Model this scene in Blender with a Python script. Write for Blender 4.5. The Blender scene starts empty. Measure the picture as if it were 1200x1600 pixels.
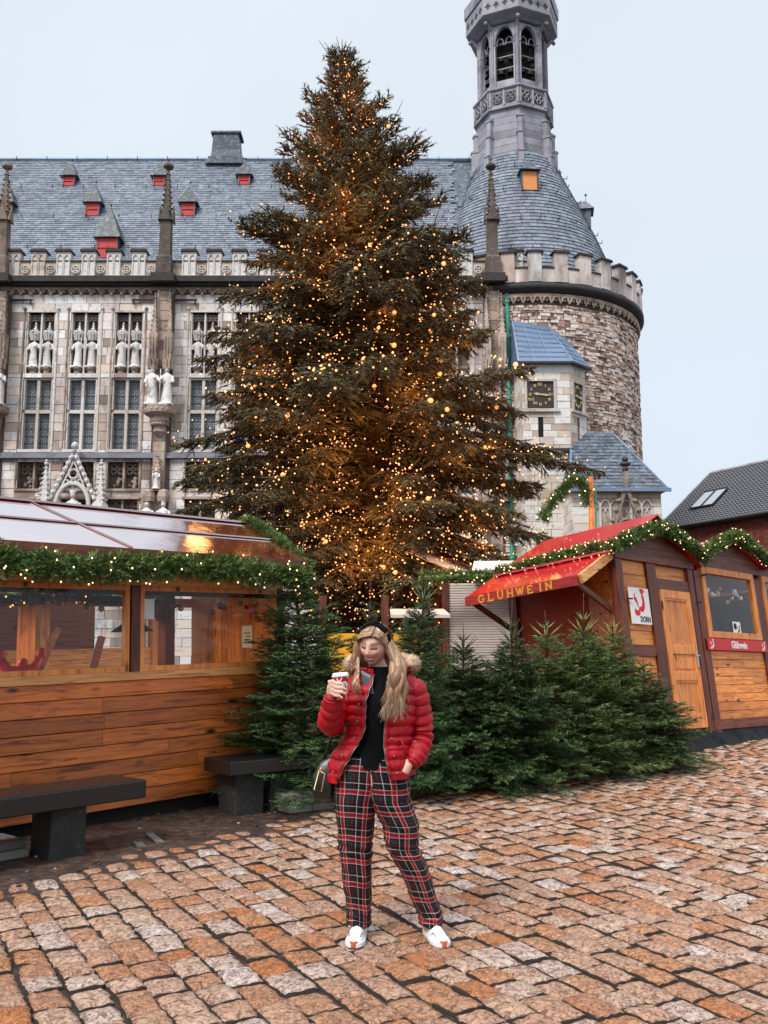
import bpy, math, random
import numpy as np
from mathutils import Vector, Matrix, Euler, noise as mnoise
R = math.radians
PI = math.pi
scene = bpy.context.scene
COL = scene.collection
random.seed(7)

# ---------------------------------------------------------------- camera, sky, sun, exposure
cam_d = bpy.data.cameras.new("camera")
cam = bpy.data.objects.new("camera", cam_d)
COL.objects.link(cam)
cam.location = (0, 0, 1.57)
cam.rotation_euler = (R(90 + 8.16), 0, 0)
cam_d.sensor_fit = 'VERTICAL'
cam_d.sensor_height = 36
cam_d.lens = 32.175
cam_d.clip_end = 2000
scene.camera = cam

world = bpy.data.worlds.new("World")
scene.world = world
world.use_nodes = True
wn, wl = world.node_tree.nodes, world.node_tree.links
wn.clear()
w_out = wn.new("ShaderNodeOutputWorld")
w_bg = wn.new("ShaderNodeBackground")
w_sky = wn.new("ShaderNodeTexSky")
w_sky.sky_type = 'NISHITA'
w_sky.sun_disc = False
w_sky.sun_elevation = R(48)
w_sky.sun_rotation = R(215)
w_sky.dust_density = 4.0
w_mix = wn.new("ShaderNodeMix"); w_mix.data_type = 'RGBA'
w_mix.inputs[0].default_value = 0.86
w_tc = wn.new("ShaderNodeTexCoord")
w_sep = wn.new("ShaderNodeSeparateXYZ")
w_rmp = wn.new("ShaderNodeValToRGB")
w_rmp.color_ramp.elements[0].position = 0.0
w_rmp.color_ramp.elements[0].color = (4.5, 5.05, 5.7, 1)
w_rmp.color_ramp.elements[1].position = 0.62
w_rmp.color_ramp.elements[1].color = (5.05, 5.45, 5.85, 1)
_e = w_rmp.color_ramp.elements.new(1.0); _e.color = (15.5, 16.0, 16.6, 1)
wl.new(w_tc.outputs['Generated'], w_sep.inputs[0])
wl.new(w_sep.outputs[2], w_rmp.inputs[0])
wl.new(w_sky.outputs[0], w_mix.inputs[6])
w_cl = wn.new("ShaderNodeTexNoise"); w_cl.inputs['Scale'].default_value = 2.2; w_cl.inputs['Detail'].default_value = 5
w_cm = wn.new("ShaderNodeMapRange"); w_cm.inputs[1].default_value = .3; w_cm.inputs[2].default_value = .7; w_cm.inputs[3].default_value = .955; w_cm.inputs[4].default_value = 1.04
w_mul = wn.new("ShaderNodeVectorMath"); w_mul.operation = 'SCALE'
wl.new(w_tc.outputs['Generated'], w_cl.inputs['Vector']); wl.new(w_cl.outputs['Fac'], w_cm.inputs[0]); wl.new(w_rmp.outputs[0], w_mul.inputs[0]); wl.new(w_cm.outputs[0], w_mul.inputs['Scale'])
wl.new(w_mul.outputs[0], w_mix.inputs[7])
wl.new(w_mix.outputs[2], w_bg.inputs[0])
w_bg.inputs[1].default_value = 0.1
wl.new(w_bg.outputs[0], w_out.inputs[0])

sun_d = bpy.data.lights.new("sun", 'SUN')
sun_d.energy = 1.5
sun_d.angle = R(14)
sun_d.color = (1.0, 0.96, 0.9)
sun = bpy.data.objects.new("sun", sun_d)
COL.objects.link(sun)
sun.rotation_euler = (R(42), 0, R(-35))

scene.view_settings.view_transform = 'Standard'
scene.view_settings.look = 'None'
scene.view_settings.exposure = 0.78
scene.view_settings.gamma = 1
scene.view_settings.use_curve_mapping = False
scene.render.engine = 'CYCLES'
scene.cycles.use_denoising = True
try:
    scene.cycles.denoiser = 'OPENIMAGEDENOISE'
    scene.cycles.denoising_input_passes = 'RGB_ALBEDO_NORMAL'
except Exception:
    pass
scene.cycles.max_bounces = 6
scene.cycles.diffuse_bounces = 3
scene.cycles.glossy_bounces = 3
scene.cycles.transmission_bounces = 4
scene.cycles.transparent_max_bounces = 12
scene.cycles.sample_clamp_indirect = 4
scene.cycles.caustics_reflective = False
scene.cycles.caustics_refractive = False

# ---------------------------------------------------------------- materials
def srgb(r, g, b):
    f = lambda c: (c / 255 / 12.92) if c / 255 <= 0.04045 else ((c / 255 + 0.055) / 1.055) ** 2.4
    return (f(r), f(g), f(b), 1)

class NT:
    def __init__(s, name):
        s.m = bpy.data.materials.new(name); s.m.use_nodes = True
        s.t = s.m.node_tree; s.n = s.t.nodes; s.l = s.t.links
        s.bsdf = s.n['Principled BSDF']
    def add(s, typ, **kw):
        n = s.n.new(typ)
        for k, v in kw.items():
            setattr(n, k, v)
        return n
    def link(s, a, b): s.l.new(a, b)
    def pos(s, mode='world'):
        if mode == 'world': return s.add('ShaderNodeNewGeometry').outputs['Position']
        return s.add('ShaderNodeTexCoord').outputs['Object']
    def tint(s):
        a = s.add('ShaderNodeAttribute', attribute_name='tint')
        o = s.add('ShaderNodeObjectInfo')
        m = s.add('ShaderNodeMath', operation='ADD'); s.link(a.outputs['Fac'], m.inputs[0]); s.link(o.outputs['Random'], m.inputs[1])
        f = s.add('ShaderNodeMath', operation='FRACT'); s.link(m.outputs[0], f.inputs[0])
        return f.outputs[0]
    def noise(s, vec, scale, detail=4, rough=0.6, mapscale=None, dist=0.0):
        if mapscale:
            mp = s.add('ShaderNodeMapping'); mp.inputs['Scale'].default_value = mapscale
            s.link(vec, mp.inputs[0]); vec = mp.outputs[0]
        n = s.add('ShaderNodeTexNoise'); s.link(vec, n.inputs['Vector'])
        n.inputs['Scale'].default_value = scale; n.inputs['Detail'].default_value = detail
        n.inputs['Roughness'].default_value = rough; n.inputs['Distortion'].default_value = dist
        return n.outputs['Fac']
    def ramp(s, fac, stops, interp='LINEAR'):
        r = s.add('ShaderNodeValToRGB'); r.color_ramp.interpolation = interp
        e = r.color_ramp.elements
        while len(e) < len(stops): e.new(0.5)
        for i, (p, c) in enumerate(stops):
            e[i].position = p
            e[i].color = c if hasattr(c, '__len__') else (c, c, c, 1)
        s.link(fac, r.inputs[0]); return r.outputs[0]
    def mix(s, fac, a, b, mode='MIX'):
        m = s.add('ShaderNodeMix', data_type='RGBA', blend_type=mode)
        for sock, v in ((m.inputs[0], fac), (m.inputs[6], a), (m.inputs[7], b)):
            if isinstance(v, (int, float)): sock.default_value = v
            elif isinstance(v, tuple): sock.default_value = v
            else: s.link(v, sock)
        return m.outputs[2]
    def math(s, op, a, b=None):
        m = s.add('ShaderNodeMath', operation=op)
        for i, v in enumerate((a, b)):
            if v is None: continue
            if isinstance(v, (int, float)): m.inputs[i].default_value = v
            else: s.link(v, m.inputs[i])
        return m.outputs[0]
    def bump(s, h, strength=0.3, dist=0.02):
        b = s.add('ShaderNodeBump'); b.inputs['Strength'].default_value = strength; b.inputs['Distance'].default_value = dist
        s.link(h, b.inputs['Height']); s.link(b.outputs[0], s.bsdf.inputs['Normal'])
    def set(s, color=None, rough=None, metal=None, **kw):
        i = s.bsdf.inputs
        for k, v in (('Base Color', color), ('Roughness', rough), ('Metallic', metal)):
            if v is None: continue
            if isinstance(v, (int, float, tuple)): i[k].default_value = v
            else: s.link(v, i[k])
        for k, v in kw.items():
            i[k].default_value = v
        return s.m

def m_simple(name, c, rough=0.6, metal=0, var=0.25, scale=6, bump=0.15, bdist=0.01, mode='object', **kw):
    t = NT(name); p = t.pos(mode)
    n = t.noise(p, scale, 5, .65)
    lo = tuple(x * (1 - var) for x in c[:3]) + (1,)
    hi = tuple(min(1, x * (1 + var)) for x in c[:3]) + (1,)
    col = t.ramp(n, [(0.25, lo), (0.75, hi)])
    if bump: t.bump(t.noise(p, scale * 4, 4, .7), bump, bdist)
    return t.set(col, rough, metal, **kw)

def m_tinted(name, stops, rough=0.75, stain=None, stain_scale=0.35, mott=None, mscale=9, bump=0.35, bdist=0.02, interp='CONSTANT', mode='world', stain_lo=.45, stain_hi=.68, streak=False, **kw):
    """colour drawn per piece from a palette, mottled, with big weather stains"""
    t = NT(name); p = t.pos(mode)
    col = t.ramp(t.tint(), stops, interp)
    if mott is not None:
        n = t.noise(p, mscale, 6, .7)
        col = t.mix(t.ramp(n, [(mott[1], 0.0), (mott[2], 1.0)]), col, mott[0])
    if stain is not None:
        n = t.noise(p, stain_scale, 5, .65, (1.0, 1.0, .35) if streak else None)
        col = t.mix(t.ramp(n, [(stain_lo, 0.0), (stain_hi, .85)]), col, stain)
    t.bump(t.noise(p, mscale * 2.2, 5, .7), bump, bdist)
    return t.set(col, rough, **kw)

def m_wood(name, base, dark, axis=0, rough=0.5, knots=True, var=.25, **kw):
    t = NT(name)
    p = t.pos('object'); tn = t.tint()
    off = t.add('ShaderNodeVectorMath', operation='ADD'); cx = t.add('ShaderNodeCombineXYZ')
    k = t.math('MULTIPLY', tn, 37.0)
    for i in range(3): t.link(k, cx.inputs[i])
    t.link(p, off.inputs[0]); t.link(cx.outputs[0], off.inputs[1]); p = off.outputs[0]
    ms = [9, 9, 9]; ms[axis] = .7
    g = t.noise(p, 2.6, 7, .65, tuple(ms), 1.2)
    col = t.ramp(g, [(0.34, dark), (0.5, base), (0.72, tuple(min(1, c * 1.4) for c in base[:3]) + (1,))])
    br = t.ramp(tn, [(0, 1 - var), (1, 1 + var * .6)])
    col = t.mix(1.0, col, br, 'MULTIPLY')
    big = t.noise(p, 1.1, 3, .5)
    col = t.mix(t.ramp(big, [(.45, 0.0), (.8, .55)]), col, dark)
    if knots:
        mp = t.add('ShaderNodeMapping'); sc = [5.2, 5.2, 5.2]; sc[axis] = 2.0; mp.inputs['Scale'].default_value = sc
        t.link(p, mp.inputs[0])
        v = t.add('ShaderNodeTexVoronoi'); t.link(mp.outputs[0], v.inputs['Vector']); v.inputs['Scale'].default_value = 1.0
        kn = t.ramp(v.outputs['Distance'], [(0.07, 1.0), (0.17, 0.0)])
        col = t.mix(kn, col, tuple(c * .12 for c in dark[:3]) + (1,))
    t.bump(g, .25, .004)
    return t.set(col, rough, **kw)

STONE_PAL = [(0, srgb(232, 224, 220)), (.16, srgb(222, 208, 202)), (.30, srgb(240, 236, 234)), (.46, srgb(190, 170, 158)), (.55, srgb(218, 204, 196)), (.68, srgb(158, 138, 126)), (.76, srgb(228, 208, 194)), (.88, srgb(214, 208, 206))]
M = {}
M['ashlar'] = m_tinted('facade_ashlar', STONE_PAL, .85, srgb(98, 82, 72), .34, (srgb(150, 132, 120), .56, .72), 3.5, .45, .03, stain_lo=.50, stain_hi=.66, streak=True)
M['stone_light'] = m_tinted('light_dressed_stone', [(0, srgb(216, 210, 205)), (.5, srgb(196, 186, 178)), (.8, srgb(206, 196, 186))], .8, srgb(120, 104, 94), .9, (srgb(130, 115, 104), .55, .75), 5, .4, .03, stain_lo=.54, stain_hi=.72)
M['statue'] = m_tinted('white_statue_stone', [(0, srgb(226, 222, 220)), (.5, srgb(212, 206, 202))], .75, srgb(88, 76, 70), 2.4, (srgb(100, 88, 80), .56, .68), 7, .6, .03, stain_lo=.58, stain_hi=.72)
M['stone_dark'] = m_tinted('soot_dark_stone', [(0, srgb(112, 98, 88)), (.4, srgb(92, 80, 73)), (.7, srgb(128, 112, 100))], .85, srgb(58, 50, 47), 1.2, (srgb(150, 135, 122), .55, .72), 6, .45, .03)
M['stone_brown'] = m_tinted('brown_weathered_stone', [(0, srgb(176, 154, 140)), (.4, srgb(192, 172, 158)), (.7, srgb(150, 130, 118))], .85, srgb(80, 68, 62), 1.1, (srgb(198, 180, 166), .52, .7), 5, .45, .03)
M['black_stone'] = m_simple('black_weathered_ledge', srgb(52, 48, 47), .8, var=.5, scale=3, bump=.3)
M['rubble'] = m_tinted('tower_rubble_stone', [(0, srgb(178, 146, 130)), (.12, srgb(214, 192, 178)), (.32, srgb(140, 114, 104)), (.4, srgb(226, 210, 198)), (.58, srgb(192, 164, 148)), (.70, srgb(128, 108, 100)), (.76, srgb(212, 188, 172)), (.88, srgb(234, 222, 214))], .9, srgb(120, 96, 84), .4, (srgb(84, 68, 62), .52, .68), 5, .7, .04, stain_lo=.55, stain_hi=.8)
M['mortar'] = m_simple('brown_grey_mortar', srgb(112, 98, 90), .95, var=.35, scale=3)  # brown-grey wall core and joints, mottled at random
M['tower_ashlar'] = m_tinted('turret_sandstone', [(0, srgb(222, 214, 206)), (.3, srgb(206, 188, 172)), (.5, srgb(226, 222, 218)), (.72, srgb(186, 166, 150)), (.86, srgb(212, 198, 184))], .85, srgb(150, 128, 112), .6, (srgb(150, 130, 116), .56, .75), 3, .35, .02, stain_lo=.55, stain_hi=.75)
M['lantern'] = m_tinted('grey_lead_clad_stone', [(0, srgb(148, 146, 156)), (.4, srgb(164, 162, 172)), (.75, srgb(132, 130, 140))], .6, srgb(98, 94, 100), .7, (srgb(164, 162, 168), .55, .75), 3, .3, .02)
def m_slate(name, c1, c2, c3):
    return m_tinted(name, [(0, c1), (.35, c2), (.7, c3)], .5, srgb(84, 90, 96), .5, (srgb(158, 166, 176), .5, .76), 4.5, .45, .02, stain_lo=.5, stain_hi=.85)
M['slate'] = m_slate('blue_grey_slate', srgb(106, 115, 128), srgb(122, 130, 142), srgb(92, 101, 113))
M['slate_dark'] = m_slate('dark_slate', srgb(70, 80, 92), srgb(84, 94, 106), srgb(58, 66, 78))
M['slate_black'] = m_slate('wet_dark_slate', srgb(48, 54, 60), srgb(58, 64, 70), srgb(40, 45, 50))
M['lead'] = m_tinted('blue_lead_sheet', [(0, srgb(112, 134, 160)), (.5, srgb(98, 120, 148)), (.8, srgb(128, 148, 172))], .4, srgb(84, 100, 120), .8, None, 4, .15, .01, metallic=.0) if False else m_tinted('blue_lead_sheet', [(0, srgb(112, 134, 160)), (.5, srgb(98, 120, 148)), (.8, srgb(128, 148, 172))], .4, srgb(84, 100, 120), .8, None, 4, .15, .01)
M['red_shutter'] = m_simple('faded_red_paint', srgb(190, 62, 58), .6, var=.2, scale=4)
M['orange_shutter'] = m_simple('orange_paint', srgb(226, 146, 84), .6, var=.12, scale=4)
M['copper'] = m_simple('green_copper', srgb(70, 150, 130), .6, var=.3, scale=3)
M['iron'] = m_simple('dark_iron', srgb(40, 38, 38), .5, .6, var=.3)
M['lead_came'] = m_simple('lead_came', srgb(74, 76, 80), .5, .2, var=.2)
M['gold'] = m_simple('gilded_metal', srgb(222, 190, 130), .35, .6, var=.1, bump=0)
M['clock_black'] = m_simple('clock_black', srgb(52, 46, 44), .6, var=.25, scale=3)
M['bell'] = m_simple('bronze_bell', srgb(60, 50, 40), .5, .7, var=.3)
M['brick_red'] = m_tinted('house_brick', [(0, srgb(128, 62, 52)), (.4, srgb(112, 52, 46)), (.75, srgb(142, 76, 62))], .85, None, 1, (srgb(80, 42, 38), .5, .75), 8, .3, .01)
M['roof_tile'] = m_tinted('dark_roof_tile', [(0, srgb(68, 70, 76)), (.4, srgb(86, 88, 94)), (.75, srgb(56, 58, 64))], .42, None, 1, (srgb(110, 112, 118), .55, .8), 6, .3, .01)
M['white_paint'] = m_simple('white_paint', srgb(225, 225, 222), .5, var=.08, scale=5, bump=.05)
WA, WD = srgb(206, 128, 58), srgb(128, 62, 22)
M['plank_warm'] = m_wood('varnished_pine_plank', srgb(190, 104, 44), srgb(104, 44, 16), 0, .42, True, .40, **{'Coat Weight': .25, 'Coat Roughness': .25})
M['wood_light'] = m_wood('light_pine', srgb(232, 168, 104), srgb(176, 106, 52), 0, .45, True, .15)
M['wood_light_v'] = m_wood('light_pine_upright', srgb(228, 144, 72), srgb(168, 86, 34), 2, .45, True, .18)
M['plank_light'] = m_wood('yellow_pine_plank', srgb(234, 148, 72), srgb(172, 86, 34), 0, .45, True, .22)
M['wood_dark_v'] = m_wood('dark_stained_post', srgb(104, 48, 30), srgb(48, 20, 13), 2, .5, True, .25)
M['wood_dark'] = m_wood('dark_stained_beam', srgb(116, 58, 38), srgb(54, 25, 17), 0, .5, True, .25)
M['black_gap'] = m_simple('dull_black', srgb(18, 16, 16), .9, var=.2)  # matt black, also stands in for the shade under the stall
M['tarp'] = m_simple('black_skirting_sheet', srgb(13, 14, 16), .5, var=.5, scale=2.5, bump=.5, bdist=.03, **{'Specular IOR Level': .2})
def m_canvas(name, c, rough, ior=1.6, coat=0.6, wr=.04, cior=1.9):
    t = NT(name); p = t.pos('world')
    n = t.noise(p, 1.1, 5, .55)
    col = t.ramp(n, [(.3, tuple(x * .72 for x in c[:3]) + (1,)), (.7, c)])
    sp = t.noise(p, 40, 3, .8)
    col = t.mix(t.ramp(sp, [(.70, 0.0), (.76, .7)]), col, srgb(225, 200, 190))
    t.bump(t.noise(p, 2.0, 3, .5, (1, 1, 3)), .5, wr)
    return t.set(col, rough, **{'IOR': ior, 'Coat Weight': coat, 'Coat Roughness': .06, 'Coat IOR': cior})
M['canvas_red'] = m_canvas('wet_red_canvas', srgb(204, 12, 30), .35)
M['roof_copper'] = m_canvas('wet_oxblood_roof_sheet', srgb(136, 36, 14), .10, 3.0, 1.0, .008, 4.0)
def m_wet_sheet(name, c):
    m = bpy.data.materials.new(name); m.use_nodes = True; t = m.node_tree; t.nodes.clear(); N = t.nodes.new; K = t.links.new
    o = N('ShaderNodeOutputMaterial'); mx = N('ShaderNodeMixShader'); df = N('ShaderNodeBsdfDiffuse'); gl = N('ShaderNodeBsdfGlossy'); lw = N('ShaderNodeLayerWeight'); pw = N('ShaderNodeMath'); pw.operation = 'POWER'; pw.inputs[1].default_value = .5
    geo = N('ShaderNodeNewGeometry'); n1 = N('ShaderNodeTexNoise'); n1.inputs['Scale'].default_value = 1.6; n1.inputs['Detail'].default_value = 4; bp = N('ShaderNodeBump'); bp.inputs['Strength'].default_value = .25; bp.inputs['Distance'].default_value = .02
    n2 = N('ShaderNodeTexNoise'); n2.inputs['Scale'].default_value = 3; n2.inputs['Detail'].default_value = 6; rp = N('ShaderNodeValToRGB'); rp.color_ramp.elements[0].color = tuple(x * .6 for x in c[:3]) + (1,); rp.color_ramp.elements[1].color = c
    gl.inputs['Roughness'].default_value = .09; gl.inputs['Color'].default_value = (.97, .97, .98, 1)
    K(geo.outputs['Position'], n1.inputs['Vector']); K(geo.outputs['Position'], n2.inputs['Vector']); K(n1.outputs['Fac'], bp.inputs['Height']); K(bp.outputs[0], gl.inputs['Normal']); K(n2.outputs['Fac'], rp.inputs[0]); K(rp.outputs[0], df.inputs['Color'])
    K(lw.outputs['Facing'], pw.inputs[0]); K(pw.outputs[0], mx.inputs[0]); K(df.outputs[0], mx.inputs[1]); K(gl.outputs[0], mx.inputs[2]); K(mx.outputs[0], o.inputs[0]); lw.inputs[0].default_value = .5
    return m
M['roof_copper'] = m_wet_sheet('wet_oxblood_roof_sheet', srgb(158, 50, 24))
M['glass'] = None
def m_glass(name, tint=(.94, .96, .96, 1), gl=.03):
    m = bpy.data.materials.new(name); m.use_nodes = True; t = m.node_tree; t.nodes.clear()
    o = t.nodes.new('ShaderNodeOutputMaterial'); mx = t.nodes.new('ShaderNodeMixShader'); tr = t.nodes.new('ShaderNodeBsdfTransparent'); g = t.nodes.new('ShaderNodeBsdfGlossy')
    f = t.nodes.new('ShaderNodeLayerWeight'); f.inputs[0].default_value = .5
    q = t.nodes.new('ShaderNodeMath'); q.operation = 'POWER'; q.inputs[1].default_value = 5.0
    a = t.nodes.new('ShaderNodeMath'); a.operation = 'MULTIPLY_ADD'; a.inputs[1].default_value = .85; a.inputs[2].default_value = .02
    tr.inputs[0].default_value = tint; g.inputs['Roughness'].default_value = .02
    n = t.nodes.new('ShaderNodeTexNoise'); n.inputs['Scale'].default_value = 1.3; b = t.nodes.new('ShaderNodeBump'); b.inputs['Strength'].default_value = .12; b.inputs['Distance'].default_value = .05
    t.links.new(n.outputs[0], b.inputs['Height']); t.links.new(b.outputs[0], g.inputs['Normal'])
    t.links.new(f.outputs['Facing'], q.inputs[0]); t.links.new(q.outputs[0], a.inputs[0]); t.links.new(a.outputs[0], mx.inputs[0]); t.links.new(tr.outputs[0], mx.inputs[1]); t.links.new(g.outputs[0], mx.inputs[2]); t.links.new(mx.outputs[0], o.inputs[0])
    return m
M['glass'] = m_glass('window_glass')
M['old_glass'] = m_tinted('leaded_old_glass', [(0, srgb(120, 128, 134)), (.4, srgb(104, 112, 120)), (.7, srgb(136, 143, 150))], .3, None, 1, (srgb(128, 134, 140), .5, .66), 5, .8, .05)
def m_emit(name, c, s, base=(1, .6, .25, 1)):
    t = NT(name)
    t.set(base, .4, **{'Emission Color': c, 'Emission Strength': s})
    t.m.cycles.emission_sampling = 'NONE'
    return t.m
M['bulb_gold'] = m_emit('warm_fairy_bulb', (1, .40, .14, 1), 1.5)
M['bulb_white'] = m_emit('warm_white_fairy_bulb', (1, .66, .38, 1), 1.5)
M['bulb_big'] = m_emit('glowing_gold_bauble', (1, .30, .07, 1), 1.1)
M['yellow_sign'] = m_simple('yellow_board', srgb(240, 168, 30), .5, var=.1)
M['shutter_white'] = m_simple('white_roller_slat', srgb(206, 192, 182), .5, var=.1)
M['shutter_red'] = m_simple('orange_red_roller_slat', srgb(168, 66, 34), .5, var=.15)
M['red_banner'] = m_simple('red_banner_cloth', srgb(196, 20, 34), .45, var=.1, scale=3, bump=.1)
M['paper'] = m_simple('white_paper', srgb(232, 230, 228), .6, var=.04)
M['black_print'] = m_simple('black_print', srgb(24, 22, 22), .6, var=.1, bump=0)
M['red_print'] = m_simple('red_print', srgb(206, 34, 38), .6, var=.1, bump=0)
def m_needle(name, a, b, c, rough=.5):
    t = NT(name)
    col = t.ramp(t.tint(), [(0, a), (.55, b), (.9, c)], 'LINEAR')
    t.bsdf.inputs['Specular IOR Level'].default_value = .35
    return t.set(col, rough)
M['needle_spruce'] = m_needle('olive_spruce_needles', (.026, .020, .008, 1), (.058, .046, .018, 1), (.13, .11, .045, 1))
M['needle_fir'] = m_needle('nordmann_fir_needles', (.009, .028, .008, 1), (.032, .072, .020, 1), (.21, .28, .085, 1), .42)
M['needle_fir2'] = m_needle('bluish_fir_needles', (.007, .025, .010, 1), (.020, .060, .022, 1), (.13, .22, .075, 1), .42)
M['needle_garland'] = m_needle('garland_needles', (.025, .06, .012, 1), (.075, .14, .03, 1), (.22, .30, .08, 1))
M['bark'] = m_simple('rough_bark', srgb(84, 56, 40), .9, var=.45, scale=9, bump=.6, bdist=.03)
M['twig'] = m_simple('bare_twig', srgb(106, 84, 62), .8, var=.3, scale=20)

# ---------------------------------------------------------------- mesh building
class MB:
    def __init__(s): s.v = []; s.f = []; s.t = []; s.cur = 0.0
    def tint(s, t=None): s.cur = random.random() if t is None else t; return s
    def add(s, vs, fs):
        b = len(s.v); s.v.extend([tuple(v) for v in vs]); s.t.extend([s.cur] * len(vs))
        s.f.extend([tuple(i + b for i in f) for f in fs])
    def box(s, x0, x1, y0, y1, z0, z1, j=0.0):
        vs = [(x, y, z) for x in (x0, x1) for y in (y0, y1) for z in (z0, z1)]
        if j: vs = [(a + random.uniform(-j, j), b + random.uniform(-j, j), c + random.uniform(-j, j)) for a, b, c in vs]
        s.add(vs, [(0, 1, 3, 2), (4, 6, 7, 5), (0, 4, 5, 1), (2, 3, 7, 6), (0, 2, 6, 4), (1, 5, 7, 3)])
    def obox(s, c, size, rot=None):
        hx, hy, hz = [k / 2 for k in size]
        vs = [Vector((x, y, z)) for x in (-hx, hx) for y in (-hy, hy) for z in (-hz, hz)]
        if rot is not None: vs = [rot @ v for v in vs]
        c = Vector(c); s.add([c + v for v in vs], [(0, 1, 3, 2), (4, 6, 7, 5), (0, 4, 5, 1), (2, 3, 7, 6), (0, 2, 6, 4), (1, 5, 7, 3)])
    def bar(s, a, b, w, h=None, up=(0, 0, 1)):
        a, b = Vector(a), Vector(b); d = b - a; L = d.length
        if L < 1e-6: return
        x = d / L; u = Vector(up)
        if abs(x.dot(u)) > .98: u = Vector((0, 1, 0))
        y = u.cross(x).normalized(); z = x.cross(y)
        s.obox((a + b) / 2, (L, w, h or w), Matrix((x, y, z)).transposed())
    def tube(s, pts, r, n=6, cap=True, closed=False):
        pts = [Vector(p) for p in pts]; m = len(pts)
        rs = r if hasattr(r, '__len__') else [r] * m
        vs = []; prev = None
        for i, p in enumerate(pts):
            if closed: d = pts[(i + 1) % m] - pts[i - 1]
            else: d = pts[min(i + 1, m - 1)] - pts[max(i - 1, 0)]
            if d.length < 1e-9: d = Vector((0, 0, 1))
            d.normalize()
            if prev is None:
                u = Vector((0, 0, 1)) if abs(d.z) < .9 else Vector((0, 1, 0))
                x = u.cross(d).normalized()
            else:
                x = prev - d * prev.dot(d)
                x = x.normalized() if x.length > 1e-6 else d.orthogonal().normalized()
            prev = x; y = d.cross(x)
            for k in range(n):
                a = 2 * PI * k / n
                vs.append(p + (x * math.cos(a) + y * math.sin(a)) * rs[i])
        fs = []
        for i in range(m if closed else m - 1):
            j = (i + 1) % m
            for k in range(n):
                l = (k + 1) % n
                fs.append((i * n + k, i * n + l, j * n + l, j * n + k))
        if cap and not closed: fs += [tuple(range(n - 1, -1, -1)), tuple((m - 1) * n + k for k in range(n))]
        s.add(vs, fs)
    def lathe(s, prof, n=16, c=(0, 0), a0=0.0, a1=2 * PI, cap=False):
        full = abs(a1 - a0 - 2 * PI) < 1e-6; cols = n if full else n + 1; vs = []
        for r, z in prof:
            for k in range(cols):
                a = a0 + (a1 - a0) * k / n
                vs.append((c[0] + r * math.cos(a), c[1] + r * math.sin(a), z))
        fs = []
        for i in range(len(prof) - 1):
            for k in range(n):
                l = (k + 1) % cols
                fs.append((i * cols + k, i * cols + l, (i + 1) * cols + l, (i + 1) * cols + k))
        if cap: fs += [tuple(range(cols - 1, -1, -1)), tuple((len(prof) - 1) * cols + k for k in range(cols))]
        s.add(vs, fs)
    def ball(s, c, r, nu=8, nv=6, sc=(1, 1, 1)):
        vs = [(c[0], c[1], c[2] - r * sc[2])]
        for i in range(1, nv):
            t = PI * i / nv
            for k in range(nu):
                a = 2 * PI * k / nu
                vs.append((c[0] + r * sc[0] * math.sin(t) * math.cos(a), c[1] + r * sc[1] * math.sin(t) * math.sin(a), c[2] - r * sc[2] * math.cos(t)))
        vs.append((c[0], c[1], c[2] + r * sc[2])); L = len(vs) - 1
        fs = [(0, 1 + (k + 1) % nu, 1 + k) for k in range(nu)]
        for i in range(nv - 2):
            for k in range(nu):
                l = (k + 1) % nu; b = 1 + i * nu
                fs.append((b + k, b + l, b + nu + l, b + nu + k))
        b = 1 + (nv - 2) * nu
        fs += [(b + k, b + (k + 1) % nu, L) for k in range(nu)]
        s.add(vs, fs)
    def prism(s, poly, axis, t0, t1):
        """poly: 2-D points; axis 'y': poly in xz, 'x': poly in yz, 'z': poly in xy"""
        def P(a, b, t): return (a, t, b) if axis == 'y' else ((t, a, b) if axis == 'x' else (a, b, t))
        n = len(poly)
        vs = [P(a, b, t0) for a, b in poly] + [P(a, b, t1) for a, b in poly]
        s.add(vs, [tuple(range(n)), tuple(range(2 * n - 1, n - 1, -1))] + [(i, n + i, n + (i + 1) % n, (i + 1) % n) for i in range(n)])
    def poly3(s, pts, th=(0, 0, -.05)):
        """a flat polygon in space given thickness"""
        n = len(pts); t = Vector(th)
        vs = [Vector(p) for p in pts] + [Vector(p) + t for p in pts]
        s.add(vs, [tuple(range(n)), tuple(range(2 * n - 1, n - 1, -1))] + [(i, n + i, n + (i + 1) % n, (i + 1) % n) for i in range(n)])
    def xform(s, mtx, start=0):
        for i in range(start, len(s.v)): s.v[i] = tuple(mtx @ Vector(s.v[i]))
    def mesh(s, name, mat=None, smooth=False):
        me = bpy.data.meshes.new(name); me.from_pydata(s.v, [], s.f)
        a = me.attributes.new('tint', 'FLOAT', 'POINT'); a.data.foreach_set('value', s.t)
        if mat is not None: me.materials.append(mat)
        if smooth: me.polygons.foreach_set('use_smooth', [True] * len(me.polygons))
        me.update(); return me
    def build(s, name, mat, parent=None, smooth=False, kind=None, fix=True, **props):
        me = s.mesh(name, mat, smooth)
        if fix and len(s.v) < 60000:
            import bmesh
            bm = bmesh.new(); bm.from_mesh(me); bmesh.ops.recalc_face_normals(bm, faces=bm.faces); bm.to_mesh(me); bm.free()
        return link(name, me, parent, kind, **props)

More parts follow.
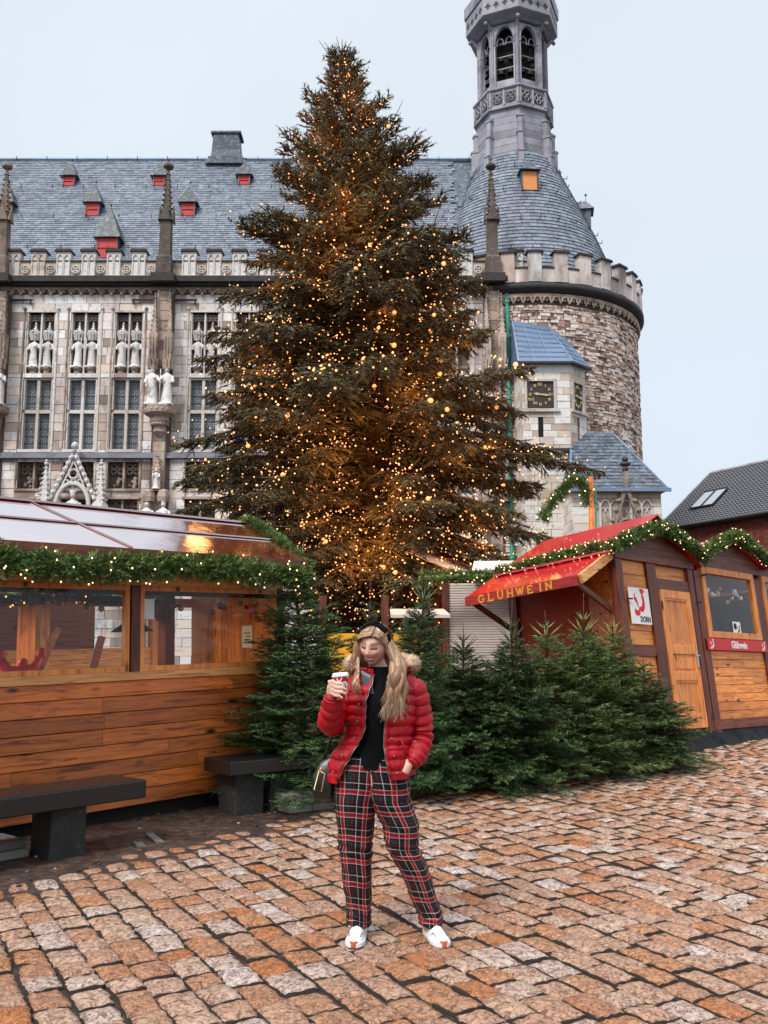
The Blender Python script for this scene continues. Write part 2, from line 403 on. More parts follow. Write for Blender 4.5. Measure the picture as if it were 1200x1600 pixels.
def link(name, data, parent=None, kind=None, **props):
    o = bpy.data.objects.new(name, data); COL.objects.link(o)
    if parent is not None: o.parent = parent
    if kind: o['kind'] = kind
    for k, v in props.items(): o[k] = v
    return o
def thing(name, label, cat, loc=(0, 0, 0), rot=None, group=None):
    o = bpy.data.objects.new(name, None); COL.objects.link(o); o.location = loc; o.empty_display_size = .2
    if rot is not None:
        o.rotation_euler = rot.to_euler() if isinstance(rot, Matrix) else rot
    o['label'] = label; o['category'] = cat
    if group: o['group'] = group
    return o
def tag(o, label, cat, group=None):
    o['label'] = label; o['category'] = cat
    if group: o['group'] = group
    return o
def frame(ex, ez):
    """rotation whose x axis is ex and whose z axis is near ez"""
    x = Vector(ex).normalized(); z = Vector(ez); z = (z - x * z.dot(x)).normalized(); y = z.cross(x)
    return Matrix((x, y, z)).transposed()

# numpy foliage -------------------------------------------------
def np_mesh(name, V, F, mat, tint, parent=None, kind=None, **props):
    V = np.asarray(V, dtype=np.float32); F = np.asarray(F, dtype=np.int32)
    me = bpy.data.meshes.new(name)
    me.vertices.add(len(V)); me.vertices.foreach_set('co', V.ravel())
    me.loops.add(F.size); me.loops.foreach_set('vertex_index', F.ravel())
    me.polygons.add(len(F)); me.polygons.foreach_set('loop_start', np.arange(0, F.size, 3, dtype=np.int32))
    me.update(calc_edges=True)
    a = me.attributes.new('tint', 'FLOAT', 'POINT'); a.data.foreach_set('value', np.asarray(tint, dtype=np.float32))
    me.materials.append(mat); me.validate()
    return link(name, me, parent, kind, **props)
def _basis(D):
    U = np.tile(np.array([0., 0, 1.]), (len(D), 1)); bad = np.abs(D[:, 2]) > .93; U[bad] = (0, 1, 0)
    X = np.cross(U, D); X /= np.linalg.norm(X, axis=1)[:, None] + 1e-9
    return X, np.cross(D, X)
class Fol:
    def __init__(s): s.V = []; s.F = []; s.T = []; s.n = 0
    def push(s, V, F, T): s.V.append(V); s.F.append(F + s.n); s.T.append(T); s.n += len(V)
    def spindles(s, P0, P1, Rr, T, rng):
        """thin tapered twigs: 5 vertices, 6 triangles each"""
        D = P1 - P0; L = np.linalg.norm(D, axis=1)[:, None] + 1e-9; Dn = D / L; X, Y = _basis(Dn); n = len(P0)
        Rr = np.broadcast_to(np.asarray(Rr), (n,))[:, None]
        mid = P0 + D * .35; ph = rng.uniform(0, 2 * PI, n)
        V = np.empty((n, 5, 3)); V[:, 0] = P0; V[:, 4] = P1
        for k in range(3):
            a = (ph + 2 * PI * k / 3)[:, None]; V[:, 1 + k] = mid + (X * np.cos(a) + Y * np.sin(a)) * Rr
        f = np.array([[0, 2, 1], [0, 3, 2], [0, 1, 3], [1, 2, 4], [2, 3, 4], [3, 1, 4]])
        F = (f[None] + (np.arange(n) * 5)[:, None, None]).reshape(-1, 3)
        s.push(V.reshape(-1, 3), F, np.repeat(T, 5))
    def needles(s, P0, P1, n, ln, w, T, rng, flat=.55, fwd=.75):
        """needle blades fanned along each twig"""
        m = len(P0); D = P1 - P0; Dn = D / (np.linalg.norm(D, axis=1)[:, None] + 1e-9); X, Y = _basis(Dn)
        idx = np.repeat(np.arange(m), n); N = m * n
        t = rng.uniform(.05, 1.0, N)[:, None]; base = P0[idx] + D[idx] * t
        ang = np.where(rng.random(N) < .5, 0, PI) + rng.normal(0, flat, N)
        side = X[idx] * np.cos(ang)[:, None] + Y[idx] * np.sin(ang)[:, None]
        d = side + Dn[idx] * (fwd + rng.normal(0, .15, N))[:, None]; d /= np.linalg.norm(d, axis=1)[:, None]
        l = (ln * rng.uniform(.7, 1.15, N))[:, None]
        V = np.empty((N, 3, 3)); V[:, 0] = base - Dn[idx] * (w / 2); V[:, 1] = base + Dn[idx] * (w / 2); V[:, 2] = base + d * l
        V[:, :2] += (rng.random((N, 1, 1)) - .5) * w
        F = np.arange(N * 3).reshape(-1, 3)
        tt = np.clip(T[idx] + rng.normal(0, .06, N), 0, .99)
        s.push(V.reshape(-1, 3), F, np.repeat(tt, 3))
    def build(s, name, mat, parent=None, kind=None, **props):
        return np_mesh(name, np.concatenate(s.V), np.concatenate(s.F), mat, np.concatenate(s.T), parent, kind, **props)
    def mesh(s, name, mat):
        o = s.build(name, mat); me = o.data; bpy.data.objects.remove(o); return me

def rows_blocks(u0, u1, v0, v1, rh, lmin, lmax, excl=(), rng=random):
    """lay running courses over a rectangle, leaving the exclusions free: yields (ua, ub, va, vb)"""
    cuts = {v0, v1}
    for a, b, c, d in excl:
        for q in (c, d):
            if v0 < q < v1: cuts.add(q)
    cuts = sorted(cuts)
    for ca, cb in zip(cuts[:-1], cuts[1:]):
        if cb - ca < .06: continue
        n = max(1, round((cb - ca) / rh))
        for i in range(n):
            a = ca + (cb - ca) * i / n; b = ca + (cb - ca) * (i + 1) / n; m = (a + b) / 2
            spans = [(u0, u1)]
            for ea, eb, ec, ed in excl:
                if ec < m < ed:
                    ns = []
                    for p, q in spans:
                        if eb <= p or ea >= q: ns.append((p, q)); continue
                        if ea > p: ns.append((p, ea))
                        if eb < q: ns.append((eb, q))
                    spans = ns
            for p, q in spans:
                x = p; first = True
                while q - x > 1e-3:
                    L = rng.uniform(lmin, lmax) * (rng.uniform(.4, 1) if first else 1); first = False
                    if q - x - L < lmin * .5: L = q - x
                    yield (x, x + L, a, b); x += L
def wall_boxes(mb, u0, u1, v0, v1, y0, y1, openings):
    """solid wall in the xz plane with rectangular openings"""
    us = sorted({u0, u1} | {q for o in openings for q in o[:2] if u0 < q < u1})
    for a, b in zip(us[:-1], us[1:]):
        m = (a + b) / 2; z = v0
        for o in sorted([o for o in openings if o[0] < m < o[1]], key=lambda o: o[2]):
            if o[2] > z: mb.box(a, b, y0, y1, z, o[2])
            z = max(z, o[3])
        if z < v1: mb.box(a, b, y0, y1, z, v1)

# ---------------------------------------------------------------- ground
def make_ground():
    t = NT('bedding_sand'); p = t.pos()
    t.bump(t.noise(p, 30, 5, .7), .5, .02)
    t.set(t.ramp(t.noise(p, 14, 5, .7), [(.3, srgb(30, 24, 21)), (.6, srgb(50, 40, 33)), (.85, srgb(84, 68, 52))]), .9)
    mb = MB(); mb.add([(-250, -60, -.026), (250, -60, -.026), (250, 320, -.026), (-250, 320, -.026)], [(0, 1, 2, 3)])
    ground = mb.build('ground', t.m, None, kind='structure')
    # dark soil strip along the left stall
    t = NT('wet_dark_soil'); p = t.pos()
    n = t.noise(p, 9, 6, .75); t.bump(t.noise(p, 22, 6, .75), .9, .04)
    rg = t.ramp(t.noise(p, 3, 3, .5), [(.35, .35), (.7, .85)])
    t.set(t.ramp(n, [(.3, srgb(30, 22, 19)), (.5, srgb(66, 48, 40)), (.62, srgb(104, 78, 64)), (.76, srgb(140, 116, 100))]), rg)
    V = []; F = []; nx, ny = 60, 40
    a0 = Vector((-6.2, .9)); du = Vector((.59, .81)).normalized(); dn = Vector((-.81, .59)).normalized()
    rg = random.Random(3)
    for i in range(nx + 1):
        for j in range(ny + 1):
            q = a0 + du * (i * 13.6 / nx) + dn * (-.25 + j * 4.3 / ny)
            V.append((q.x, q.y, -.004 + .014 * mnoise.noise(Vector((q.x * 5, q.y * 5, 0))) - (.02 if j == 0 else 0)))
    for i in range(nx):
        for j in range(ny):
            a = i * (ny + 1) + j; F.append((a, a + ny + 1, a + ny + 2, a + 1))
    mb = MB(); mb.add(V, F); mb.build('soil', t.m, None, True, kind='structure')
    # setts
    t = NT('granite_sett'); p = t.pos(); tn = t.tint()
    base = t.ramp(tn, [(0, srgb(204, 164, 136)), (.16, srgb(212, 180, 156)), (.32, srgb(196, 146, 110)), (.46, srgb(216, 194, 180)), (.56, srgb(200, 140, 94)), (.68, srgb(204, 162, 134)), (.86, srgb(198, 122, 64)), (.90, srgb(192, 138, 102)), (.95, srgb(222, 206, 198))], 'CONSTANT')
    patch = t.noise(p, 1.3, 3, .5)
    base = t.mix(t.ramp(patch, [(.48, 0.0), (.75, .35)]), base, srgb(196, 122, 70))
    # paler, greyer setts towards the right front
    sx = t.add('ShaderNodeSeparateXYZ'); t.link(p, sx.inputs[0])
    n1 = t.noise(p, 30, 9, .8, None, 1.2)
    base = t.mix(t.ramp(n1, [(.465, 0.0), (.55, .84)]), base, srgb(96, 50, 32))
    n2 = t.noise(p, 60, 4, .7)
    base = t.mix(t.ramp(n2, [(.55, 0.0), (.68, .6)]), base, srgb(232, 214, 204))
    hgt = t.math('ADD', t.math('MULTIPLY', t.noise(p, 16, 4, .6), .8), t.math('MULTIPLY', n1, 1.5))
    t.bump(hgt, .8, .016)
    t.set(base, t.ramp(t.noise(p, 8, 4, .6), [(.35, .14), (.65, .42)]), **{'Specular IOR Level': .7})
    sett_mat = t.m
    dirt_shade = m_simple('joint_dirt_shade', srgb(46, 36, 30), .9, var=.35, scale=20)  # soil colour for the sett sides, which also paints in the joint shade
    rg = random.Random(11)
    def sett(w, l, gx, gy, seed, h=.05):
        """one sett: worn cushion top, ragged sides. local x = width, y = length"""
        r = random.Random(seed); V = []; F = []
        tilt = (r.uniform(-.03, .03), r.uniform(-.025, .025))
        edge = {}
        cj = [(r.uniform(-.009, .009), r.uniform(-.011, .011)) for _ in range(4)]
        for i in range(gx + 1):
            for j in range(gy + 1):
                u, v = i / gx, j / gy
                ox = cj[0][0] * (1 - u) * (1 - v) + cj[1][0] * u * (1 - v) + cj[2][0] * (1 - u) * v + cj[3][0] * u * v
                oy = cj[0][1] * (1 - u) * (1 - v) + cj[1][1] * u * (1 - v) + cj[2][1] * (1 - u) * v + cj[3][1] * u * v
                x = (u - .5) * w + ox + r.uniform(-.006, .006); y = (v - .5) * l + oy + r.uniform(-.006, .006)
                b = min(u, 1 - u, v, 1 - v)
                z = -.009 if b == 0 else 0.0
                if b == 0:
                    cu, cv = abs(u - .5) * 2, abs(v - .5) * 2
                    if cu > .99 and cv > .99: x *= .97; y *= .975; z = -.014
                z += r.uniform(-.0035, .0035) + tilt[0] * x + tilt[1] * y + .003 * (1 - (2 * u - 1) ** 2) * (1 - (2 * v - 1) ** 2)
                V.append((x, y, z))
        for i in range(gx):
            for j in range(gy):
                a = i * (gy + 1) + j; F.append((a, a + gy + 1, a + gy + 2, a + 1))
        ring = [i * (gy + 1) for i in range(gx + 1)] + [gx * (gy + 1) + j for j in range(1, gy + 1)] + [i * (gy + 1) + gy for i in range(gx - 1, -1, -1)] + [j for j in range(gy - 1, 0, -1)]
        b = len(V)
        for k in ring: V.append((V[k][0] * 1.01, V[k][1] * 1.01, -h))
        m = len(ring)
        for k in range(m): F.append((ring[k], ring[(k + 1) % m], b + (k + 1) % m, b + k)[::-1])
        return V, F, m
    ax = Vector((.874, .485)); ay = Vector((-.485, .874))      # width axis, length axis
    rotz = math.atan2(ax.y, ax.x)
    E0 = Vector((-2.51, 6.26)); Ed = Vector((.59, .81)).normalized(); En = Vector((.81, -.59)).normalized()
    spots = []
    a = -14.0; row = 0
    while a < 26:
        w = .172 + rg.uniform(-.012, .014)
        b = -14 + rg.uniform(0, .3)
        while b < 34:
            l = rg.choice([.17, .20, .22, .24, .26, .28]) * rg.uniform(.95, 1.05)
            wob = .06 * math.sin(b * .35 + a * .1) + .012 * math.sin(b * 2.1 + row)
            c = ax * (a + w / 2 + wob) + ay * (b + l / 2) 
            b += l
            if c.y < 3.3 or c.y > 22 or c.x < -c.y * .45 - .8 or c.x > c.y * .45 + 2.4: continue
            if (c - E0).dot(En) < .02 + .05 * math.sin(c.y * 5): continue
            spots.append((c.y, c.x, w, l, rg.random(), rg.randrange(1000)))
        a += w; row += 1
    spots.sort()
    # 22 shapes at the mean size, reused with their own scale
    variants = []
    for k in range(22):
        V, F, m_ = sett(.160, .215, 6, 7, 100 + k); mb = MB(); mb.cur = 0.0; mb.add(V, F); me = mb.mesh('cobblestone', sett_mat, True); me.materials.append(dirt_shade); me.polygons.foreach_set('material_index', [0] * (len(F) - m_) + [1] * m_); variants.append(me)
    nfirst = 300
    inv = [q for q in spots if abs(q[1]) < q[0] * .43 + .1 and q[0] > 3.9]; chosen = inv[:nfirst]; cs_ = set(map(id, chosen)); spots = chosen + [q for q in spots if id(q) not in cs_]
    for k, (y, x, w, l, tn, vi) in enumerate(spots[:nfirst]):
        o = link('cobblestone', variants[vi % 22], ground); o.location = (x, y, rg.uniform(-.008, .006))
        o.rotation_euler = (rg.uniform(-.02, .02), rg.uniform(-.02, .02), rotz + rg.uniform(-.05, .05) + (PI if vi & 1 else 0)); o.scale = ((w - .011) / .160, (l - .018) / .215, 1)
    mb = MB(); mi = []
    for k, (y, x, w, l, tn, vi) in enumerate(spots[nfirst:]):
        g = (4, 4) if y < 8.5 else ((3, 3) if y < 13 else (2, 2))
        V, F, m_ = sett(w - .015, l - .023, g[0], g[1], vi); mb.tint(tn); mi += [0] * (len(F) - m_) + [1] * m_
        r = rotz + rg.uniform(-.05, .05); c_, s_ = math.cos(r), math.sin(r); z = rg.uniform(-.008, .006)
        mb.add([(x + p[0] * c_ - p[1] * s_, y + p[0] * s_ + p[1] * c_, p[2] + z) for p in V], F)
    cs = mb.build('cobblestones', sett_mat, ground, True, kind='stuff', fix=False); cs.data.materials.append(dirt_shade); cs.data.polygons.foreach_set('material_index', mi)
    # leaf litter and cigarette ends on the soil strip, grit in it
    mb = MB()
    for k in range(420):
        q = a0 + du * rg.uniform(3.5, 12) + dn * (rg.uniform(.15, 1.6) if k % 3 else rg.uniform(-.1, .6))
        s_ = rg.uniform(.006, .022); mb.tint(rg.random()); mb.obox((q.x, q.y, .004), (s_ * 1.6, s_, s_ * .5), Matrix.Rotation(rg.uniform(0, 3), 3, 'Z'))
    mb.build('litter', m_tinted('litter_bits', [(0, srgb(70, 50, 40)), (.4, srgb(110, 84, 66)), (.7, srgb(46, 34, 30)), (.93, srgb(200, 190, 180))], .8, None, 1, None, 9, .2), None, kind='stuff')
make_ground()

# ---------------------------------------------------------------- town hall (world x, depth y from the facade plane)
FY = 47.0
rgh = random.Random(21)
def rock(mb, x0, x1, y0, y1, z0, z1, rg, j=.012):
    mb.tint(rg.random()); mb.box(x0, x1, y0, y1, z0, z1, j)

def tracery(mb, x0, x1, y, z0, z1, r=.035, cusps=2):
    """a pierced panel of circles over pointed arches"""
    w = x1 - x0; n = cusps
    for i in range(n):
        c = x0 + w * (i + .5) / n; rr = w / n / 2 * .86
        for zz in (z1 - rr, z1 - rr * 2.7):
            if zz - rr < z0: continue
            mb.tube([(c + rr * math.cos(a), y, zz + rr * math.sin(a)) for a in [2 * PI * k / 10 for k in range(10)]], r, 4, False, True)
            for k in range(4):
                a = PI / 4 + k * PI / 2; mb.bar((c + rr * math.cos(a), y, zz + rr * math.sin(a)), (c + rr * .35 * math.cos(a), y, zz + rr * .35 * math.sin(a)), r * 1.2)
def arch_pts(cx, z, w, h, y, n=6):
    """pointed arch outline from the left springing to the right one"""
    L = [(cx - w / 2 * math.cos(t * PI / 2 * .98) , y, z + h * math.sin(t * PI / 2)) for t in [k / n for k in range(n + 1)]]
    return L + [(2 * cx - p[0], y, p[2]) for p in reversed(L[:-1])]
def spire(mb, x, y, z0, z1, w, crockets=6, r=.0):
    mb.lathe([(w * .7, z0), (w * .55, z0 + (z1 - z0) * .1), (w * .09, z1 - (z1 - z0) * .08)], 4, (x, y), PI / 4, PI / 4 + 2 * PI)
    for i in range(crockets):
        t = (i + .5) / crockets; z = z0 + (z1 - z0) * (.06 + .82 * t); rr = w * (.68 - .55 * t)
        for a in (PI / 4, 3 * PI / 4, 5 * PI / 4, 7 * PI / 4):
            mb.ball((x + rr * math.cos(a), y + rr * math.sin(a), z), w * .17 * (1.1 - .5 * t), 5, 4, (1, 1, .8))
    mb.ball((x, y, z1 - (z1 - z0) * .07), w * .26, 6, 4, (1, 1, .7)); mb.ball((x, y, z1), w * .15, 6, 4)
def statue_mesh(seed, seated=False, H=1.9):
    r = random.Random(seed); mb = MB(); mb.tint(r.random() * .45)
    lean = r.uniform(-.06, .06); n = 12
    prof = [(.30, .27, 0), (.27, .24, .06), (.25, .22, .35), (.22, .19, .7), (.21, .18, 1.0), (.23, .18, 1.2), (.27, .18, 1.38), (.25, .16, 1.48), (.12, .11, 1.56), (.07, .07, 1.60), (.07, .07, 1.64)]
    if seated: prof = [(.42, .42, 0), (.40, .42, .3), (.38, .44, .55), (.36, .40, .72), (.27, .25, .82), (.28, .22, 1.0), (.30, .2, 1.22), (.26, .17, 1.36), (.12, .11, 1.44), (.07, .07, 1.48), (.07, .07, 1.52)]
    vs = []
    for i, (a, b, z) in enumerate(prof):
        for k in range(n):
            t = 2 * PI * k / n; f = 1 + (.10 * math.sin(5 * t + seed + z) + .05 * math.sin(9 * t)) * (1 if z < 1.2 else .3)
            vs.append((a * f * math.cos(t) + lean * math.sin(z * 2), b * f * math.sin(t), z))
    fs = [(i * n + k, i * n + (k + 1) % n, (i + 1) * n + (k + 1) % n, (i + 1) * n + k) for i in range(len(prof) - 1) for k in range(n)]
    mb.add(vs, fs + [tuple(range(n))])
    hz = prof[-1][2]; hx = lean * math.sin(hz * 2)
    mb.ball((hx, -.02, hz + .13), .14, 8, 7, (.85, .95, 1.15)); 
    if r.random() < .6 or seated: mb.lathe([(.13, hz + .2), (.15, hz + .3), (.10, hz + .24)], 8, (hx, -.01))
    s = r.choice((-1, 1))
    for q in (-1, 1):
        up = (q == s)
        sh = (q * .25 + hx * .6, 0, hz - .22); el = (q * .34, -.1, hz - .52); ha = (q * .14 if up else q * .22, -.30, hz - (.38 if up else .62))
        mb.tube([sh, el, ha], [.09, .085, .05], 6)
    k = r.random()
    if k < .4: mb.tube([(s * .3, -.28, 0.05), (s * .26, -.3, hz + .1)], .022, 5)
    elif k < .7: mb.obox((s * .16, -.33, hz - .42), (.2, .07, .26))
    else: mb.ball((s * .18, -.33, hz - .38), .09, 6, 5)
    mb.box(-.33, .33, -.3, .3, -.12, .0)
    sc = H / (hz + .27); mb.xform(Matrix.Diagonal((sc, sc, sc)).to_4x4())
    return mb.mesh('statue', M['statue'], True)
def add_statue(x, y, z, seed, label, seated=False, H=1.9, group=None):
    o = link('statue', statue_mesh(seed, seated, H)); o.location = (x, y, z); tag(o, label, 'statue', group); return o

def make_hall():
    th = thing('town_hall', 'long pale gothic town hall with carved facade, battlements and steep slate roof', 'town hall', (0, FY, 0))
    X0, X1, ZC = -27.0, 7.64, 20.6
    bays = [-24.82, -16.07, -7.32, 1.43]; wc = []
    for b in bays: wc += [b - 2.25, b + .1, b + 2.45]
    piers = [-20.45, -11.70, -2.95, 5.80]
    op = []
    for c in wc:
        if c + .78 > X1: continue
        op.append((c - .78, c + .78, 11.62, 15.5)); op.append((c - .75, c + .75, 15.75, 19.1))
        op.append((c - .8, c + .8, 9.55, 10.95)); op.append((c - .8, c + .8, 7.4, 9.0))
    op = sorted(op)
    mb = MB(); mb.tint(.2); wall_boxes(mb, X0, X1, 0, ZC, .02, .65, op); mb.box(X1 - .6, X1 - .02, .66, 9, 0, ZC)
    mb.build('wall', M['mortar'], th)
    mb = MB(); mb.tint(.1); mb.box(X0, X1, .56, .78, 0, 19.3); mb.build('niche_back', M['stone_dark'], th)
    # ashlar: the largest stones in view singly, the rest joined
    excl = list(op) + [(p - .5, p + .5, 0, 21) for p in piers] + [(X0, X1, 11.15, 11.45)]
    blocks = list(rows_blocks(X0, X1, 0.0, ZC - .5, .46, .55, 1.35, excl, rgh))
    seen = [b for b in blocks if ((-21.8 < b[0] < -5.5 and b[2] > 7.6) or (5.2 < b[0] and b[2] > 3.5)) and (b[1] - b[0]) > .5]
    seen.sort(key=lambda b: -(b[1] - b[0])); first = set(seen[:210])
    rest = MB()
    for b in blocks:
        g = .012
        if b in first:
            q = MB(); q.tint(rgh.random()); q.box(b[0] + g, b[1] - g, -rgh.uniform(.0, .03), .06, b[2] + g, b[3] - g, .008); q.build('stone', M['ashlar'], th)
        else: rock(rest, b[0] + g, b[1] - g, -rgh.uniform(.0, .03), .06, b[2] + g, b[3] - g, rgh, .008)
    for b in rows_blocks(.7, 9, 0, ZC - .5, .46, .55, 1.3, (), rgh): rock(rest, X1 - .06, X1 + rgh.uniform(0, .03), b[0] + .012, b[1] - .012, b[2] + .012, b[3] - .012, rgh)
    rest.build('stonework', M['ashlar'], th, kind='stuff')
    # piers
    for p in piers:
        m = MB()
        for b in rows_blocks(p - .29, p + .29, 0, 20.15, .55, .9, 1.4, (), rgh): rock(m, b[0], b[1] , -.42, .02, b[2] + .01, b[3] - .01, rgh)
        for sx in (-.29, .29):
            m.tint(.5); m.tube([(p + sx, -.42, 13.9), (p + sx, -.42, 20.15)], .07, 6)
        m.build('pier', M['stone_brown'], th)
        m = MB(); m.tint(.3)    # twin canopied shafts
        for sx in (-.40, .40):
            m.box(p + sx - .22, p + sx + .22, -.82, -.42, 16.1, 17.7); 
            for q in range(3): m.bar((p + sx - .16 + q * .16, -.84, 16.1), (p + sx - .16 + q * .16, -.84, 17.5), .05)
            spire(m, p + sx, -.62, 17.6, 19.9, .34, 7)
            for q in range(4):
                a = -PI * (q + .5) / 4; m.bar((p + sx + .2 * math.cos(a), -.62 + .22 * math.sin(a), 15.75), (p + sx + .25 * math.cos(a), -.62 + .28 * math.sin(a), 16.3), .12)
        m.build('pier_canopy', M['stone_brown'], th)
        m = MB(); m.tint(.3)
        m.lathe([(.12, 12.2), (.34, 12.45), (.30, 12.7), (.52, 13.0), (.48, 13.2), (.82, 13.4), (.86, 13.75), (.8, 13.8), (0.01, 13.81)], 10, (p, -.35), PI, 2 * PI + .001)
        for q in range(9):
            a = PI + PI * (q + .5) / 9; m.ball((p + .78 * math.cos(a), -.35 + .78 * math.sin(a), 13.55), .11, 5, 4); m.ball((p + .42 * math.cos(a), -.35 + .42 * math.sin(a), 12.85), .10, 5, 4)
        m.build('console', M['stone_brown'], th)
        m = MB(); m.tint(.3)   # lower canopy and tabernacle
        for sx in (-.38, .38):
            m.lathe([(.30, 8.75), (.36, 9.0), (.3, 9.3), (.12, 9.4)], 6, (p + sx, -.62))
        m.box(p - .2, p + .2, -.75, -.42, 9.3, 10.6); spire(m, p, -.6, 10.3, 11.2, .4, 4)
        m.build('lower_canopy', M['stone_brown'], th)
    # windows
    for c in wc:
        if c + .78 > X1: continue
        w = MB(); w.tint(rgh.random() * .5)
        x0, x1, z0, z1 = c - .78, c + .78, 11.62, 15.5
        w.box(c - .075, c + .075, .12, .5, z0, z1); w.box(x0, c - .075, .15, .48, 13.6, 13.78); w.box(c + .075, x1, .15, .48, 13.6, 13.78)
        for q, (a, b) in enumerate(((x0, x0 + .09), (x1 - .09, x1))):
            w.box(a, b, .06, .5, z0, 13.6); w.box(a, b, .06, .5, 13.78, z1)
        w.box(x0 + .09, c - .075, .1, .5, z1 - .09, z1); w.box(c + .075, x1 - .09, .1, .5, z1 - .09, z1)
        win = w.build('window', M['stone_light'], th)
        for a, b in ((x0 + .09, c - .075), (c + .075, x1 - .09)):
            for d, e in ((z0, 13.6), (13.78, z1 - .09)):
                g = MB(); g.tint(rgh.random()); g.box(a, b, .36, .39, d, e)
                g.build('pane', M['old_glass'], win)
        g = MB()
        for a, b in ((x0 + .09, c - .075), (c + .075, x1 - .09)):
            for d, e in ((z0, 13.6), (13.78, z1 - .09)):
                n = 5 if e - d > 1.8 else 4
                for q in range(1, n): g.box(a, b, .33, .358, d + (e - d) * q / n - .02, d + (e - d) * q / n + .02)
                for q in range(1, 6):
                    xx = a + (b - a) * q / 6; g.box(xx - .008, xx + .008, .345, .359, d, e)
                zz = d
                while zz < e - .12:
                    for q in range(3):
                        xx = a + (b - a) * (q + .5) / 3; g.tube([(xx + .09 * math.cos(k * PI / 3), .35, zz + .14 + .11 * math.sin(k * PI / 3)) for k in range(6)], .007, 3, False, True)
                    zz += .30
        g.build('glazing_bars', M['lead_came'], win, kind='stuff')
        for sx in (-.90, .90):
            q = MB(); q.tint(rgh.random()); q.tube([(c + sx, -.03, 9.5), (c + sx, -.03, 19.25)], .05, 6, False); q.tube([(c + sx * .94, -.01, 9.5), (c + sx * .94, -.01, 19.25)], .028, 5, False); q.ball((c + sx, -.05, 19.3), .10, 6, 5); q.build('shaft', M['stone_brown'] if rgh.random() < .5 else M['stone_light'], win)
        s = MB(); s.tint(.05); s.box(x0 - .1, x1 + .1, -.10, .5, 11.46, 11.615); s.build('sill', M['stone_light'], win)
        # statue niche pair
        nb = MB(); nb.tint(.2)
        nx0, nx1 = c - .75, c + .75
        nb.box(c - .045, c + .045, .05, .5, 15.75, 19.1)
        nb.box(nx0, nx0 + .06, .02, .4, 15.75, 19.1); nb.box(nx1 - .06, nx1, .02, .4, 15.75, 19.1)
        nb.box(nx0 - .04, nx1 + .04, -.06, .3, 19.1, 19.2)
        nich = nb.build('niche', M['stone_light'], th)
        tr = MB(); tr.tint(.3)
        for q in (-1, 1): tracery(tr, c + (q - 1) * .36 + .02 + (.0 if q < 0 else 0), c + (q - 1) * .36 + .70, .30, 18.25, 19.08, .03, 3)
        tr.build('tracery', M['stone_brown'], nich)
        cn = MB(); cn.tint(.5)
        for q in (-1, 1):
            xx = c + q * .37
            for k in range(6):
                a = PI + PI * (k + .5) / 6; cn.bar((xx + .20 * math.cos(a), .35 + .3 * math.sin(a), 17.62), (xx + .30 * math.cos(a), .32 + .4 * math.sin(a), 18.0), .09)
                cn.ball((xx + .25 * math.cos(a), .33 + .36 * math.sin(a), 18.06), .07, 5, 4)
            spire(cn, xx, .25, 17.95, 18.6, .26, 3)
        cn.build('canopy', M['statue'], nich)
        cb = MB(); cb.tint(.4)
        for q in (-1, 1):
            cb.lathe([(.05, 15.55), (.16, 15.62), (.22, 15.8), (.18, 15.86), (.30, 16.0), (.32, 16.12), (.01, 16.13)], 8, (c + q * .37, .2))
        cb.build('corbel', M['stone_brown'], nich)
        # lower blind panels
        lp = MB(); lp.tint(.5)
        lp.box(c - .05, c + .05, .1, .5, 9.55, 10.95)
        for a, b, z in ((c - .8, c + .8, 9.4), (c - .8, c + .8, 8.98)): lp.box(a - .12, b + .12, -.1, .4, z, z + .13)
        lp.box(c - .05, c + .05, .1, .5, 7.4, 8.98)
        low = lp.build('blind_panel', M['stone_brown'], th)
        tr = MB(); tr.tint(.1)
        for q in (-1, 1):
            a = c - .78 if q < 0 else c + .06
            tracery(tr, a, a + .72, .38, 10.2, 10.93, .03, 2); tracery(tr, a, a + .72, .38, 8.2, 8.95, .03, 2)
            for k in range(7):       # carved relief figures under the tracery
                tr.ball((a + .36 + rgh.uniform(-.2, .2), .44, 9.72 + k * .07 + rgh.uniform(-.03, .03)), rgh.uniform(.07, .13), 6, 5, (1, .6, 1))
        tr.build('relief', M['stone_brown'], low, kind='stuff')
    # string course, cornice, arch frieze
    m = MB(); m.tint(.1); m.box(X0, X1 + .1, -.16, .02, 11.22, 11.42); m.box(X0, X1 + .2, -.26, .02, 11.12, 11.215); m.build('string_course', M['lantern'], th)
    m = MB(); m.tint(.2); m.box(X0, X1 + .35, -.62, .9, 20.62, 20.93); m.box(X0, X1 + .2, -.42, .9, 20.5, 20.617)
    for p in piers: m.box(p - .62, p + .62, -1.0, -.62, 20.5, 20.95)
    m.build('cornice', M['black_stone'], th)
    m = MB(); m.tint(.4); x = X0
    while x < X1 - .3:
        if all(abs(x + .27 - p) > .55 for p in piers):
            m.tube([(x + .27 + .23 * math.cos(PI - k * PI / 7), -.16, 20.1 + .26 * math.sin(k * PI / 7)) for k in range(8)], .06, 5)
            m.ball((x, -.18, 20.05), .085, 5, 4)
            for q in (-1, 1): m.ball((x + .27 + q * .1, -.14, 20.2), .06, 5, 4)
        x += .54
    m.box(X0, X1 + .1, -.12, .02, 20.3, 20.5)
    m.build('arch_frieze', M['stone_brown'], th)
    # parapet
    m = MB(); m.tint(.2); m.box(X0, X1 + .2, -.32, .1, 20.93, 21.8); m.box(X1 - .2, X1 + .2, .11, 9, 20.93, 21.8); m.build('parapet', M['stone_brown'], th)
    m = MB(); m.tint(.7); m.box(X0, X1 + .25, -.38, .16, 21.8, 21.88); m.box(X1 - .26, X1 + .25, .17, 9, 21.8, 21.88); m.build('coping', M['black_stone'], th)
    q = MB(); q.tint(.0); q.box(-.38, .38, -.09, .36, 0, 1.42)
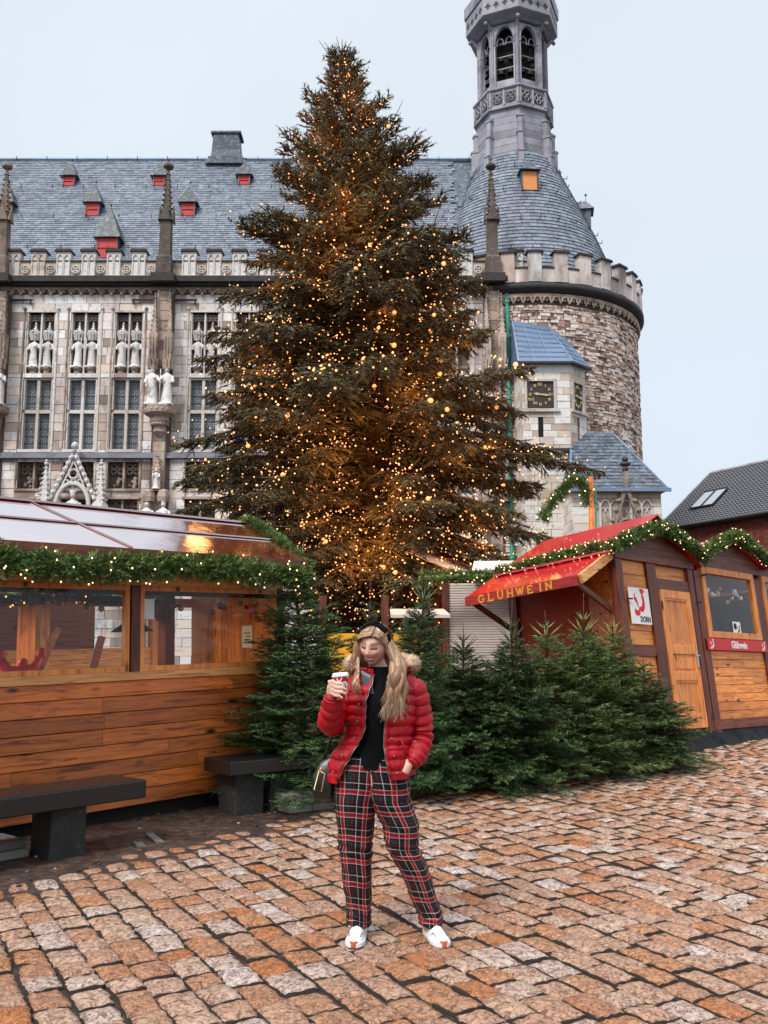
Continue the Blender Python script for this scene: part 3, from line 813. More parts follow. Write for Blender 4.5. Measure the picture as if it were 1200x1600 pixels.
    for sx in (-.18, .18):
        q.box(sx - .165, sx - .125, -.14, -.09, .15, .95); q.box(sx + .125, sx + .165, -.14, -.09, .15, .95)
        q.tube(arch_pts(sx, .95, .3, .28, -.12, 4), .03, 4)
    q.box(-.38, .38, -.15, -.09, .02, .12)
    merlon_me = q.mesh('merlon', M['stone_light'])
    q = MB(); q.prism([(-.46, 1.42), (.46, 1.42), (.40, 1.56), (-.40, 1.56)], 'y', -.2, .46); cap_me = q.mesh('merlon_cap', M['black_stone'])
    rq = MB(); rq.tube([(.22 * math.cos(k * PI / 5), -.02, .42 + .22 * math.sin(k * PI / 5)) for k in range(10)], .045, 4, False, True)
    for k in range(4): rq.ball((.1 * math.cos(k * PI / 2 + .78), -.01, .42 + .1 * math.sin(k * PI / 2 + .78)), .07, 5, 4)
    rose = rq.mesh('rosette', M['stone_light'])
    x = X0 + .4; k = 0
    merlon_x = []
    while x < X1:
        if all(abs(x - p) > .55 for p in piers): merlon_x.append(x)
        x += 1.347
    for x in merlon_x:
        o = link('merlon', merlon_me, th); o.location = (x, -.28, 20.94)
        c = link('cap', cap_me, o)
        if x + .67 < X1 - .2:
            r_ = link('rosette', rose, th); r_.location = (x + .67, -.33, 20.94)
    # pinnacles on the piers
    for p in piers:
        m = MB(); m.tint(.3); m.lathe([(.56, 20.93), (.56, 21.9), (.42, 22.05), (.38, 24.1)], 4, (p, -.45), PI / 4, PI / 4 + 2 * PI)
        for a, b in ((0, -1), (1, 0), (-1, 0)):
            m.prism([(-.34, 24.0), (.34, 24.0), (0, 24.9)], 'y', -.04, .04)
            st = len(m.v) - 6; m.xform(Matrix.Translation((p + a * .36, -.45 + b * .36, 0)) @ Matrix.Rotation(PI / 2 * abs(a), 4, 'Z'), st)
        spire(m, p, -.45, 24.2, 27.6, .5, 9); m.ball((p, -.45, 27.2), .3, 8, 5, (1, 1, .6))
        m.build('pinnacle', M['stone_dark'], th)
    # roof: courses of slates
    rz0, rz1, ry0, ry1 = 21.3, 31.9, .9, 7.3; n = 62
    roof = MB(); roof.tint(.1)
    roof.poly3([(X0, ry0, rz0 - .1), (10.2, ry0, rz0 - .1), (10.2, ry1, rz1 - .1), (X0, ry1, rz1 - .1)], (0, .1, -.1)); roof.poly3([(X0, ry1, rz1 - .1), (10.2, ry1, rz1 - .1), (10.2, 13.8, rz0), (X0, 13.8, rz0)], (0, -.1, -.1))
    roof = roof.build('roof', M['slate_dark'], th)
    sl = MB()
    dy, dz = (ry1 - ry0) / n, (rz1 - rz0) / n
    for i in range(n):
        x = X0 + rgh.uniform(0, .4); y = ry0 + dy * i; z = rz0 + dz * i
        while x < 4:
            w = rgh.uniform(.34, .52); sl.tint(rgh.random()); o = rgh.uniform(0, .014); lift = .028 + o
            sl.add([(x, y - lift, z), (x + w - .012, y - lift, z + rgh.uniform(-.012, .012)), (x + w - .012, y + dy * 1.1, z + dz * 1.1), (x, y + dy * 1.1, z + dz * 1.1), (x, y, z - .03), (x + w - .012, y, z - .03)], [(0, 1, 2, 3), (4, 5, 1, 0)])
            x += w
    sl.build('slates', M['slate'], roof, kind='stuff', fix=False)
    m = MB(); m.tint(.2)
    m.tube([(X0, ry1, rz1 + .02), (10, ry1, rz1 + .02)], .13, 6); m.build('ridge', M['lead'], roof)
    m = MB()
    for i, t in enumerate((.22, .47, .72, .985)):      # snow hooks in staggered rows
        for k in range(18):
            xx = X0 + 1.1 + k * 1.9 + (i % 2) * .8; yy = ry0 + (ry1 - ry0) * t; zz = rz0 + (rz1 - rz0) * t
            m.bar((xx, yy - .05, zz + .1), (xx + .06, yy - .28, zz + .02), .035); m.bar((xx + .06, yy - .28, zz + .02), (xx + .06, yy - .3, zz + .22), .035)
    m.build('roof_hooks', M['iron'], roof, kind='stuff')
    # dormers
    for (x, t, w, h, hr) in ((-19.35, .76, .74, .60, 1.15), (-13.8, .76, .74, .60, 1.15), (-8.6, .77, .74, .60, 1.15), (-22.45, .50, .84, .78, 1.35), (-17.25, .50, .84, .78, 1.35), (-11.6, .50, .84, .78, 1.35), (-15.6, .165, 1.2, 1.15, 2.0)):
        y = ry0 + (ry1 - ry0) * t; z = rz0 + (rz1 - rz0) * t; D = h / 1.65 + .5; m = MB(); m.tint(.5)
        m.box(x - w / 2, x - w / 2 + .04, y - .1, y + D, z - .05, z + h); m.box(x + w / 2 - .04, x + w / 2, y - .1, y + D, z - .05, z + h)
        m.box(x - w / 2 + .04, x + w / 2 - .04, y + .0, y + D, z - .05, z + h)
        d = m.build('dormer', M['slate_dark'], th)
        m = MB(); m.box(x - w / 2 + .045, x + w / 2 - .045, y - .06, y - .005, z, z + h - .02)
        sh = m.build('shutter', M['red_shutter'], d)
        m = MB(); m.bar((x - w / 2 + .06, y - .085, z + h * .5), (x + w / 2 - .06, y - .085, z + h * .5), .05); m.ball((x, y - .08, z + h * .58), .05, 6, 5)
        for q in (-1, 1): m.bar((x + q * (w / 2 - .07), y - .085, z + .03), (x + q * (w / 2 - .07), y - .085, z + h - .05), .04)
        m.build('shutter_trim', M['red_shutter'], d)
        m = MB(); m.tint(.3); a = w / 2 + .17; zt = z + h; yb = y + D + .9
        m.add([(x - a, y - .25, zt), (x + a, y - .25, zt), (x + a, yb, zt), (x - a, yb, zt), (x, y + .30, zt + hr), (x, y + .55, zt + hr)], [(0, 1, 4), (1, 2, 5, 4), (3, 0, 4, 5), (0, 3, 2, 1), (2, 3, 5)])
        m.build('dormer_roof', M['slate_black'], d); m = MB(); m.ball((x, y + .4, zt + hr + .18), .06, 6, 5); m.bar((x, y + .4, zt + hr - .05), (x, y + .4, zt + hr + .18), .025); m.build('finial', M['iron'], d)
        m = MB(); m.tint(.6)
        for q in range(int(h / .16)): m.bar((x + w / 2 + .02, y - .1, z + q * .16), (x + w / 2 + .02, y + D, z + q * .16 + .05), .05, .02)
        m.build('slate_cheek', M['slate_dark'], d)
    # slate-clad chimney on the ridge
    m = MB(); m.tint(.3); x = -9.95
    for i in range(9):
        w = .95 - .02 * i + (.32 if i == 0 else (.16 if i == 1 else 0)); z = 31.4 + i * .22; m.tint(rgh.random())
        m.box(x - w, x + w, ry1 - .6, ry1 + .5, z, z + .225)
    m.box(x - .95, x + .95, ry1 - .7, ry1 + .6, 33.38, 33.5); m.build('chimney', M['slate_dark'], th)
    # green downpipe
    m = MB(); m.tube([(6.55, -.34, 0), (6.55, -.34, 20.2), (6.5, -.2, 20.45)], .115, 8)
    for z in range(1, 11): m.tube([(6.55, -.34, z * 1.95), (6.55, -.34, z * 1.95 + .12)], .155, 8)
    m.build('downpipe', M['copper'], th)
    # framed blind panels beside the pipe
    for z0, z1 in ((4.2, 6.2), (8.4, 10.6), (12.0, 14.6)):
        m = MB(); m.tint(.5); x = 4.6
        m.box(x - .75, x + .45, -.12, .0, z1, z1 + .14); m.box(x - .75, x - .65, -.1, .0, z0, z1); m.box(x + .35, x + .45, -.1, .0, z0, z1)
        for k in range(3): m.tube(arch_pts(x - .48 + k * .33, z1 - .32, .3, .25, -.06, 4), .035, 4)
        m.build('panel_frame', M['stone_brown'], th)
    # iron anchors under the frieze
    for x in (-20.0, -12.2, -11.2):
        m = MB(); m.bar((x, -.15, 19.75), (x + (1.2 if x != -12.2 else -1.3), -.15, 19.75), .07, .1); m.bar((x + (1.1 if x != -12.2 else -1.2), -.15, 19.75), (x + (1.1 if x != -12.2 else -1.2), -.15, 19.5), .08); m.build('wall_anchor', M['iron'], th)
    # gabled canopy over the enthroned group
    gx = -16.0; g = MB(); g.tint(.2)
    g.tube(arch_pts(gx, 8.55, 1.7, 1.15, -.62, 7), .12, 6)
    for k in range(9):
        t = k / 8; 
        for q in (-1, 1):
            g.ball((gx + q * 1.15 * (1 - t), -.66, 8.95 + t * 2.4), .13, 5, 4)
    for q in (-1, 1):
        g.bar((gx + q * 1.15, -.6, 8.9), (gx, -.6, 11.35), .16)
        g.bar((gx + q * .6, -.6, 9.5), (gx, -.6, 10.9), .08)
    g.tube([(gx + .24 * math.cos(k * PI / 5), -.6, 10.2 + .24 * math.sin(k * PI / 5)) for k in range(10)], .06, 5, False, True)
    for k in range(3): g.tube([(gx + (k - 1) * .38 + .15 * math.cos(j * PI / 4), -.6, 9.75 + .15 * math.sin(j * PI / 4)) for j in range(8)], .05, 4, False, True)
    g.ball((gx, -.6, 11.7), .2, 6, 5); g.bar((gx, -.6, 11.2), (gx, -.6, 11.8), .12)
    g.box(gx - 1.0, gx + 1.0, -.55, -.42, 9.35, 9.5)
    for q in (-1, 1): spire(g, gx + q * 1.42, -.6, 8.6, 10.9, .52, 7); 
    for q in (-1, 1): g.lathe([(.36, 8.2), (.46, 8.45), (.4, 8.65)], 6, (gx + q * 1.42, -.6))
    g.build('gabled_canopy', M['statue'], th)
    # statues
    names = {0: 'first', 1: 'second', 2: 'third'}
    sd = 40
    attrs = ['holding a long staff', 'with one arm raised', 'with a book at the chest', 'with bowed head']
    for i, c in enumerate(wc):
        if c < -21.5 or c > -4: continue
        j = [k for k in wc if k > -21.5].index(c)
        order = ['leftmost', 'second', 'third', 'fourth', 'fifth', 'sixth'][j]
        for q in (-1, 1):
            sd += 1
            add_statue(c + q * .37, FY + .18, 16.15, sd, 'robed statue, %s of the pair in the %s facade niche' % ('left' if q < 0 else 'right', order), False, 1.65, 'statues standing in the facade niches')
    for p, nm in ((-20.45, 'leftmost pier'), (-11.70, 'pier left of the christmas tree')):
        for q in (-1, 1):
            sd += 1; add_statue(p + q * .38, FY - .72, 13.9, sd, 'white statue on a console, %s of two on the %s' % ('left' if q < 0 else 'right', nm), False, 1.95, 'statues on the piers')
            sd += 1; add_statue(p + q * .42, FY - .72, 6.75, sd, 'white statue low on the %s, %s of two' % (nm, 'left' if q < 0 else 'right'), False, 2.0, 'statues on the piers')
    add_statue(-16.0, FY - .5, 7.0, 3, 'large white enthroned statue under the crocketed gable of the facade', True, 2.3)
    add_statue(-17.35, FY - .5, 6.9, 5, 'small kneeling white statue left of the enthroned figure', True, 1.75)
    add_statue(-14.7, FY - .5, 6.9, 8, 'small kneeling white statue right of the enthroned figure', True, 1.75)
    add_statue(-11.7, FY - .72, 9.45, 9, 'small dark figure in the tabernacle above the lower pier canopy', False, 1.0)
make_hall()

# ---------------------------------------------------------------- round tower
TX, TY, TR = 8.15, 53.5, 6.95
def make_tower():
    tw = thing('round_tower', 'massive round rubble stone tower with battlements, flared slate cone and octagonal belfry', 'tower', (TX, TY, 0))
    m = MB(); m.tint(.2); m.lathe([(TR - .1, 0), (TR - .1, 20.0)], 64); m.build('wall', M['mortar'], tw, True)
    rg = random.Random(5); m = MB(); z = 6.0
    while z < 19.35:
        h = rg.uniform(.13, .22); a = -PI * .80
        while a < .35:
            w = rg.choice((.18, .25, .32, .42, .5)) * rg.uniform(.8, 1.2); da = w / TR; r0, r1 = TR - .12, TR + rg.uniform(-.05, .06); m.tint(rg.random())
            j = lambda: rg.uniform(-.02, .02); g = .014 / TR * 1.2
            b = [(a + g, z + .014 + j()), (a + da - g, z + .014 + j()), (a + da - g, z + h - .014 + j()), (a + g, z + h - .014 + j())]
            vs = [((r0) * math.cos(p), (r0) * math.sin(p), q) for p, q in b] + [(r1 * math.cos(p), r1 * math.sin(p), q) for p, q in b]
            m.add(vs, [(4, 5, 6, 7), (0, 1, 5, 4), (1, 2, 6, 5), (2, 3, 7, 6), (3, 0, 4, 7)])
            a += da
        z += h
    m.build('rubble_stonework', M['rubble'], tw, kind='stuff', fix=False)
    m = MB(); m.tint(.3); m.lathe([(TR, 19.95), (TR + .18, 20.0), (TR + .3, 20.12), (TR + .42, 20.2), (TR + .42, 20.45), (TR + .3, 20.5), (TR + .05, 20.52), (TR - .3, 20.53)], 72); m.build('cornice', M['black_stone'], tw, True)
    m = MB(); m.tint(.4); n = 88
    for i in range(n):
        a = 2 * PI * i / n
        if not (-PI * .85 < (a if a < PI else a - 2 * PI) < .4): continue
        c = Matrix.Rotation(a, 4, 'Z'); st = len(m.v)
        m.tube([(TR + .12, .19 * math.cos(PI - k * PI / 6), 19.55 + .24 * math.sin(k * PI / 6)) for k in range(7)], .065, 5); m.ball((TR + .1, .24, 19.5), .085, 5, 4); m.ball((TR + .06, 0, 19.62), .07, 5, 4)
        m.xform(c, st)
    m.lathe([(TR + .02, 19.72), (TR + .14, 19.75), (TR + .14, 19.95), (TR, 19.96)], 72); m.build('arch_frieze', M['stone_brown'], tw)
    m = MB(); m.tint(.5); m.lathe([(TR + .28, 20.54), (TR + .28, 21.3), (TR - .1, 21.3), (TR - .1, 20.54)], 64); m.build('parapet', M['ashlar'], tw)
    m = MB(); m.lathe([(TR + .33, 21.3), (TR + .33, 21.38), (TR - .15, 21.38), (TR - .15, 21.3)], 64); m.build('coping', M['black_stone'], tw)
    q = MB(); q.tint(.1); q.box(-.30, .16, -.36, .36, 0, 1.62); me = q.mesh('merlon', M['ashlar']); q = MB(); q.prism([(-.48, 1.62), (.48, 1.62), (.42, 1.74), (-.42, 1.74)], 'x', -.36, .24); cp = q.mesh('cap', M['black_stone'])
    for i in range(32):
        a = 2 * PI * i / 32 - .02; o = link('merlon', me, tw); r = TR + .18; o.location = (r * math.cos(a), r * math.sin(a), 20.54); o.rotation_euler = (0, 0, a); link('cap', cp, o)
    # flared cone in courses
    prof = [(20.8, 6.5), (22.5, 5.95), (24.0, 5.38), (25.5, 4.80), (27.0, 4.16), (28.4, 3.52), (29.6, 2.96), (30.8, 2.40)]
    def rad(z):
        for (a, b), (c, d) in zip(prof[:-1], prof[1:]):
            if a <= z <= c: return b + (d - b) * (z - a) / (c - a)
        return prof[-1][1]
    m = MB(); m.tint(.2); m.lathe([(rad(z) - .05, z) for z in np.arange(20.8, 30.8, .5)], 48); cone = m.build('roof', M['slate_dark'], tw, True)
    m = MB(); z = 20.9
    while z < 30.6:
        r0, r1 = rad(z) + .035, rad(z + .27) - .01; n = max(26, int(2 * PI * r0 / .42)); off = rg.random() * .3
        for k in range(n):
            a = 2 * PI * k / n + off; b = a + 2 * PI / n * .97
            if math.sin((a + b) / 2) > .45: continue
            m.tint(rg.random()); e = rg.uniform(0, .02)
            m.add([((r0 + e) * math.cos(a), (r0 + e) * math.sin(a), z + rg.uniform(-.01, .01)), ((r0 + e) * math.cos(b), (r0 + e) * math.sin(b), z), (r1 * math.cos(b), r1 * math.sin(b), z + .28), (r1 * math.cos(a), r1 * math.sin(a), z + .28), ((r0 - .06) * math.cos(a), (r0 - .06) * math.sin(a), z - .01), ((r0 - .06) * math.cos(b), (r0 - .06) * math.sin(b), z - .01)], [(0, 1, 2, 3), (4, 5, 1, 0)])
        z += .25
    m.build('slates', M['slate'], cone, kind='stuff', fix=False)
    m = MB()
    for z, n, o in ((23.0, 16, 0), (25.2, 14, .2), (27.4, 12, .1), (29.4, 10, .3)):
        for k in range(n):
            a = -PI * k / n - o * .5; r = rad(z); c, s = math.cos(a), math.sin(a); m.bar((r * c, r * s, z + .1), ((r + .22) * c, (r + .22) * s, z), .035); m.bar(((r + .22) * c, (r + .22) * s, z), ((r + .24) * c, (r + .24) * s, z + .2), .035)
    m.build('roof_hooks', M['iron'], cone, kind='stuff')
    # dormers on the cone
    for a, zb, lit in ((-PI / 2 + .06, 27.35, True), (-.18, 26.4, False)):
        r = rad(zb); m = MB(); m.tint(.5); m.box(-.48, -.43, -1.2, .1, 0, 1.2); m.box(.43, .48, -1.2, .1, 0, 1.2); m.box(-.43, .43, -1.2, -.06, 0, 1.18)
        d = m.build('dormer', M['slate_dark'], tw); d.location = (r * math.cos(a), r * math.sin(a), zb); d.rotation_euler = (0, 0, a - PI / 2)
        m = MB(); m.box(-.42, .42, -.02, .06, .03, 1.15); m.build('shutter', M['orange_shutter'] if lit else M['slate_dark'], d)
        m = MB(); m.add([(-.62, .3, 1.2), (.62, .3, 1.2), (.62, -1.8, 1.2), (-.62, -1.8, 1.2), (0, -.15, 1.95), (0, -2.0, 1.95)], [(0, 1, 4), (1, 2, 5, 4), (3, 0, 4, 5), (0, 3, 2, 1), (2, 3, 5)]); m.build('dormer_roof', M['slate_dark'], d)
        m = MB(); m.bar((0, -.15, 1.9), (0, -.15, 2.3), .04); m.ball((0, -.15, 2.35), .09, 6, 5); m.build('finial', M['copper'], d)
    # octagonal lantern
    A0 = 0.0; A1 = A0 + 2 * PI; k8 = 1 / math.cos(PI / 8)
    m = MB()
    for i in range(9):
        z = 29.5 + i * .46; m.tint(rg.random()); r = 2.33; m.lathe([(r, z), (r, z + .44), (r - .03, z + .46)], 8, (0, 0), A0, A1)
    m.build('drum', M['lantern'], tw)
    rv = 2.34
    for i in range(8):       # stepped buttresses on the corners
        a = A0 + i * PI / 4; m = MB(); st = 0; m.tint(rg.random())
        m.box(rv - .15, rv + .50, -.17, .17, 28.7, 30.6); m.box(rv - .15, rv + .34, -.15, .15, 30.6, 31.9); m.box(rv - .15, rv + .2, -.13, .13, 31.9, 33.0)
        for x, z in ((.5, 30.6), (.34, 31.9), (.2, 33.0)): m.prism([(rv - .1, z + .22), (rv + x + .05, z), (rv + x + .05, z - .08), (rv - .1, z - .02)], 'y', -.19, .19)
        m.xform(Matrix.Rotation(a, 4, 'Z')); m.build('buttress', M['lantern'], tw)
    m = MB(); m.tint(.3); m.lathe([(2.3, 33.6), (2.52, 33.66), (2.52, 33.76), (2.42, 33.85), (2.42, 34.85), (2.56, 34.95), (2.56, 35.05), (2.3, 35.1), (.1, 35.11)], 8, (0, 0), A0, A1); gal = m.build('gallery', M['lantern'], tw)
    tr = MB(); tr.tint(.9); ap = 2.42 * math.cos(PI / 8)
    for i in range(8):
        a = i * PI / 4 + PI / 8; st = len(tr.v); tr.tint(.8)
        for s in (-.42, .42):
            for q in range(4): 
                tr.tube([(ap + .05, s + .15 * math.cos(q * PI / 2) + .15 * math.cos(k * PI / 3), 34.35 + .17 * math.sin(q * PI / 2) + .15 * math.sin(k * PI / 3)) for k in range(6)], .035, 4, False, True)
        for s in (-.86, 0, .86): tr.box(ap, ap + .09, s - .05, s + .05, 33.86, 34.84)
        tr.xform(Matrix.Rotation(a, 4, 'Z'), st)
    tr.build('quatrefoils', M['lantern'], gal)
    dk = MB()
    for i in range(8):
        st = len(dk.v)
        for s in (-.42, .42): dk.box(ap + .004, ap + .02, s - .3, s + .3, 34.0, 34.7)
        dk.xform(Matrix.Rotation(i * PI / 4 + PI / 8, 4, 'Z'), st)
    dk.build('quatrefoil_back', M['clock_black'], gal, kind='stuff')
    rl = 2.10; al = rl * math.cos(PI / 8)
    for i in range(8):
        a = A0 + i * PI / 4; m = MB(); m.tint(rg.random()); m.tube([(rl - .08, 0, 35.1), (rl - .08, 0, 39.6)], .16, 8)
        m.tube([(rl + .08, 0, 35.1), (rl + .08, 0, 39.5)], .06, 6)
        for z in np.arange(35.9, 39.4, .75): m.tube([(rl - .08, 0, z), (rl - .08, 0, z + .04)], .175, 8)
        m.xform(Matrix.Rotation(a, 4, 'Z')); m.build('corner_shaft', M['lantern'], tw)
        # face: mullioned pointed opening
        m = MB(); m.tint(rg.random()); hw = rl * math.sin(PI / 8) - .1; ow = hw * .80
        side = [(-hw, 35.1), (-ow, 35.1)] + [(-ow * math.cos(t * PI / 2), 38.15 + 1.15 * math.sin(t * PI / 2)) for t in [k / 6 for k in range(7)]] + [(0, 39.65), (-hw, 39.65)]
        m.prism(side, 'x', al - .22, al); m.prism([(-a_, b_) for a_, b_ in side][::-1], 'x', al - .22, al)
        m.tube([(al + .02, p[0], p[2]) for p in arch_pts(0, 38.15, ow * 2 + .1, 1.22, 0, 6)], .045, 5)
        for q in (-1, 1): m.bar((al + .02, q * (ow + .05), 35.1), (al + .02, q * (ow + .05), 38.0), .08)
        m.tube([(al - .1, p[0], p[2]) for p in arch_pts(-ow / 2, 38.1, ow * .8, .5, 0, 4)], .03, 4); m.tube([(al - .1, p[0], p[2]) for p in arch_pts(ow / 2, 38.1, ow * .8, .5, 0, 4)], .03, 4)
        m.box(al - .12, al - .06, -ow, ow, 35.1, 35.75)
        m.xform(Matrix.Rotation(i * PI / 4 + PI / 8, 4, 'Z')); f = m.build('belfry_face', M['lantern'], tw)
    m = MB(); m.tint(.5)
    for z in (36.7, 37.5, 38.4): m.lathe([(1.68, z), (1.68, z + .07), (1.56, z + .07), (1.56, z)], 8, (0, 0), A0, A1); m.box(-1.7, 1.7, -.05, .05, z, z + .06); m.box(-.05, .05, -1.7, 1.7, z, z + .06)
    m.build('bell_frame', M['lantern'], tw)
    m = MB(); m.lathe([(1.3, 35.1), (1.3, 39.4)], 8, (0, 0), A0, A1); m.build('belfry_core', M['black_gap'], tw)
    for z, rb in ((36.7, .22), (37.5, .17), (38.4, .12)):
        bm = MB(); bm.lathe([(rb * 1.1, -rb * 1.9), (rb * .85, -rb * 1.6), (rb * .6, -rb * .8), (rb * .5, -rb * .3), (.02, 0)], 12); me = bm.mesh('bell', M['bell'], True)
        for i in range(8):
            for s in (-.3, .3):
                o = link('bell', me, tw); c = Matrix.Rotation(i * PI / 4 + PI / 8, 3, 'Z') @ Vector((1.56, s, z)); o.location = c
    m = MB(); m.tint(.4)
    for r0, r1, z0, z1 in ((2.2, 2.4, 39.45, 39.6), (2.4, 2.86, 39.6, 39.8)): m.lathe([(r0, z0), (r1, z1)], 8, (0, 0), A0, A1)
    m.lathe([(2.2, 39.44), (2.36, 39.45)], 8, (0, 0), A0, A1)
    m.lathe([(2.86, 39.8), (2.92, 39.85), (2.92, 41.0), (2.72, 41.0), (2.72, 40.2), (.1, 40.2)], 8, (0, 0), A0, A1); m.build('crown', M['lantern'], tw)
    me = MB(); me.box(-.22, .1, -.38, .38, 0, .75); me.tint(.3); mm = me.mesh('merlon', M['lantern'])
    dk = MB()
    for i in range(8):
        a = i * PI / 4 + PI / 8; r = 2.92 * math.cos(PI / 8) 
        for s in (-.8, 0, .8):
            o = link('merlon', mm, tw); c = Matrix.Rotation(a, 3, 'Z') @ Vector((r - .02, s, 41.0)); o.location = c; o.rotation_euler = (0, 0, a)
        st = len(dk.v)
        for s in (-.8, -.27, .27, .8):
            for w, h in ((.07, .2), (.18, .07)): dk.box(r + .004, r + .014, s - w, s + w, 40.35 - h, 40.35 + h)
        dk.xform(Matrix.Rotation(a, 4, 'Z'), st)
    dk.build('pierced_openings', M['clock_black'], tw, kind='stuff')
    for i in range(8):
        a = A0 + i * PI / 4; m = MB(); m.tint(.4); m.bar((2.05, 0, 38.95), (2.6, 0, 39.62), .16); m.ball((2.66, 0, 39.4), .13, 6, 5); m.xform(Matrix.Rotation(a, 4, 'Z')); m.build('gargoyle', M['lantern'], tw)
    m = MB(); m.tint(.3); m.lathe([(1.9, 40.2), (1.9, 42.5), (1.2, 44.5), (.5, 46.5), (.1, 49.5)], 8, (0, 0), A0, A1); m.build('cap_spire', M['slate_dark'], tw)
make_tower()

# ---------------------------------------------------------------- clock turret
def make_turret():
    ox, oy = 9.2, 44.0
    ct = thing('clock_turret', 'pale sandstone clock turret with black clock faces and blue lead roof', 'turret', (ox, oy, 0))
    L = -2.35; c = .98
    def outline(g=0.0): return [(L - g, 3.4), (L - g, 0 - g), (0 + g * .4, 0 - g), (c + g, c - g * .4), (c + g, 3.4)]
    m = MB(); m.tint(.2)
    def prism(g, z0, z1, mb): 
        p = outline(g); n = len(p); mb.add([(a, b, z0) for a, b in p] + [(a, b, z1) for a, b in p], [tuple(range(n)), tuple(range(2 * n - 1, n - 1, -1))] + [(i, n + i, n + (i + 1) % n, (i + 1) % n) for i in range(n)])
    prism(-.05, 0, 15.2, m); m.build('wall', M['mortar'], ct)
    rg = random.Random(9)
    s2 = Matrix.Rotation(PI / 4, 3, 'Z'); cl = c * math.sqrt(2)
    ex1 = [(-2.13, -.80, 13.06, 14.46), (-1.6, -1.36, 11.6, 12.6), (-1.55, -1.15, 5.0, 5.9)]
    cw = [b for b in rows_blocks(L, 0, 0, 15.25, .38, .45, 1.1, ex1, rg)]; cw2 = [b for b in rows_blocks(0, cl, 0, 15.25, .38, .45, .95, [(.28, 1.1, 13.06, 14.46), (.6, .8, 11.4, 12.7)], rg)]
    big = sorted([b for b in cw if b[2] > 4.5], key=lambda b: -(b[1] - b[0]))[:45]; big = set(big)
    rest = MB()
    for b in cw:
        inset = .0 if b[3] > 10.9 else .032
        q = MB() if b in big else rest; q.tint(rg.random()); q.box(b[0] + .01, b[1] - .01, inset - rg.uniform(.0, .02), inset + .06, b[2] + .01, b[3] - .01, .006)
        if b in big: q.build('stone', M['tower_ashlar'], ct)
    for b in cw2:
        st = len(rest.v); inset = .0 if b[3] > 10.9 else .032; rest.tint(rg.random()); rest.box(b[0] + .01, b[1] - .01, inset - rg.uniform(0, .02), inset + .06, b[2] + .01, b[3] - .01, .006); rest.xform(s2.to_4x4(), st)
    for b in rows_blocks(c, 3.4, 0, 15.25, .38, .45, 1.1, (), rg): rest.tint(rg.random()); rest.box(c - .05, c + .015, b[0] + .01, b[1] - .01, b[2] + .01, b[3] - .01)
    for b in rows_blocks(0, 3.4, 0, 15.25, .38, .45, 1.1, (), rg): rest.tint(rg.random()); rest.box(L - .015, L + .05, b[0] + .01, b[1] - .01, b[2] + .01, b[3] - .01)
    rest.build('stonework', M['tower_ashlar'], ct, kind='stuff')
    m = MB(); m.tint(.3); prism(.14, 10.86, 11.02, m); m.build('corbel_course', M['black_stone'], ct)
    m = MB(); m.tint(.1); prism(.06, 15.2, 15.36, m); m.build('eaves_course', M['stone_light'], ct)
    m = MB(); m.box(-1.6, -1.36, .02, .3, 11.6, 12.6); m.box(-1.55, -1.15, .12, .3, 5.0, 5.9); m.build('slit', M['black_gap'], ct)
    def clock(mtx, w):
        m = MB(); m.box(-w, w, -.0, .1, -.66, .66); m.xform(mtx); ck = m.build('clock', M['clock_black'], ct)
        m = MB(); m.tint(.2)
        for a, b, cc, d in ((-w - .13, -w, -.78, .78), (w, w + .13, -.78, .78)): m.box(a, b, -.1, .08, cc, d)
        for cc, d in ((.66, .78),): m.box(-w, w, -.1, .08, cc, d)
        m.box(-w - .28, w + .28, -.16, .08, -.9, -.78); m.xform(mtx); m.build('clock_frame', M['stone_light'], ck)
        m = MB()
        NUM = ['XII', 'I', 'II', 'III', 'IV', 'V', 'VI', 'VII', 'VIII', 'IX', 'X', 'XI']
        kx = w / .66
        for h, s in enumerate(NUM):
            a = PI / 2 - h * PI / 6; cx, cz = .51 * math.cos(a) * kx, .51 * math.sin(a); x = cx - .045 * (len(s) - 1) * kx * .9
            for ch in s:
                hh = .075
                if ch == 'I': m.bar((x, -.03, cz - hh), (x, -.03, cz + hh), .028, .02)
                elif ch == 'V': m.bar((x - .03, -.03, cz + hh), (x, -.03, cz - hh), .026, .02); m.bar((x + .03, -.034, cz + hh), (x, -.034, cz - hh), .02, .02)
                else: m.bar((x - .035, -.03, cz + hh), (x + .035, -.03, cz - hh), .026, .02); m.bar((x + .035, -.034, cz + hh), (x - .035, -.034, cz - hh), .02, .02)
                x += .075 * kx
        m.xform(mtx); m.build('numerals', M['gold'], ck)
        for nm, a, l, wd in (('minute_hand', R(90 - 97), .52, .05), ('hour_hand', R(90 - 278), .36, .07)):
            m = MB(); ca, sa = math.cos(a), math.sin(a)
            P = lambda r, o: ((r * ca - o * sa) * kx, r * sa + o * ca)
            m.prism([P(-.12, -wd * .4), P(-.12, wd * .4), P(.0, wd * .5), P(l * .5, wd), P(l, 0), P(l * .5, -wd), P(0, -wd * .5)], 'y', -.06 if nm[0] == 'm' else -.045, -.046 if nm[0] == 'm' else -.031); m.xform(mtx); m.build(nm, M['gold'], ck)
    clock(Matrix.Translation((-1.465, .02, 13.76)), .66)
    clock((s2.to_4x4()) @ Matrix.Translation((.69, .02, 13.76)), .40)
    # lead roof: hipped, in sheets with rolls
    z0 = 15.36; rp = [(L - .2, 3.2), (L - .2, -.28), (.12, -.28), (c + .3, c - .1), (c + .3, 3.2)]; ra, rb = (L - .1, 2.2, 18.3), (-.55, 2.2, 18.0)
    m = MB(); m.tint(.2); vs = [(a, b, z0) for a, b in rp] + [ra, rb, (rp[0][0], 3.2, 18.3), (rp[4][0] - .9, 3.2, 18.0)]
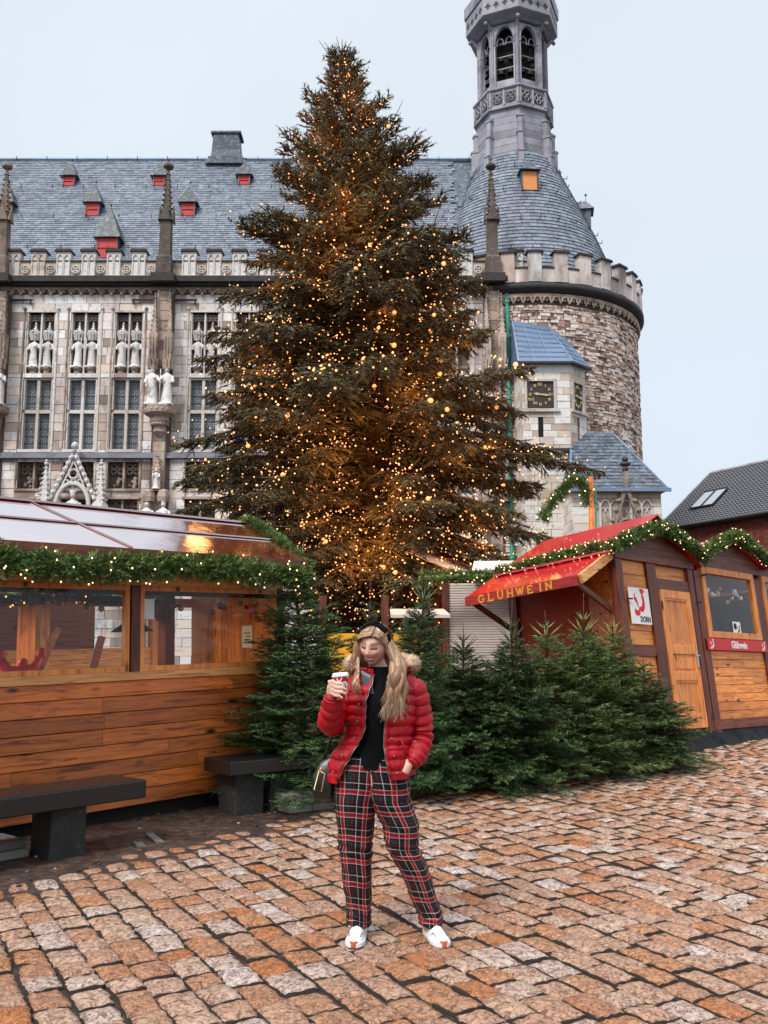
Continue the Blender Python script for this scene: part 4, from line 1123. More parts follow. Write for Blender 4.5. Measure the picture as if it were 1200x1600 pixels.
    m.add(vs, [(1, 2, 6, 5), (2, 3, 6), (3, 4, 8, 6), (0, 1, 5, 7), (5, 6, 8, 7), (4, 3, 2, 1, 0)]); rf = m.build('roof', M['lead'], ct)
    m = MB(); V = [Vector(v) for v in vs]
    def lerp(a, b, t): return a + (b - a) * t
    for t in np.linspace(.12, .9, 7):
        for (p, q, r_, s_) in ((1, 5, 2, 6), (2, 6, 3, 6)):
            m.bar(lerp(V[p], V[q], t) + Vector((0, -.015, .01)), lerp(V[r_], V[s_], t) + Vector((0, -.015, .01)), .03, .03)
    for a, b in ((1, 5), (2, 6), (3, 6), (5, 6)): m.bar(V[a], V[b], .07)
    for t in (.3, .62): m.bar(lerp(V[1], V[2], t), lerp(V[5], V[6], t), .035)
    m.build('lead_rolls', M['lead'], rf)
    m = MB()
    for i in range(5):
        a, b = V[1 + (i > 2)] if 0 else V[1], V[2]
    m.bar(V[1] + Vector((0, -.02, -.05)), V[2] + Vector((0, -.02, -.05)), .1); m.bar(V[2] + Vector((0, -.02, -.05)), V[3] + Vector((0, -.02, -.05)), .1); m.build('gutter', M['clock_black'], rf)
make_turret()

# ---------------------------------------------------------------- chapel-like annex below the tower
def make_annex():
    an = thing('annex', 'low pale stone annex with blind arcade and steep hipped slate roof below the tower', 'annex', (10.75, 41.8, 0))
    rg = random.Random(14); X0, X1 = -2.05, 2.05; ZE = 8.45
    m = MB(); m.tint(.2); m.box(X0 + .05, X1 - .05, .05, 7, 0, ZE); m.build('wall', M['mortar'], an)
    rest = MB()
    for k, b in enumerate(rows_blocks(X0, X1, 0, ZE, .42, .6, 1.2, [(-1.25, 1.62, 6.65, 8.2)], rg)):
        q = MB() if b[2] > 5.2 else rest; q.tint(rg.random()); q.box(b[0] + .01, b[1] - .01, -rg.uniform(0, .015), .06, b[2] + .01, b[3] - .01, .005)
        if b[2] > 5.2: q.build('stone', M['tower_ashlar'], an)
    for sx, x in ((-1, X0), (1, X1)):
        for b in rows_blocks(0.05, 7, 0, ZE, .42, .6, 1.2, (), rg): rest.tint(rg.random()); rest.box(x - .03, x + .03, b[0] + .01, b[1] - .01, b[2] + .01, b[3] - .01)
    rest.build('stonework', M['tower_ashlar'], an, kind='stuff')
    m = MB(); m.tint(.1); m.box(-1.25, 1.62, .03, .12, 6.65, 8.2); m.build('arcade_back', M['stone_brown'], an)
    m = MB(); m.tint(.3); n = 6; w = 2.87 / n
    for i in range(n + 1): x = -1.25 + i * w; m.tube([(x, -.02, 6.65), (x, -.02, 7.75)], .055, 6)
    for i in range(n):
        x = -1.25 + (i + .5) * w; m.tube(arch_pts(x, 7.72, w, .38, -.02, 5), .05, 5); m.tube(arch_pts(x - w * .22, 7.55, w * .42, .2, .0, 3), .03, 4); m.tube(arch_pts(x + w * .22, 7.55, w * .42, .2, .0, 3), .03, 4)
    m.build('blind_arcade', M['statue'], an)
    m = MB(); m.tint(.2); m.box(X0 - .1, X1 + .12, -.12, 7, ZE, ZE + .16); m.box(X0 - .03, X1 + .03, -.07, -.01, 6.5, 6.62); m.build('cornice', M['stone_light'], an)
    # gablet with crockets and a small carved group
    m = MB(); m.tint(.5); gx = .38
    for q in (-1, 1):
        m.bar((gx + q * 1.0, -.3, 5.9), (gx, -.3, 8.7), .12, .16)
        for k in range(6): t = (k + .5) / 6; m.ball((gx + q * (1.02 * (1 - t) + .1), -.34, 5.9 + 2.75 * t + .08), .12, 6, 5, (1.2, 1, .9))
    m.tube(arch_pts(gx, 6.6, .95, .6, -.25, 5), .07, 5)
    m.bar((gx, -.3, 8.6), (gx, -.3, 9.7), .17); m.build('gablet', M['stone_brown'], an)
    m = MB(); m.tint(.2); m.ball((gx, -.3, 9.75), .24, 8, 6, (1.1, 1, .5)); m.ball((gx, -.3, 9.98), .15, 8, 6); m.ball((gx, -.3, 9.5), .16, 8, 5, (1, 1, .6)); m.build('finial', M['clock_black'], an)
    m = MB(); m.tint(.3)
    for k in range(5): m.ball((gx - .3 + k * .15, -.12, 6.95 + .12 * (k % 2)), .13, 6, 6, (.8, .8, 1.9))
    m.build('carved_group', M['stone_brown'], an)
    # roof
    z0, z1 = ZE + .1, 11.95
    P = [(X0 - .15, -.3, z0), (X1 + .3, -.3, z0), (X1 + .3, 7, z0), (X0 - .15, 7, z0), (-1.35, 3.1, z1), (.75, 3.1, z1), (.75, 6, z1), (-1.35, 6, z1)]
    m = MB(); m.tint(.1); m.add(P, [(0, 1, 5, 4), (1, 2, 6, 5), (3, 0, 4, 7), (4, 5, 6, 7), (0, 3, 2, 1), (2, 3, 7, 6)]); rf = m.build('roof', M['slate_dark'], an)
    s = MB(); V = [Vector(p) for p in P]
    def courses(a, b, c, d, n, wd):
        for i in range(n):
            t0, t1 = i / n, (i + 1.08) / n; p0, p1 = a.lerp(d, t0), b.lerp(c, t0); q0, q1 = a.lerp(d, min(1, t1)), b.lerp(c, min(1, t1)); L = (p1 - p0).length; k = max(1, int(L / wd)); nrm = (p1 - p0).cross(q0 - p0).normalized()
            if nrm.z < 0: nrm = -nrm
            off = .5 * (i % 2)
            for j in range(-1, k + 1):
                u0, u1 = max(0, (j + off) / k), min(1, (j + off + .97) / k)
                if u1 <= u0: continue
                s.tint(rg.random()); e = nrm * rg.uniform(.03, .05); A, B, C_, D_ = p0.lerp(p1, u0), p0.lerp(p1, u1), q0.lerp(q1, u1), q0.lerp(q1, u0)
                s.add([A + e, B + e, C_ + nrm * .012, D_ + nrm * .012, A, B], [(0, 1, 2, 3), (4, 5, 1, 0)])
    courses(V[0], V[1], V[5], V[4], 17, .36); courses(V[3], V[0], V[4], V[7], 17, .36); courses(V[1], V[2], V[6], V[5], 17, .36)
    s.build('slates', M['slate_dark'], rf, kind='stuff', fix=False)
    m = MB(); m.tint(.2)
    for a, b in ((0, 4), (1, 5), (4, 5)): m.bar(V[a], V[b], .1)
    m.box(X0 - .25, X1 + .38, -.42, -.28, z0 - .08, z0 + .08); m.build('gutter', M['lead'], rf)
make_annex()

# ---------------------------------------------------------------- brick house on the right
def make_house():
    a, b = Vector((18.8, 60, 0)), Vector((24.6, 47.8, 0)); ex = (b - a).normalized(); L = (b - a).length + 6
    rot = frame(ex, (0, 0, 1)); hs = thing('brick_house', 'red brick house with dark pantile roof, skylight and chimney', 'house', a, rot)
    rg = random.Random(31); ZE = 9.2
    win = [(6.35, 7.55, 5.2, 7.3), (10.2, 11.4, 5.2, 7.3), (2.4, 3.6, 5.2, 7.3), (6.35, 7.55, 1.2, 3.4), (10.2, 11.4, 1.2, 3.4)]
    m = MB(); m.tint(.3); wall_boxes(m, 0, L, 0, ZE, 0, .4, win); m.box(0, .4, .41, 9, 0, ZE); m.box(.41, L, 8.6, 9, 0, ZE); m.box(L - .4, L, .41, 8.59, 0, ZE)
    m.add([(0.2, 0, ZE), (.2, 9, ZE), (.2, 4.5, ZE + 3.9), (.4, 0, ZE), (.4, 9, ZE), (.4, 4.5, ZE + 3.9)], [(0, 1, 2), (5, 4, 3), (0, 2, 5, 3), (2, 1, 4, 5)]); m.build('wall', M['brick_red'], hs)
    m = MB()
    for p in rows_blocks(0, L, 4.4, ZE, .11, .28, .28, win, rg): m.tint(rg.random()); m.box(p[0] + .008, p[1] - .008, -rg.uniform(.008, .02), .01, p[2] + .007, p[3] - .007)
    m.build('brickwork', M['brick_red'], hs, kind='stuff', fix=False)
    for w in win:
        m = MB()
        for q, r_, s_, t_ in ((w[0], w[0] + .1, w[2], w[3]), (w[1] - .1, w[1], w[2], w[3]), ((w[0] + w[1]) / 2 - .05, (w[0] + w[1]) / 2 + .05, w[2] + .1, w[3] - .1)): m.box(q, r_, .05, .16, s_, t_)
        m.box(w[0] + .1, w[1] - .1, .05, .16, w[3] - .1, w[3]); m.box(w[0] + .1, w[1] - .1, .05, .16, w[2], w[2] + .1)
        f = m.build('window', M['white_paint'], hs); g = MB(); g.box(w[0] + .1, w[1] - .1, .1, .12, w[2] + .1, w[3] - .1); g.build('pane', M['old_glass'], f)
    # pantiles: stepped courses with a rolled profile
    rise, run = 3.95, 4.5; n = 26; nu = int(L * 3.6); V = []; F = []; T = []
    th = math.atan2(rise, run); nx, nz = -math.sin(th), math.cos(th); m = MB()
    cols = nu * 4
    for i in range(n):
        for e in (0, 1):
            t = (i + e * 1.05) / n; lift = .075 if e == 0 else .02
            for k in range(cols + 1):
                x = -.5 + (L + .6) * k / cols; w_ = .035 * math.sin(2 * PI * k / 4 + .4)
                V.append((x, -.45 + (run + .45) * t + nx * (lift + w_), ZE - .15 + (rise + .2) * t + nz * (lift + w_)))
        b = i * 2 * (cols + 1)
        for k in range(cols): F.append((b + k, b + k + 1, b + cols + 1 + k + 1, b + cols + 1 + k))
    m.add(V, F); m.build('roof_tiles', M['roof_tile'], hs, kind='stuff', fix=False)
    m = MB(); m.tint(.2); m.poly3([(-.5, -.45, ZE - .2), (L, -.45, ZE - .2), (L, run, ZE + rise - .02), (-.5, run, ZE + rise - .02)], (0, .05, -.12)); m.poly3([(-.5, 9.4, ZE - .2), (L, 9.4, ZE - .2), (L, run, ZE + rise - .02), (-.5, run, ZE + rise - .02)], (0, -.05, -.12)); m.build('roof', M['slate_dark'], hs)
    m = MB(); m.tint(.3); m.tube([(-.5, run, ZE + rise + .06), (L, run, ZE + rise + .06)], .14, 8); m.bar((-.53, -.45, ZE - .1), (-.53, run, ZE + rise + .06), .14, .2); m.build('ridge_tiles', M['lantern'], hs)
    m = MB(); m.tube([(-.5, -.55, ZE - .2), (L, -.55, ZE - .2)], .11, 6); m.bar((-.5, -.3, ZE - .3), (L, -.3, ZE - .3), .35, .1); m.build('gutter', M['clock_black'], hs)
    m = MB(); m.tint(.4)
    for p in rows_blocks(6.3, 7.5, ZE + 3.2, ZE + 4.75, .16, .3, .4, (), rg): m.tint(rg.random()); m.box(p[0], p[1] - .01, run - .85, run - .05, p[2], p[3] - .01)
    m.box(6.25, 7.55, run - .9, run, ZE + 4.75, ZE + 4.87); m.build('chimney', M['stone_dark'], hs)
    for x in (1.1, 2.15):
        def Q(x, t, l): return Vector((x, -.45 + (run + .45) * t + nx * l, ZE - .15 + (rise + .2) * t + nz * l))
        m = MB(); t0, t1 = .28, .56
        for p, q in (((x, t0), (x, t1)), ((x + .95, t0), (x + .95, t1)), ((x, t0), (x + .95, t0)), ((x, t1), (x + .95, t1))): m.bar(Q(p[0], p[1], .14), Q(q[0], q[1], .14), .09)
        f = m.build('skylight', M['clock_black'], hs); m = MB(); m.poly3([Q(x, t0, .16), Q(x + .95, t0, .16), Q(x + .95, t1, .16), Q(x, t1, .16)], (0, .02, -.04)); m.build('pane', M['skyglass'], f)
M['skyglass'] = NT('skylight_glass').set(srgb(120, 130, 140), .06, .0, **{'IOR': 2.6, 'Coat Weight': 1.0, 'Coat IOR': 2.2})
make_house()

# ---------------------------------------------------------------- garlands
nrg = np.random.default_rng(4)
def garland(name, label, pts, rad, parent_rot=None, loc=(0, 0, 0), bulbs=60, bulb_mat='bulb_white', br=.013, group='fir garlands with lights', dens=900):
    """bushy fir garland along a polyline: sprigs with needles, tiny warm bulbs"""
    root = thing(name, label, 'garland', loc, parent_rot, group)
    P = np.array(pts, float); seg = np.linalg.norm(np.diff(P, axis=0), axis=1); L = seg.sum(); cum = np.r_[0, np.cumsum(seg)]
    n = int(L * dens); s = nrg.uniform(0, L, n); k = np.clip(np.searchsorted(cum, s) - 1, 0, len(seg) - 1); f = ((s - cum[k]) / seg[k])[:, None]
    C = P[k] * (1 - f) + P[k + 1] * f; T = (P[k + 1] - P[k]) / seg[k][:, None]
    a = nrg.uniform(0, 2 * PI, n); X, Y = _basis(T); side = X * np.cos(a)[:, None] + Y * np.sin(a)[:, None]
    lump = 1 + .22 * np.sin(s * 5.1) + .15 * np.sin(s * 11.7 + 1)
    rr = rad * lump * nrg.uniform(.25, .8, n)
    P0 = C + side * rr[:, None] * .5; d = side + T * nrg.normal(0, .7, n)[:, None] + nrg.normal(0, .3, (n, 3)); d /= np.linalg.norm(d, axis=1)[:, None]
    P1 = P0 + d * (rad * nrg.uniform(.45, .8, n))[:, None]
    tt = np.clip(nrg.normal(.4, .22, n), 0, .98)
    fo = Fol(); fo.spindles(P0, P1, .006, tt, nrg); fo.needles(P0, P1, 13, .045, .010, tt, nrg, .8); fo.build('sprigs', M['needle_garland'], root, 'stuff')
    m = MB(); m.tube([tuple(p) for p in P], rad * .28, 6); m.build('core', M['needle_garland'], root)
    b = MB(); b.ball((0, 0, 0), br, 6, 5); me = b.mesh('bulb', M[bulb_mat], True)
    s = nrg.uniform(0, L, bulbs); k = np.clip(np.searchsorted(cum, s) - 1, 0, len(seg) - 1); f = ((s - cum[k]) / seg[k])[:, None]
    C = P[k] * (1 - f) + P[k + 1] * f; T = (P[k + 1] - P[k]) / seg[k][:, None]; X, Y = _basis(T); a = nrg.uniform(0, 2 * PI, bulbs)
    Q = C + (X * np.cos(a)[:, None] + Y * np.sin(a)[:, None]) * (rad * nrg.uniform(.75, 1.05, bulbs))[:, None]
    for q in Q: o = link('bulb', me, root); o.location = q
    return root

def plank_row(parent, x0, x1, y0, y1, z0, z1, n, mat, rg, joints=True, name='plank', lmin=1.4, lmax=2.8, g=.0025):
    for i in range(n):
        a, b = z0 + (z1 - z0) * i / n, z0 + (z1 - z0) * (i + 1) / n; x = x0
        while x < x1 - .01:
            L = rg.uniform(lmin, lmax) * (rg.uniform(.3, 1) if x == x0 else 1) if joints else 99
            e = min(x1, x + L); e = x1 if x1 - e < .3 else e
            m = MB(); m.tint(rg.random()); o = rg.uniform(0, .004)
            m.prism([(y0 - o, a + g + .004), (y0 - o, b - g - .004), (y0 + .006 - o, b - g), (y1, b - g), (y1, a + g), (y0 + .006 - o, a + g)], 'x', x + .0015, e - .0015); m.build(name, mat, parent); x = e

# ---------------------------------------------------------------- market stall on the left
LROT = frame((.673, .74, .017), (-.0275, 0, 1)); LLOC = (-2.37, 8.4, 0)
def Lw(x, y, z): return Vector(LLOC) + LROT @ Vector((x, y, z))
def ring(m, x0, x1, z0, z1, t, y0, y1):
    """one continuous rectangular frame"""
    P = [(x0, z0), (x1, z0), (x1, z1), (x0, z1)]; Q = [(x0 + t, z0 + t), (x1 - t, z0 + t), (x1 - t, z1 - t), (x0 + t, z1 - t)]
    vs = [(a, y, b) for y in (y0, y1) for a, b in P + Q]; fs = []
    for i in range(4):
        j = (i + 1) % 4; fs += [(i, j, 4 + j, 4 + i), (8 + i, 12 + i, 12 + j, 8 + j), (i, 8 + i, 8 + j, j), (4 + i, 4 + j, 12 + j, 12 + i)]
    m.add(vs, fs)
def make_left():
    st = thing('market_stall', 'long wooden market stall with big windows, orange plank front and wet oxblood roof', 'market stall', LLOC, LROT)
    rg = random.Random(2); XA, XB, DP = -4.2, 1.98, 1.6
    plank_row(st, XA, XB, 0, .03, .12, 1.235, 8, M['plank_warm'], rg)
    for (x0, x1) in ((XA, XB),): plank_row(st, x0, x1, DP, DP + .03, .12, 1.235, 6, M['wood_light'], rg, name='rear_plank')
    m = MB(); m.box(XA, XB, .08, .14, -.03, .13); m.box(XA, XB, .14, DP, .04, .12); m.build('gap_shade_box', M['black_gap'], st)  # black box put where the gap under the stall is only shaded
    m = MB(); m.box(XA, XB, .035, .075, .14, 1.23); m.build('front_lining', M['wood_dark'], st)
    # end wall of upright boards seen through the glass
    for i in range(10):
        m = MB(); m.tint(rg.random()); m.box(XB - .03, XB, .06 + i * .153, .06 + i * .153 + .15, .13, 2.3); m.build('end_board', M['wood_light_v'], st)
    def post(x0, x1, y0, y1, z0, z1, mat, nm='post'):
        m = MB(); m.tint(rg.random()); m.box(x0, x1, y0, y1, z0, z1); return m.build(nm, mat, st)
    post(XA, XB + .02, -.025, .10, 1.237, 1.31, M['wood_light'], 'sill')
    post(XA, XB, -.01, .09, 2.10, 2.24, M['wood_light'], 'top_beam')
    for x in (-3.9, -1.92, .11): post(x, x + .095, -.035, .10, 1.312, 2.098, M['wood_dark_v'])
    post(1.9, 1.99, -.03, .09, 1.312, 2.098, M['wood_dark_v'])
    for a, b in ((-3.80, -1.93), (-1.82, .10), (.21, 1.89)):
        m = MB(); m.tint(rg.random())
        ring(m, a, b, 1.312, 2.098, .045, -.02, .04)
        f = m.build('window_frame', M['wood_light_v'], st)
        g = MB(); g.box(a + .05, b - .05, .008, .014, 1.345, 2.06); g.build('pane', M['glass'], f)
    # rear side: posts, rail, beam
    for x in (-3.0, -1.75, -.15, 1.48): post(x, x + .16 if x < 1 else x + .1, DP - .02, DP + .05, 1.237, 2.2, M['wood_light_v'], 'rear_post')
    post(XA, XB, DP - .03, DP + .06, 1.99, 2.09, M['wood_light'], 'rear_beam'); post(XA, XB, DP - .06, DP + .06, 1.237, 1.29, M['wood_light'], 'rear_sill')
    post(1.15, 1.27, .95, 1.07, .12, 2.3, M['wood_dark_v'], 'inner_post')
    for a, b in (((1.21, 1.0, 1.75), (.75, 1.0, 2.18)), ((-.15, 1.3, 1.2), (.1, 1.3, 1.75)), ((.62, 1.5, 1.3), (.72, 1.5, 1.66))):
        m = MB(); m.tint(.3); m.bar(a, b, .06); m.build('brace', M['wood_dark'], st)
    m = MB(); m.tint(.3)
    for x in np.arange(-4, 1.9, .62): m.bar((x, .0, 2.27), (x, .66, 2.74), .05, .08); m.bar((x, .66, 2.74), (x, DP, 2.25), .05, .08)
    m.build('rafters', M['wood_dark'], st)
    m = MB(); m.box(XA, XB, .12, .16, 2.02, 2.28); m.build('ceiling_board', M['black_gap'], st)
    # roof: sheet over ridge with welded seams
    m = MB(); yr, zr = .66, 2.90; ye, ze = -.36, 2.40; A = XA - .1; B = XB + .04
    m.poly3([(A, ye, ze), (B, ye, ze), (B, yr, zr), (A, yr, zr)], (0, .01, -.03)); m.poly3([(A, yr, zr), (B, yr, zr), (B, DP + .35, 2.32), (A, DP + .35, 2.32)], (0, -.01, -.03)); rf = m.build('roof', M['roof_copper'], st)
    m = MB(); sl = lambda t, o=.008: (ye + (yr - ye) * t, ze + (zr - ze) * t + o)
    y1, z1 = sl(.52); m.bar((A, y1, z1), (B, y1, z1), .035, .014)
    for x, x2 in ((-.1, -.55), (-2.2, -2.7)): a = sl(.0); b = sl(1.0); m.bar((x, a[0], a[1]), (x2, b[0], b[1]), .03, .012)
    m.bar((A, yr, zr + .01), (B, yr, zr + .01), .06, .02); m.build('roof_seams', M['roof_copper'], rf)
    m = MB(); m.bar((A, ye, ze - .05), (B, ye, ze - .05), .03, .09); m.bar((B, ye, ze - .05), (B, yr, zr - .05), .03, .09); m.bar((B, yr, zr - .05), (B, DP + .3, 2.28), .03, .09); m.build('fascia', M['wood_dark'], st)
    def at(name, label, cat, x, y, z, group=None): return thing(name, label, cat, Lw(x, y, z), LROT, group)
    # things inside
    t = at('counter_table', 'long white trestle table standing inside the left stall', 'table', -1.1, .95, .12)
    m = MB(); m.box(-1.6, .75, -.3, .3, 1.1, 1.14); m.build('table_top', M['white_paint'], t)
    m = MB(); m.tube([(-.0 + .28 * math.cos(k * PI / 8), .0, 1.14 + .16 * math.sin(k * PI / 8)) for k in range(9)], .02, 6); m.build('rail', M['white_paint'], t)
    for x in (-1.4, .6):
        for y in (-.24, .24): m = MB(); m.tube([(x, y, 0), (x, y, 1.1)], .025, 6); m.build('leg', M['white_paint'], t)
    for (x, y, z, s, lb) in ((.62, .75, 1.75, 1.0, 'black cone pendant lamp behind the right stall window'), (-.78, 1.15, 1.72, .9, 'black cone pendant lamp behind the left stall window')):
        t = at('pendant_lamp', lb, 'lamp', x, y, z, 'cone lamps hanging in the left stall'); m = MB(); m.lathe([(.22 * s, -.06), (.215 * s, -.055), (.05, .06), (.03, .09), (.0, .1)], 14); m.build('shade', M['iron'], t)
        m = MB(); m.tube([(0, 0, .09), (0, 0, .5)], .006, 5); m.build('cord', M['iron'], t); m = MB(); m.ball((0, 0, -.03), .03, 8, 6); m.build('bulb', M['bulb_white'], t); ld = bpy.data.lights.new('added_warm_fill', 'POINT'); ld.energy = 9; ld.color = (1, .62, .3); ld.shadow_soft_size = .05; lo = link('added_warm_fill', ld, t); lo.location = (0, 0, -.10)  # warm point light added below each shade to brighten the stall interior
    # hanging baubles and pendants on the garland line inside
    rgb = random.Random(8); cols = [('dark_red', srgb(110, 22, 30)), ('purple', srgb(92, 60, 86)), ('brown', srgb(74, 48, 36)), ('pearl', srgb(150, 130, 120))]
    for nm, c in cols: M['bauble_' + nm] = m_simple(nm + '_bauble', c, .15, .2, var=.1, bump=0)
    xs = [-1.0, -.82, -.66, -.58, -.45, -.28, -.2, -.02, .38, .55, .78, .9, 1.22, 1.36, 1.45, 1.58, 1.7]
    for i, x in enumerate(xs):
        nm = cols[i % 4][0]; r = rgb.choice((.022, .03, .038)); z = 2.03 - rgb.uniform(.05, .2)
        wn_ = 'left' if x < .1 else 'right'
        rank = sorted([q for q in xs if (q < .1) == (x < .1)]).index(x)
        ordn = ['leftmost', 'second', 'third', 'fourth', 'fifth', 'sixth', 'seventh', 'eighth', 'ninth'][rank]
        t = at('bauble', '%s bauble hanging inside the %s stall window, %s of its row' % (nm.replace('_', ' '), wn_, ordn), 'bauble', x, .22 + .05 * (i % 3), z, 'baubles hanging inside the left stall')
        m = MB(); m.ball((0, 0, 0), r, 10, 8); m.build('ball', M['bauble_' + nm], t, True); m = MB(); m.tube([(0, 0, r), (0, 0, 2.06 - z)], .003, 4); m.build('thread', M['iron'], t)
    for i, (x, z) in enumerate(((.3, 1.88), (1.1, 1.80))):
        t = at('paper_notice', 'white paper sheet taped %s' % ('to the upper left of the right stall window' if i == 0 else 'to the orange board behind the right window'), 'notice', x if i == 0 else 1.945, .03 if i == 0 else .55, z if i == 0 else 1.62)
        m = MB(); 
        if i == 0: m.box(-.075, .095, 0, .003, -.09, .1)
        else: m.box(-.004, 0, -.09, .09, -.12, .12)
        m.build('sheet', M['paper'], t)
        if i == 1: m = MB(); [m.box(-.007, -.004, -.06, .06 - .02 * (k % 3), -.07 + k * .035, -.06 + k * .035) for k in range(4)]; m.build('print', M['black_print'], t)
    t = at('pennant', 'small dark red pennant hanging behind the right stall window', 'pennant', 1.9, .42, 1.98); m = MB(); m.prism([(-.05, 0), (.05, 0), (0, -.22)], 'x', -.006, 0); m.build('cloth', M['red_print'], t)
    t = at('red_figure', 'red crayfish cut-out on the table inside the left stall window', 'sign', -.52, .8, 1.32)
    m = MB(); m.tube([(-.2, 0, .12), (-.12, 0, .02), (0, 0, 0), (.12, 0, .03), (.18, 0, .14)], [.05, .06, .07, .06, .03], 8); m.ball((-.2, 0, .16), .06, 6, 5, (1, .4, 1.2)); m.ball((.2, 0, .17), .05, 6, 5, (1, .4, 1.3)); m.ball((.02, 0, .09), .05, 8, 6); m.build('body', M['red_print'], t, True)
    garland('garland', 'thick lit fir garland along the eave of the left stall', [(x, -.40 + .02 * math.sin(x * 3), 2.235 + .03 * math.sin(x * 2.3)) for x in np.arange(-4.2, 2.15, .2)], .15, LROT, LLOC, 120, dens=620, br=.0085)
    garland('garland', 'garland with golden lights inside the left stall along its rear beam', [(x, 1.5, 2.05 + .03 * math.sin(x * 4)) for x in np.arange(-2.6, 1.9, .3)], .06, LROT, LLOC, 60, 'bulb_gold', .010, dens=350)
    garland('garland', 'fir garland running up the right gable of the left stall', [(2.05, -.35, 2.3), (2.07, .1, 2.60), (2.08, .45, 2.82), (2.08, .7, 2.92), (2.08, 1.2, 2.68)], .10, LROT, LLOC, 12, dens=600, br=.01)
make_left()

# ---------------------------------------------------------------- stone benches and loose slabs
M['bench'] = m_tinted('black_granite', [(0, srgb(16, 17, 18)), (.5, srgb(22, 23, 24))], .30, None, 1, (srgb(44, 45, 46), .58, .85), 20, .3, .004)
M['bench_leg'] = m_tinted('rough_grey_granite', [(0, srgb(40, 41, 40))], .75, srgb(22, 22, 22), 3, (srgb(92, 92, 88), .54, .75), 24, .6, .01)
M['slab'] = m_tinted('grey_paving_slab', [(0, srgb(124, 120, 114)), (.5, srgb(106, 102, 98))], .7, srgb(70, 66, 62), 2, (srgb(150, 146, 140), .52, .75), 16, .5, .01)
def bevel(o, w=.008, s=2):
    b = o.modifiers.new('bevel', 'BEVEL'); b.width = w; b.segments = s; b.limit_method = 'ANGLE'; return o
def bench(label, a, b, d, legs, zt=.5, th=.14):
    a, b = Vector(a), Vector(b); ex = (b - a).normalized(); rot = frame((ex.x, ex.y, 0), (0, 0, 1)); L = (b - a).length
    t = thing('stone_bench', label, 'bench', (a.x, a.y, 0), rot, 'black stone benches along the left stall')
    m = MB(); m.box(0, L, 0, d, zt - th, zt); bevel(m.build('seat', M['bench'], t), .012)
    for x in legs: m = MB(); m.box(x, x + .3, .1, d - .08, -.03, zt - th - .001, .012); bevel(m.build('leg', M['bench_leg'], t), .015)
bench('long black stone bench at the left edge, in front of the stall', (-4.1, 4.9), (-1.88, 7.49), .46, (.5, 2.35 + .3))
bench('short black stone bench beside the big fir, end facing forward', (-1.40, 8.55), (-.62, 9.15), .52, (.12, .5), .5, .13)
def slabs(label, pts, base, rot, size, group='loose paving slabs under the benches'):
    for i, (lb, dx, dy, rz) in enumerate(pts):
        m = MB(); m.tint(.3 + .2 * i); m.box(-size[0] / 2, size[0] / 2, -size[1] / 2, size[1] / 2, 0, size[2], .006); o = m.build('paving_slab', M['slab'], None)
        o.location = (base[0] + dx, base[1] + dy, size[2] * 1.05 * i); o.rotation_euler = (0, 0, rot + rz); bevel(o, .006, 1); tag(o, lb, 'paving slab', group)
slabs('', [('bottom grey slab of the pile of three beside the short bench', 0, 0, 0), ('middle grey slab of the pile of three beside the short bench', -.02, .02, .06), ('top grey slab of the pile of three beside the short bench', -.04, -.02, -.05)], (-.80, 9.12), R(38), (.5, .42, .055))
slabs('', [('lower grey slab of the pair under the long bench', 0, 0, 0), ('upper grey slab of the pair under the long bench', -.03, .03, .05)], (-2.98, 6.98), R(48), (.62, .36, .06))
for i, (x, y, r, l) in enumerate(((-1.86, 7.72, .5, .34), (-1.93, 7.5, .5, .14))):
    m = MB(); m.tint(.2); m.box(-.035, .035, -l / 2, l / 2, -.01, .012, .006); o = m.build('stone_strip', M['slab'], None); o.location = (x, y, 0); o.rotation_euler = (0, 0, r); tag(o, ('longer' if i == 0 else 'shorter') + ' pale stone strip lying in the soil behind the bench', 'stone')

# ---------------------------------------------------------------- gluehwein hut on the right
HROT = frame((.728, .685, -.024), (-.06, .1, 1)); HLOC = (3.36, 12.95, .03)
def Hw(x, y, z): return Vector(HLOC) + HROT @ Vector((x, y, z))
def crayfish(m, cx, cz, s, y0, y1, ax='y'):
    """flat crayfish emblem: curved segmented body, fan tail, two claws"""
    def A(px, pz): return (cx + px * s, cz + pz * s)
    body = [(.02, -.42), (.2, -.44), (.36, -.30), (.42, -.08), (.40, .16), (.30, .36), (.20, .32), (.24, .10), (.22, -.08), (.12, -.20), (-.06, -.24), (-.14, -.34)]
    m.prism([A(*p) for p in body], 'y', y0, y1)
    m.prism([A(*p) for p in [(.20, .36), (.34, .36), (.48, .52), (.30, .62), (.08, .58)]], 'y', y0, y1)
    m.prism([A(*p) for p in [(-.10, -.28), (-.18, -.22), (-.26, -.05), (-.44, .10), (-.42, .30), (-.30, .42), (-.36, .24), (-.22, .16), (-.16, -.04)]], 'y', y0, y1)
    m.prism([A(*p) for p in [(-.10, -.36), (-.24, -.40), (-.44, -.32), (-.50, -.48), (-.40, -.62), (-.16, -.62), (-.02, -.50)]], 'y', y0, y1)
def text(body, size, mat, parent, loc, rot, name='lettering', ext=.002, sx=1.0, off=0.0, align='CENTER'):
    c = bpy.data.curves.new(name, 'FONT'); c.body = body; c.size = size; c.extrude = ext; c.align_x = align; c.offset = off; c.resolution_u = 3; c.materials.append(mat)
    tmp = bpy.data.objects.new('tmp', c); me = bpy.data.meshes.new_from_object(tmp); bpy.data.objects.remove(tmp); me.name = name
    if not me.materials: me.materials.append(mat)
    o = link(name, me, parent); o.location = loc; o.rotation_euler = rot; o.scale = (sx, 1, 1); return o
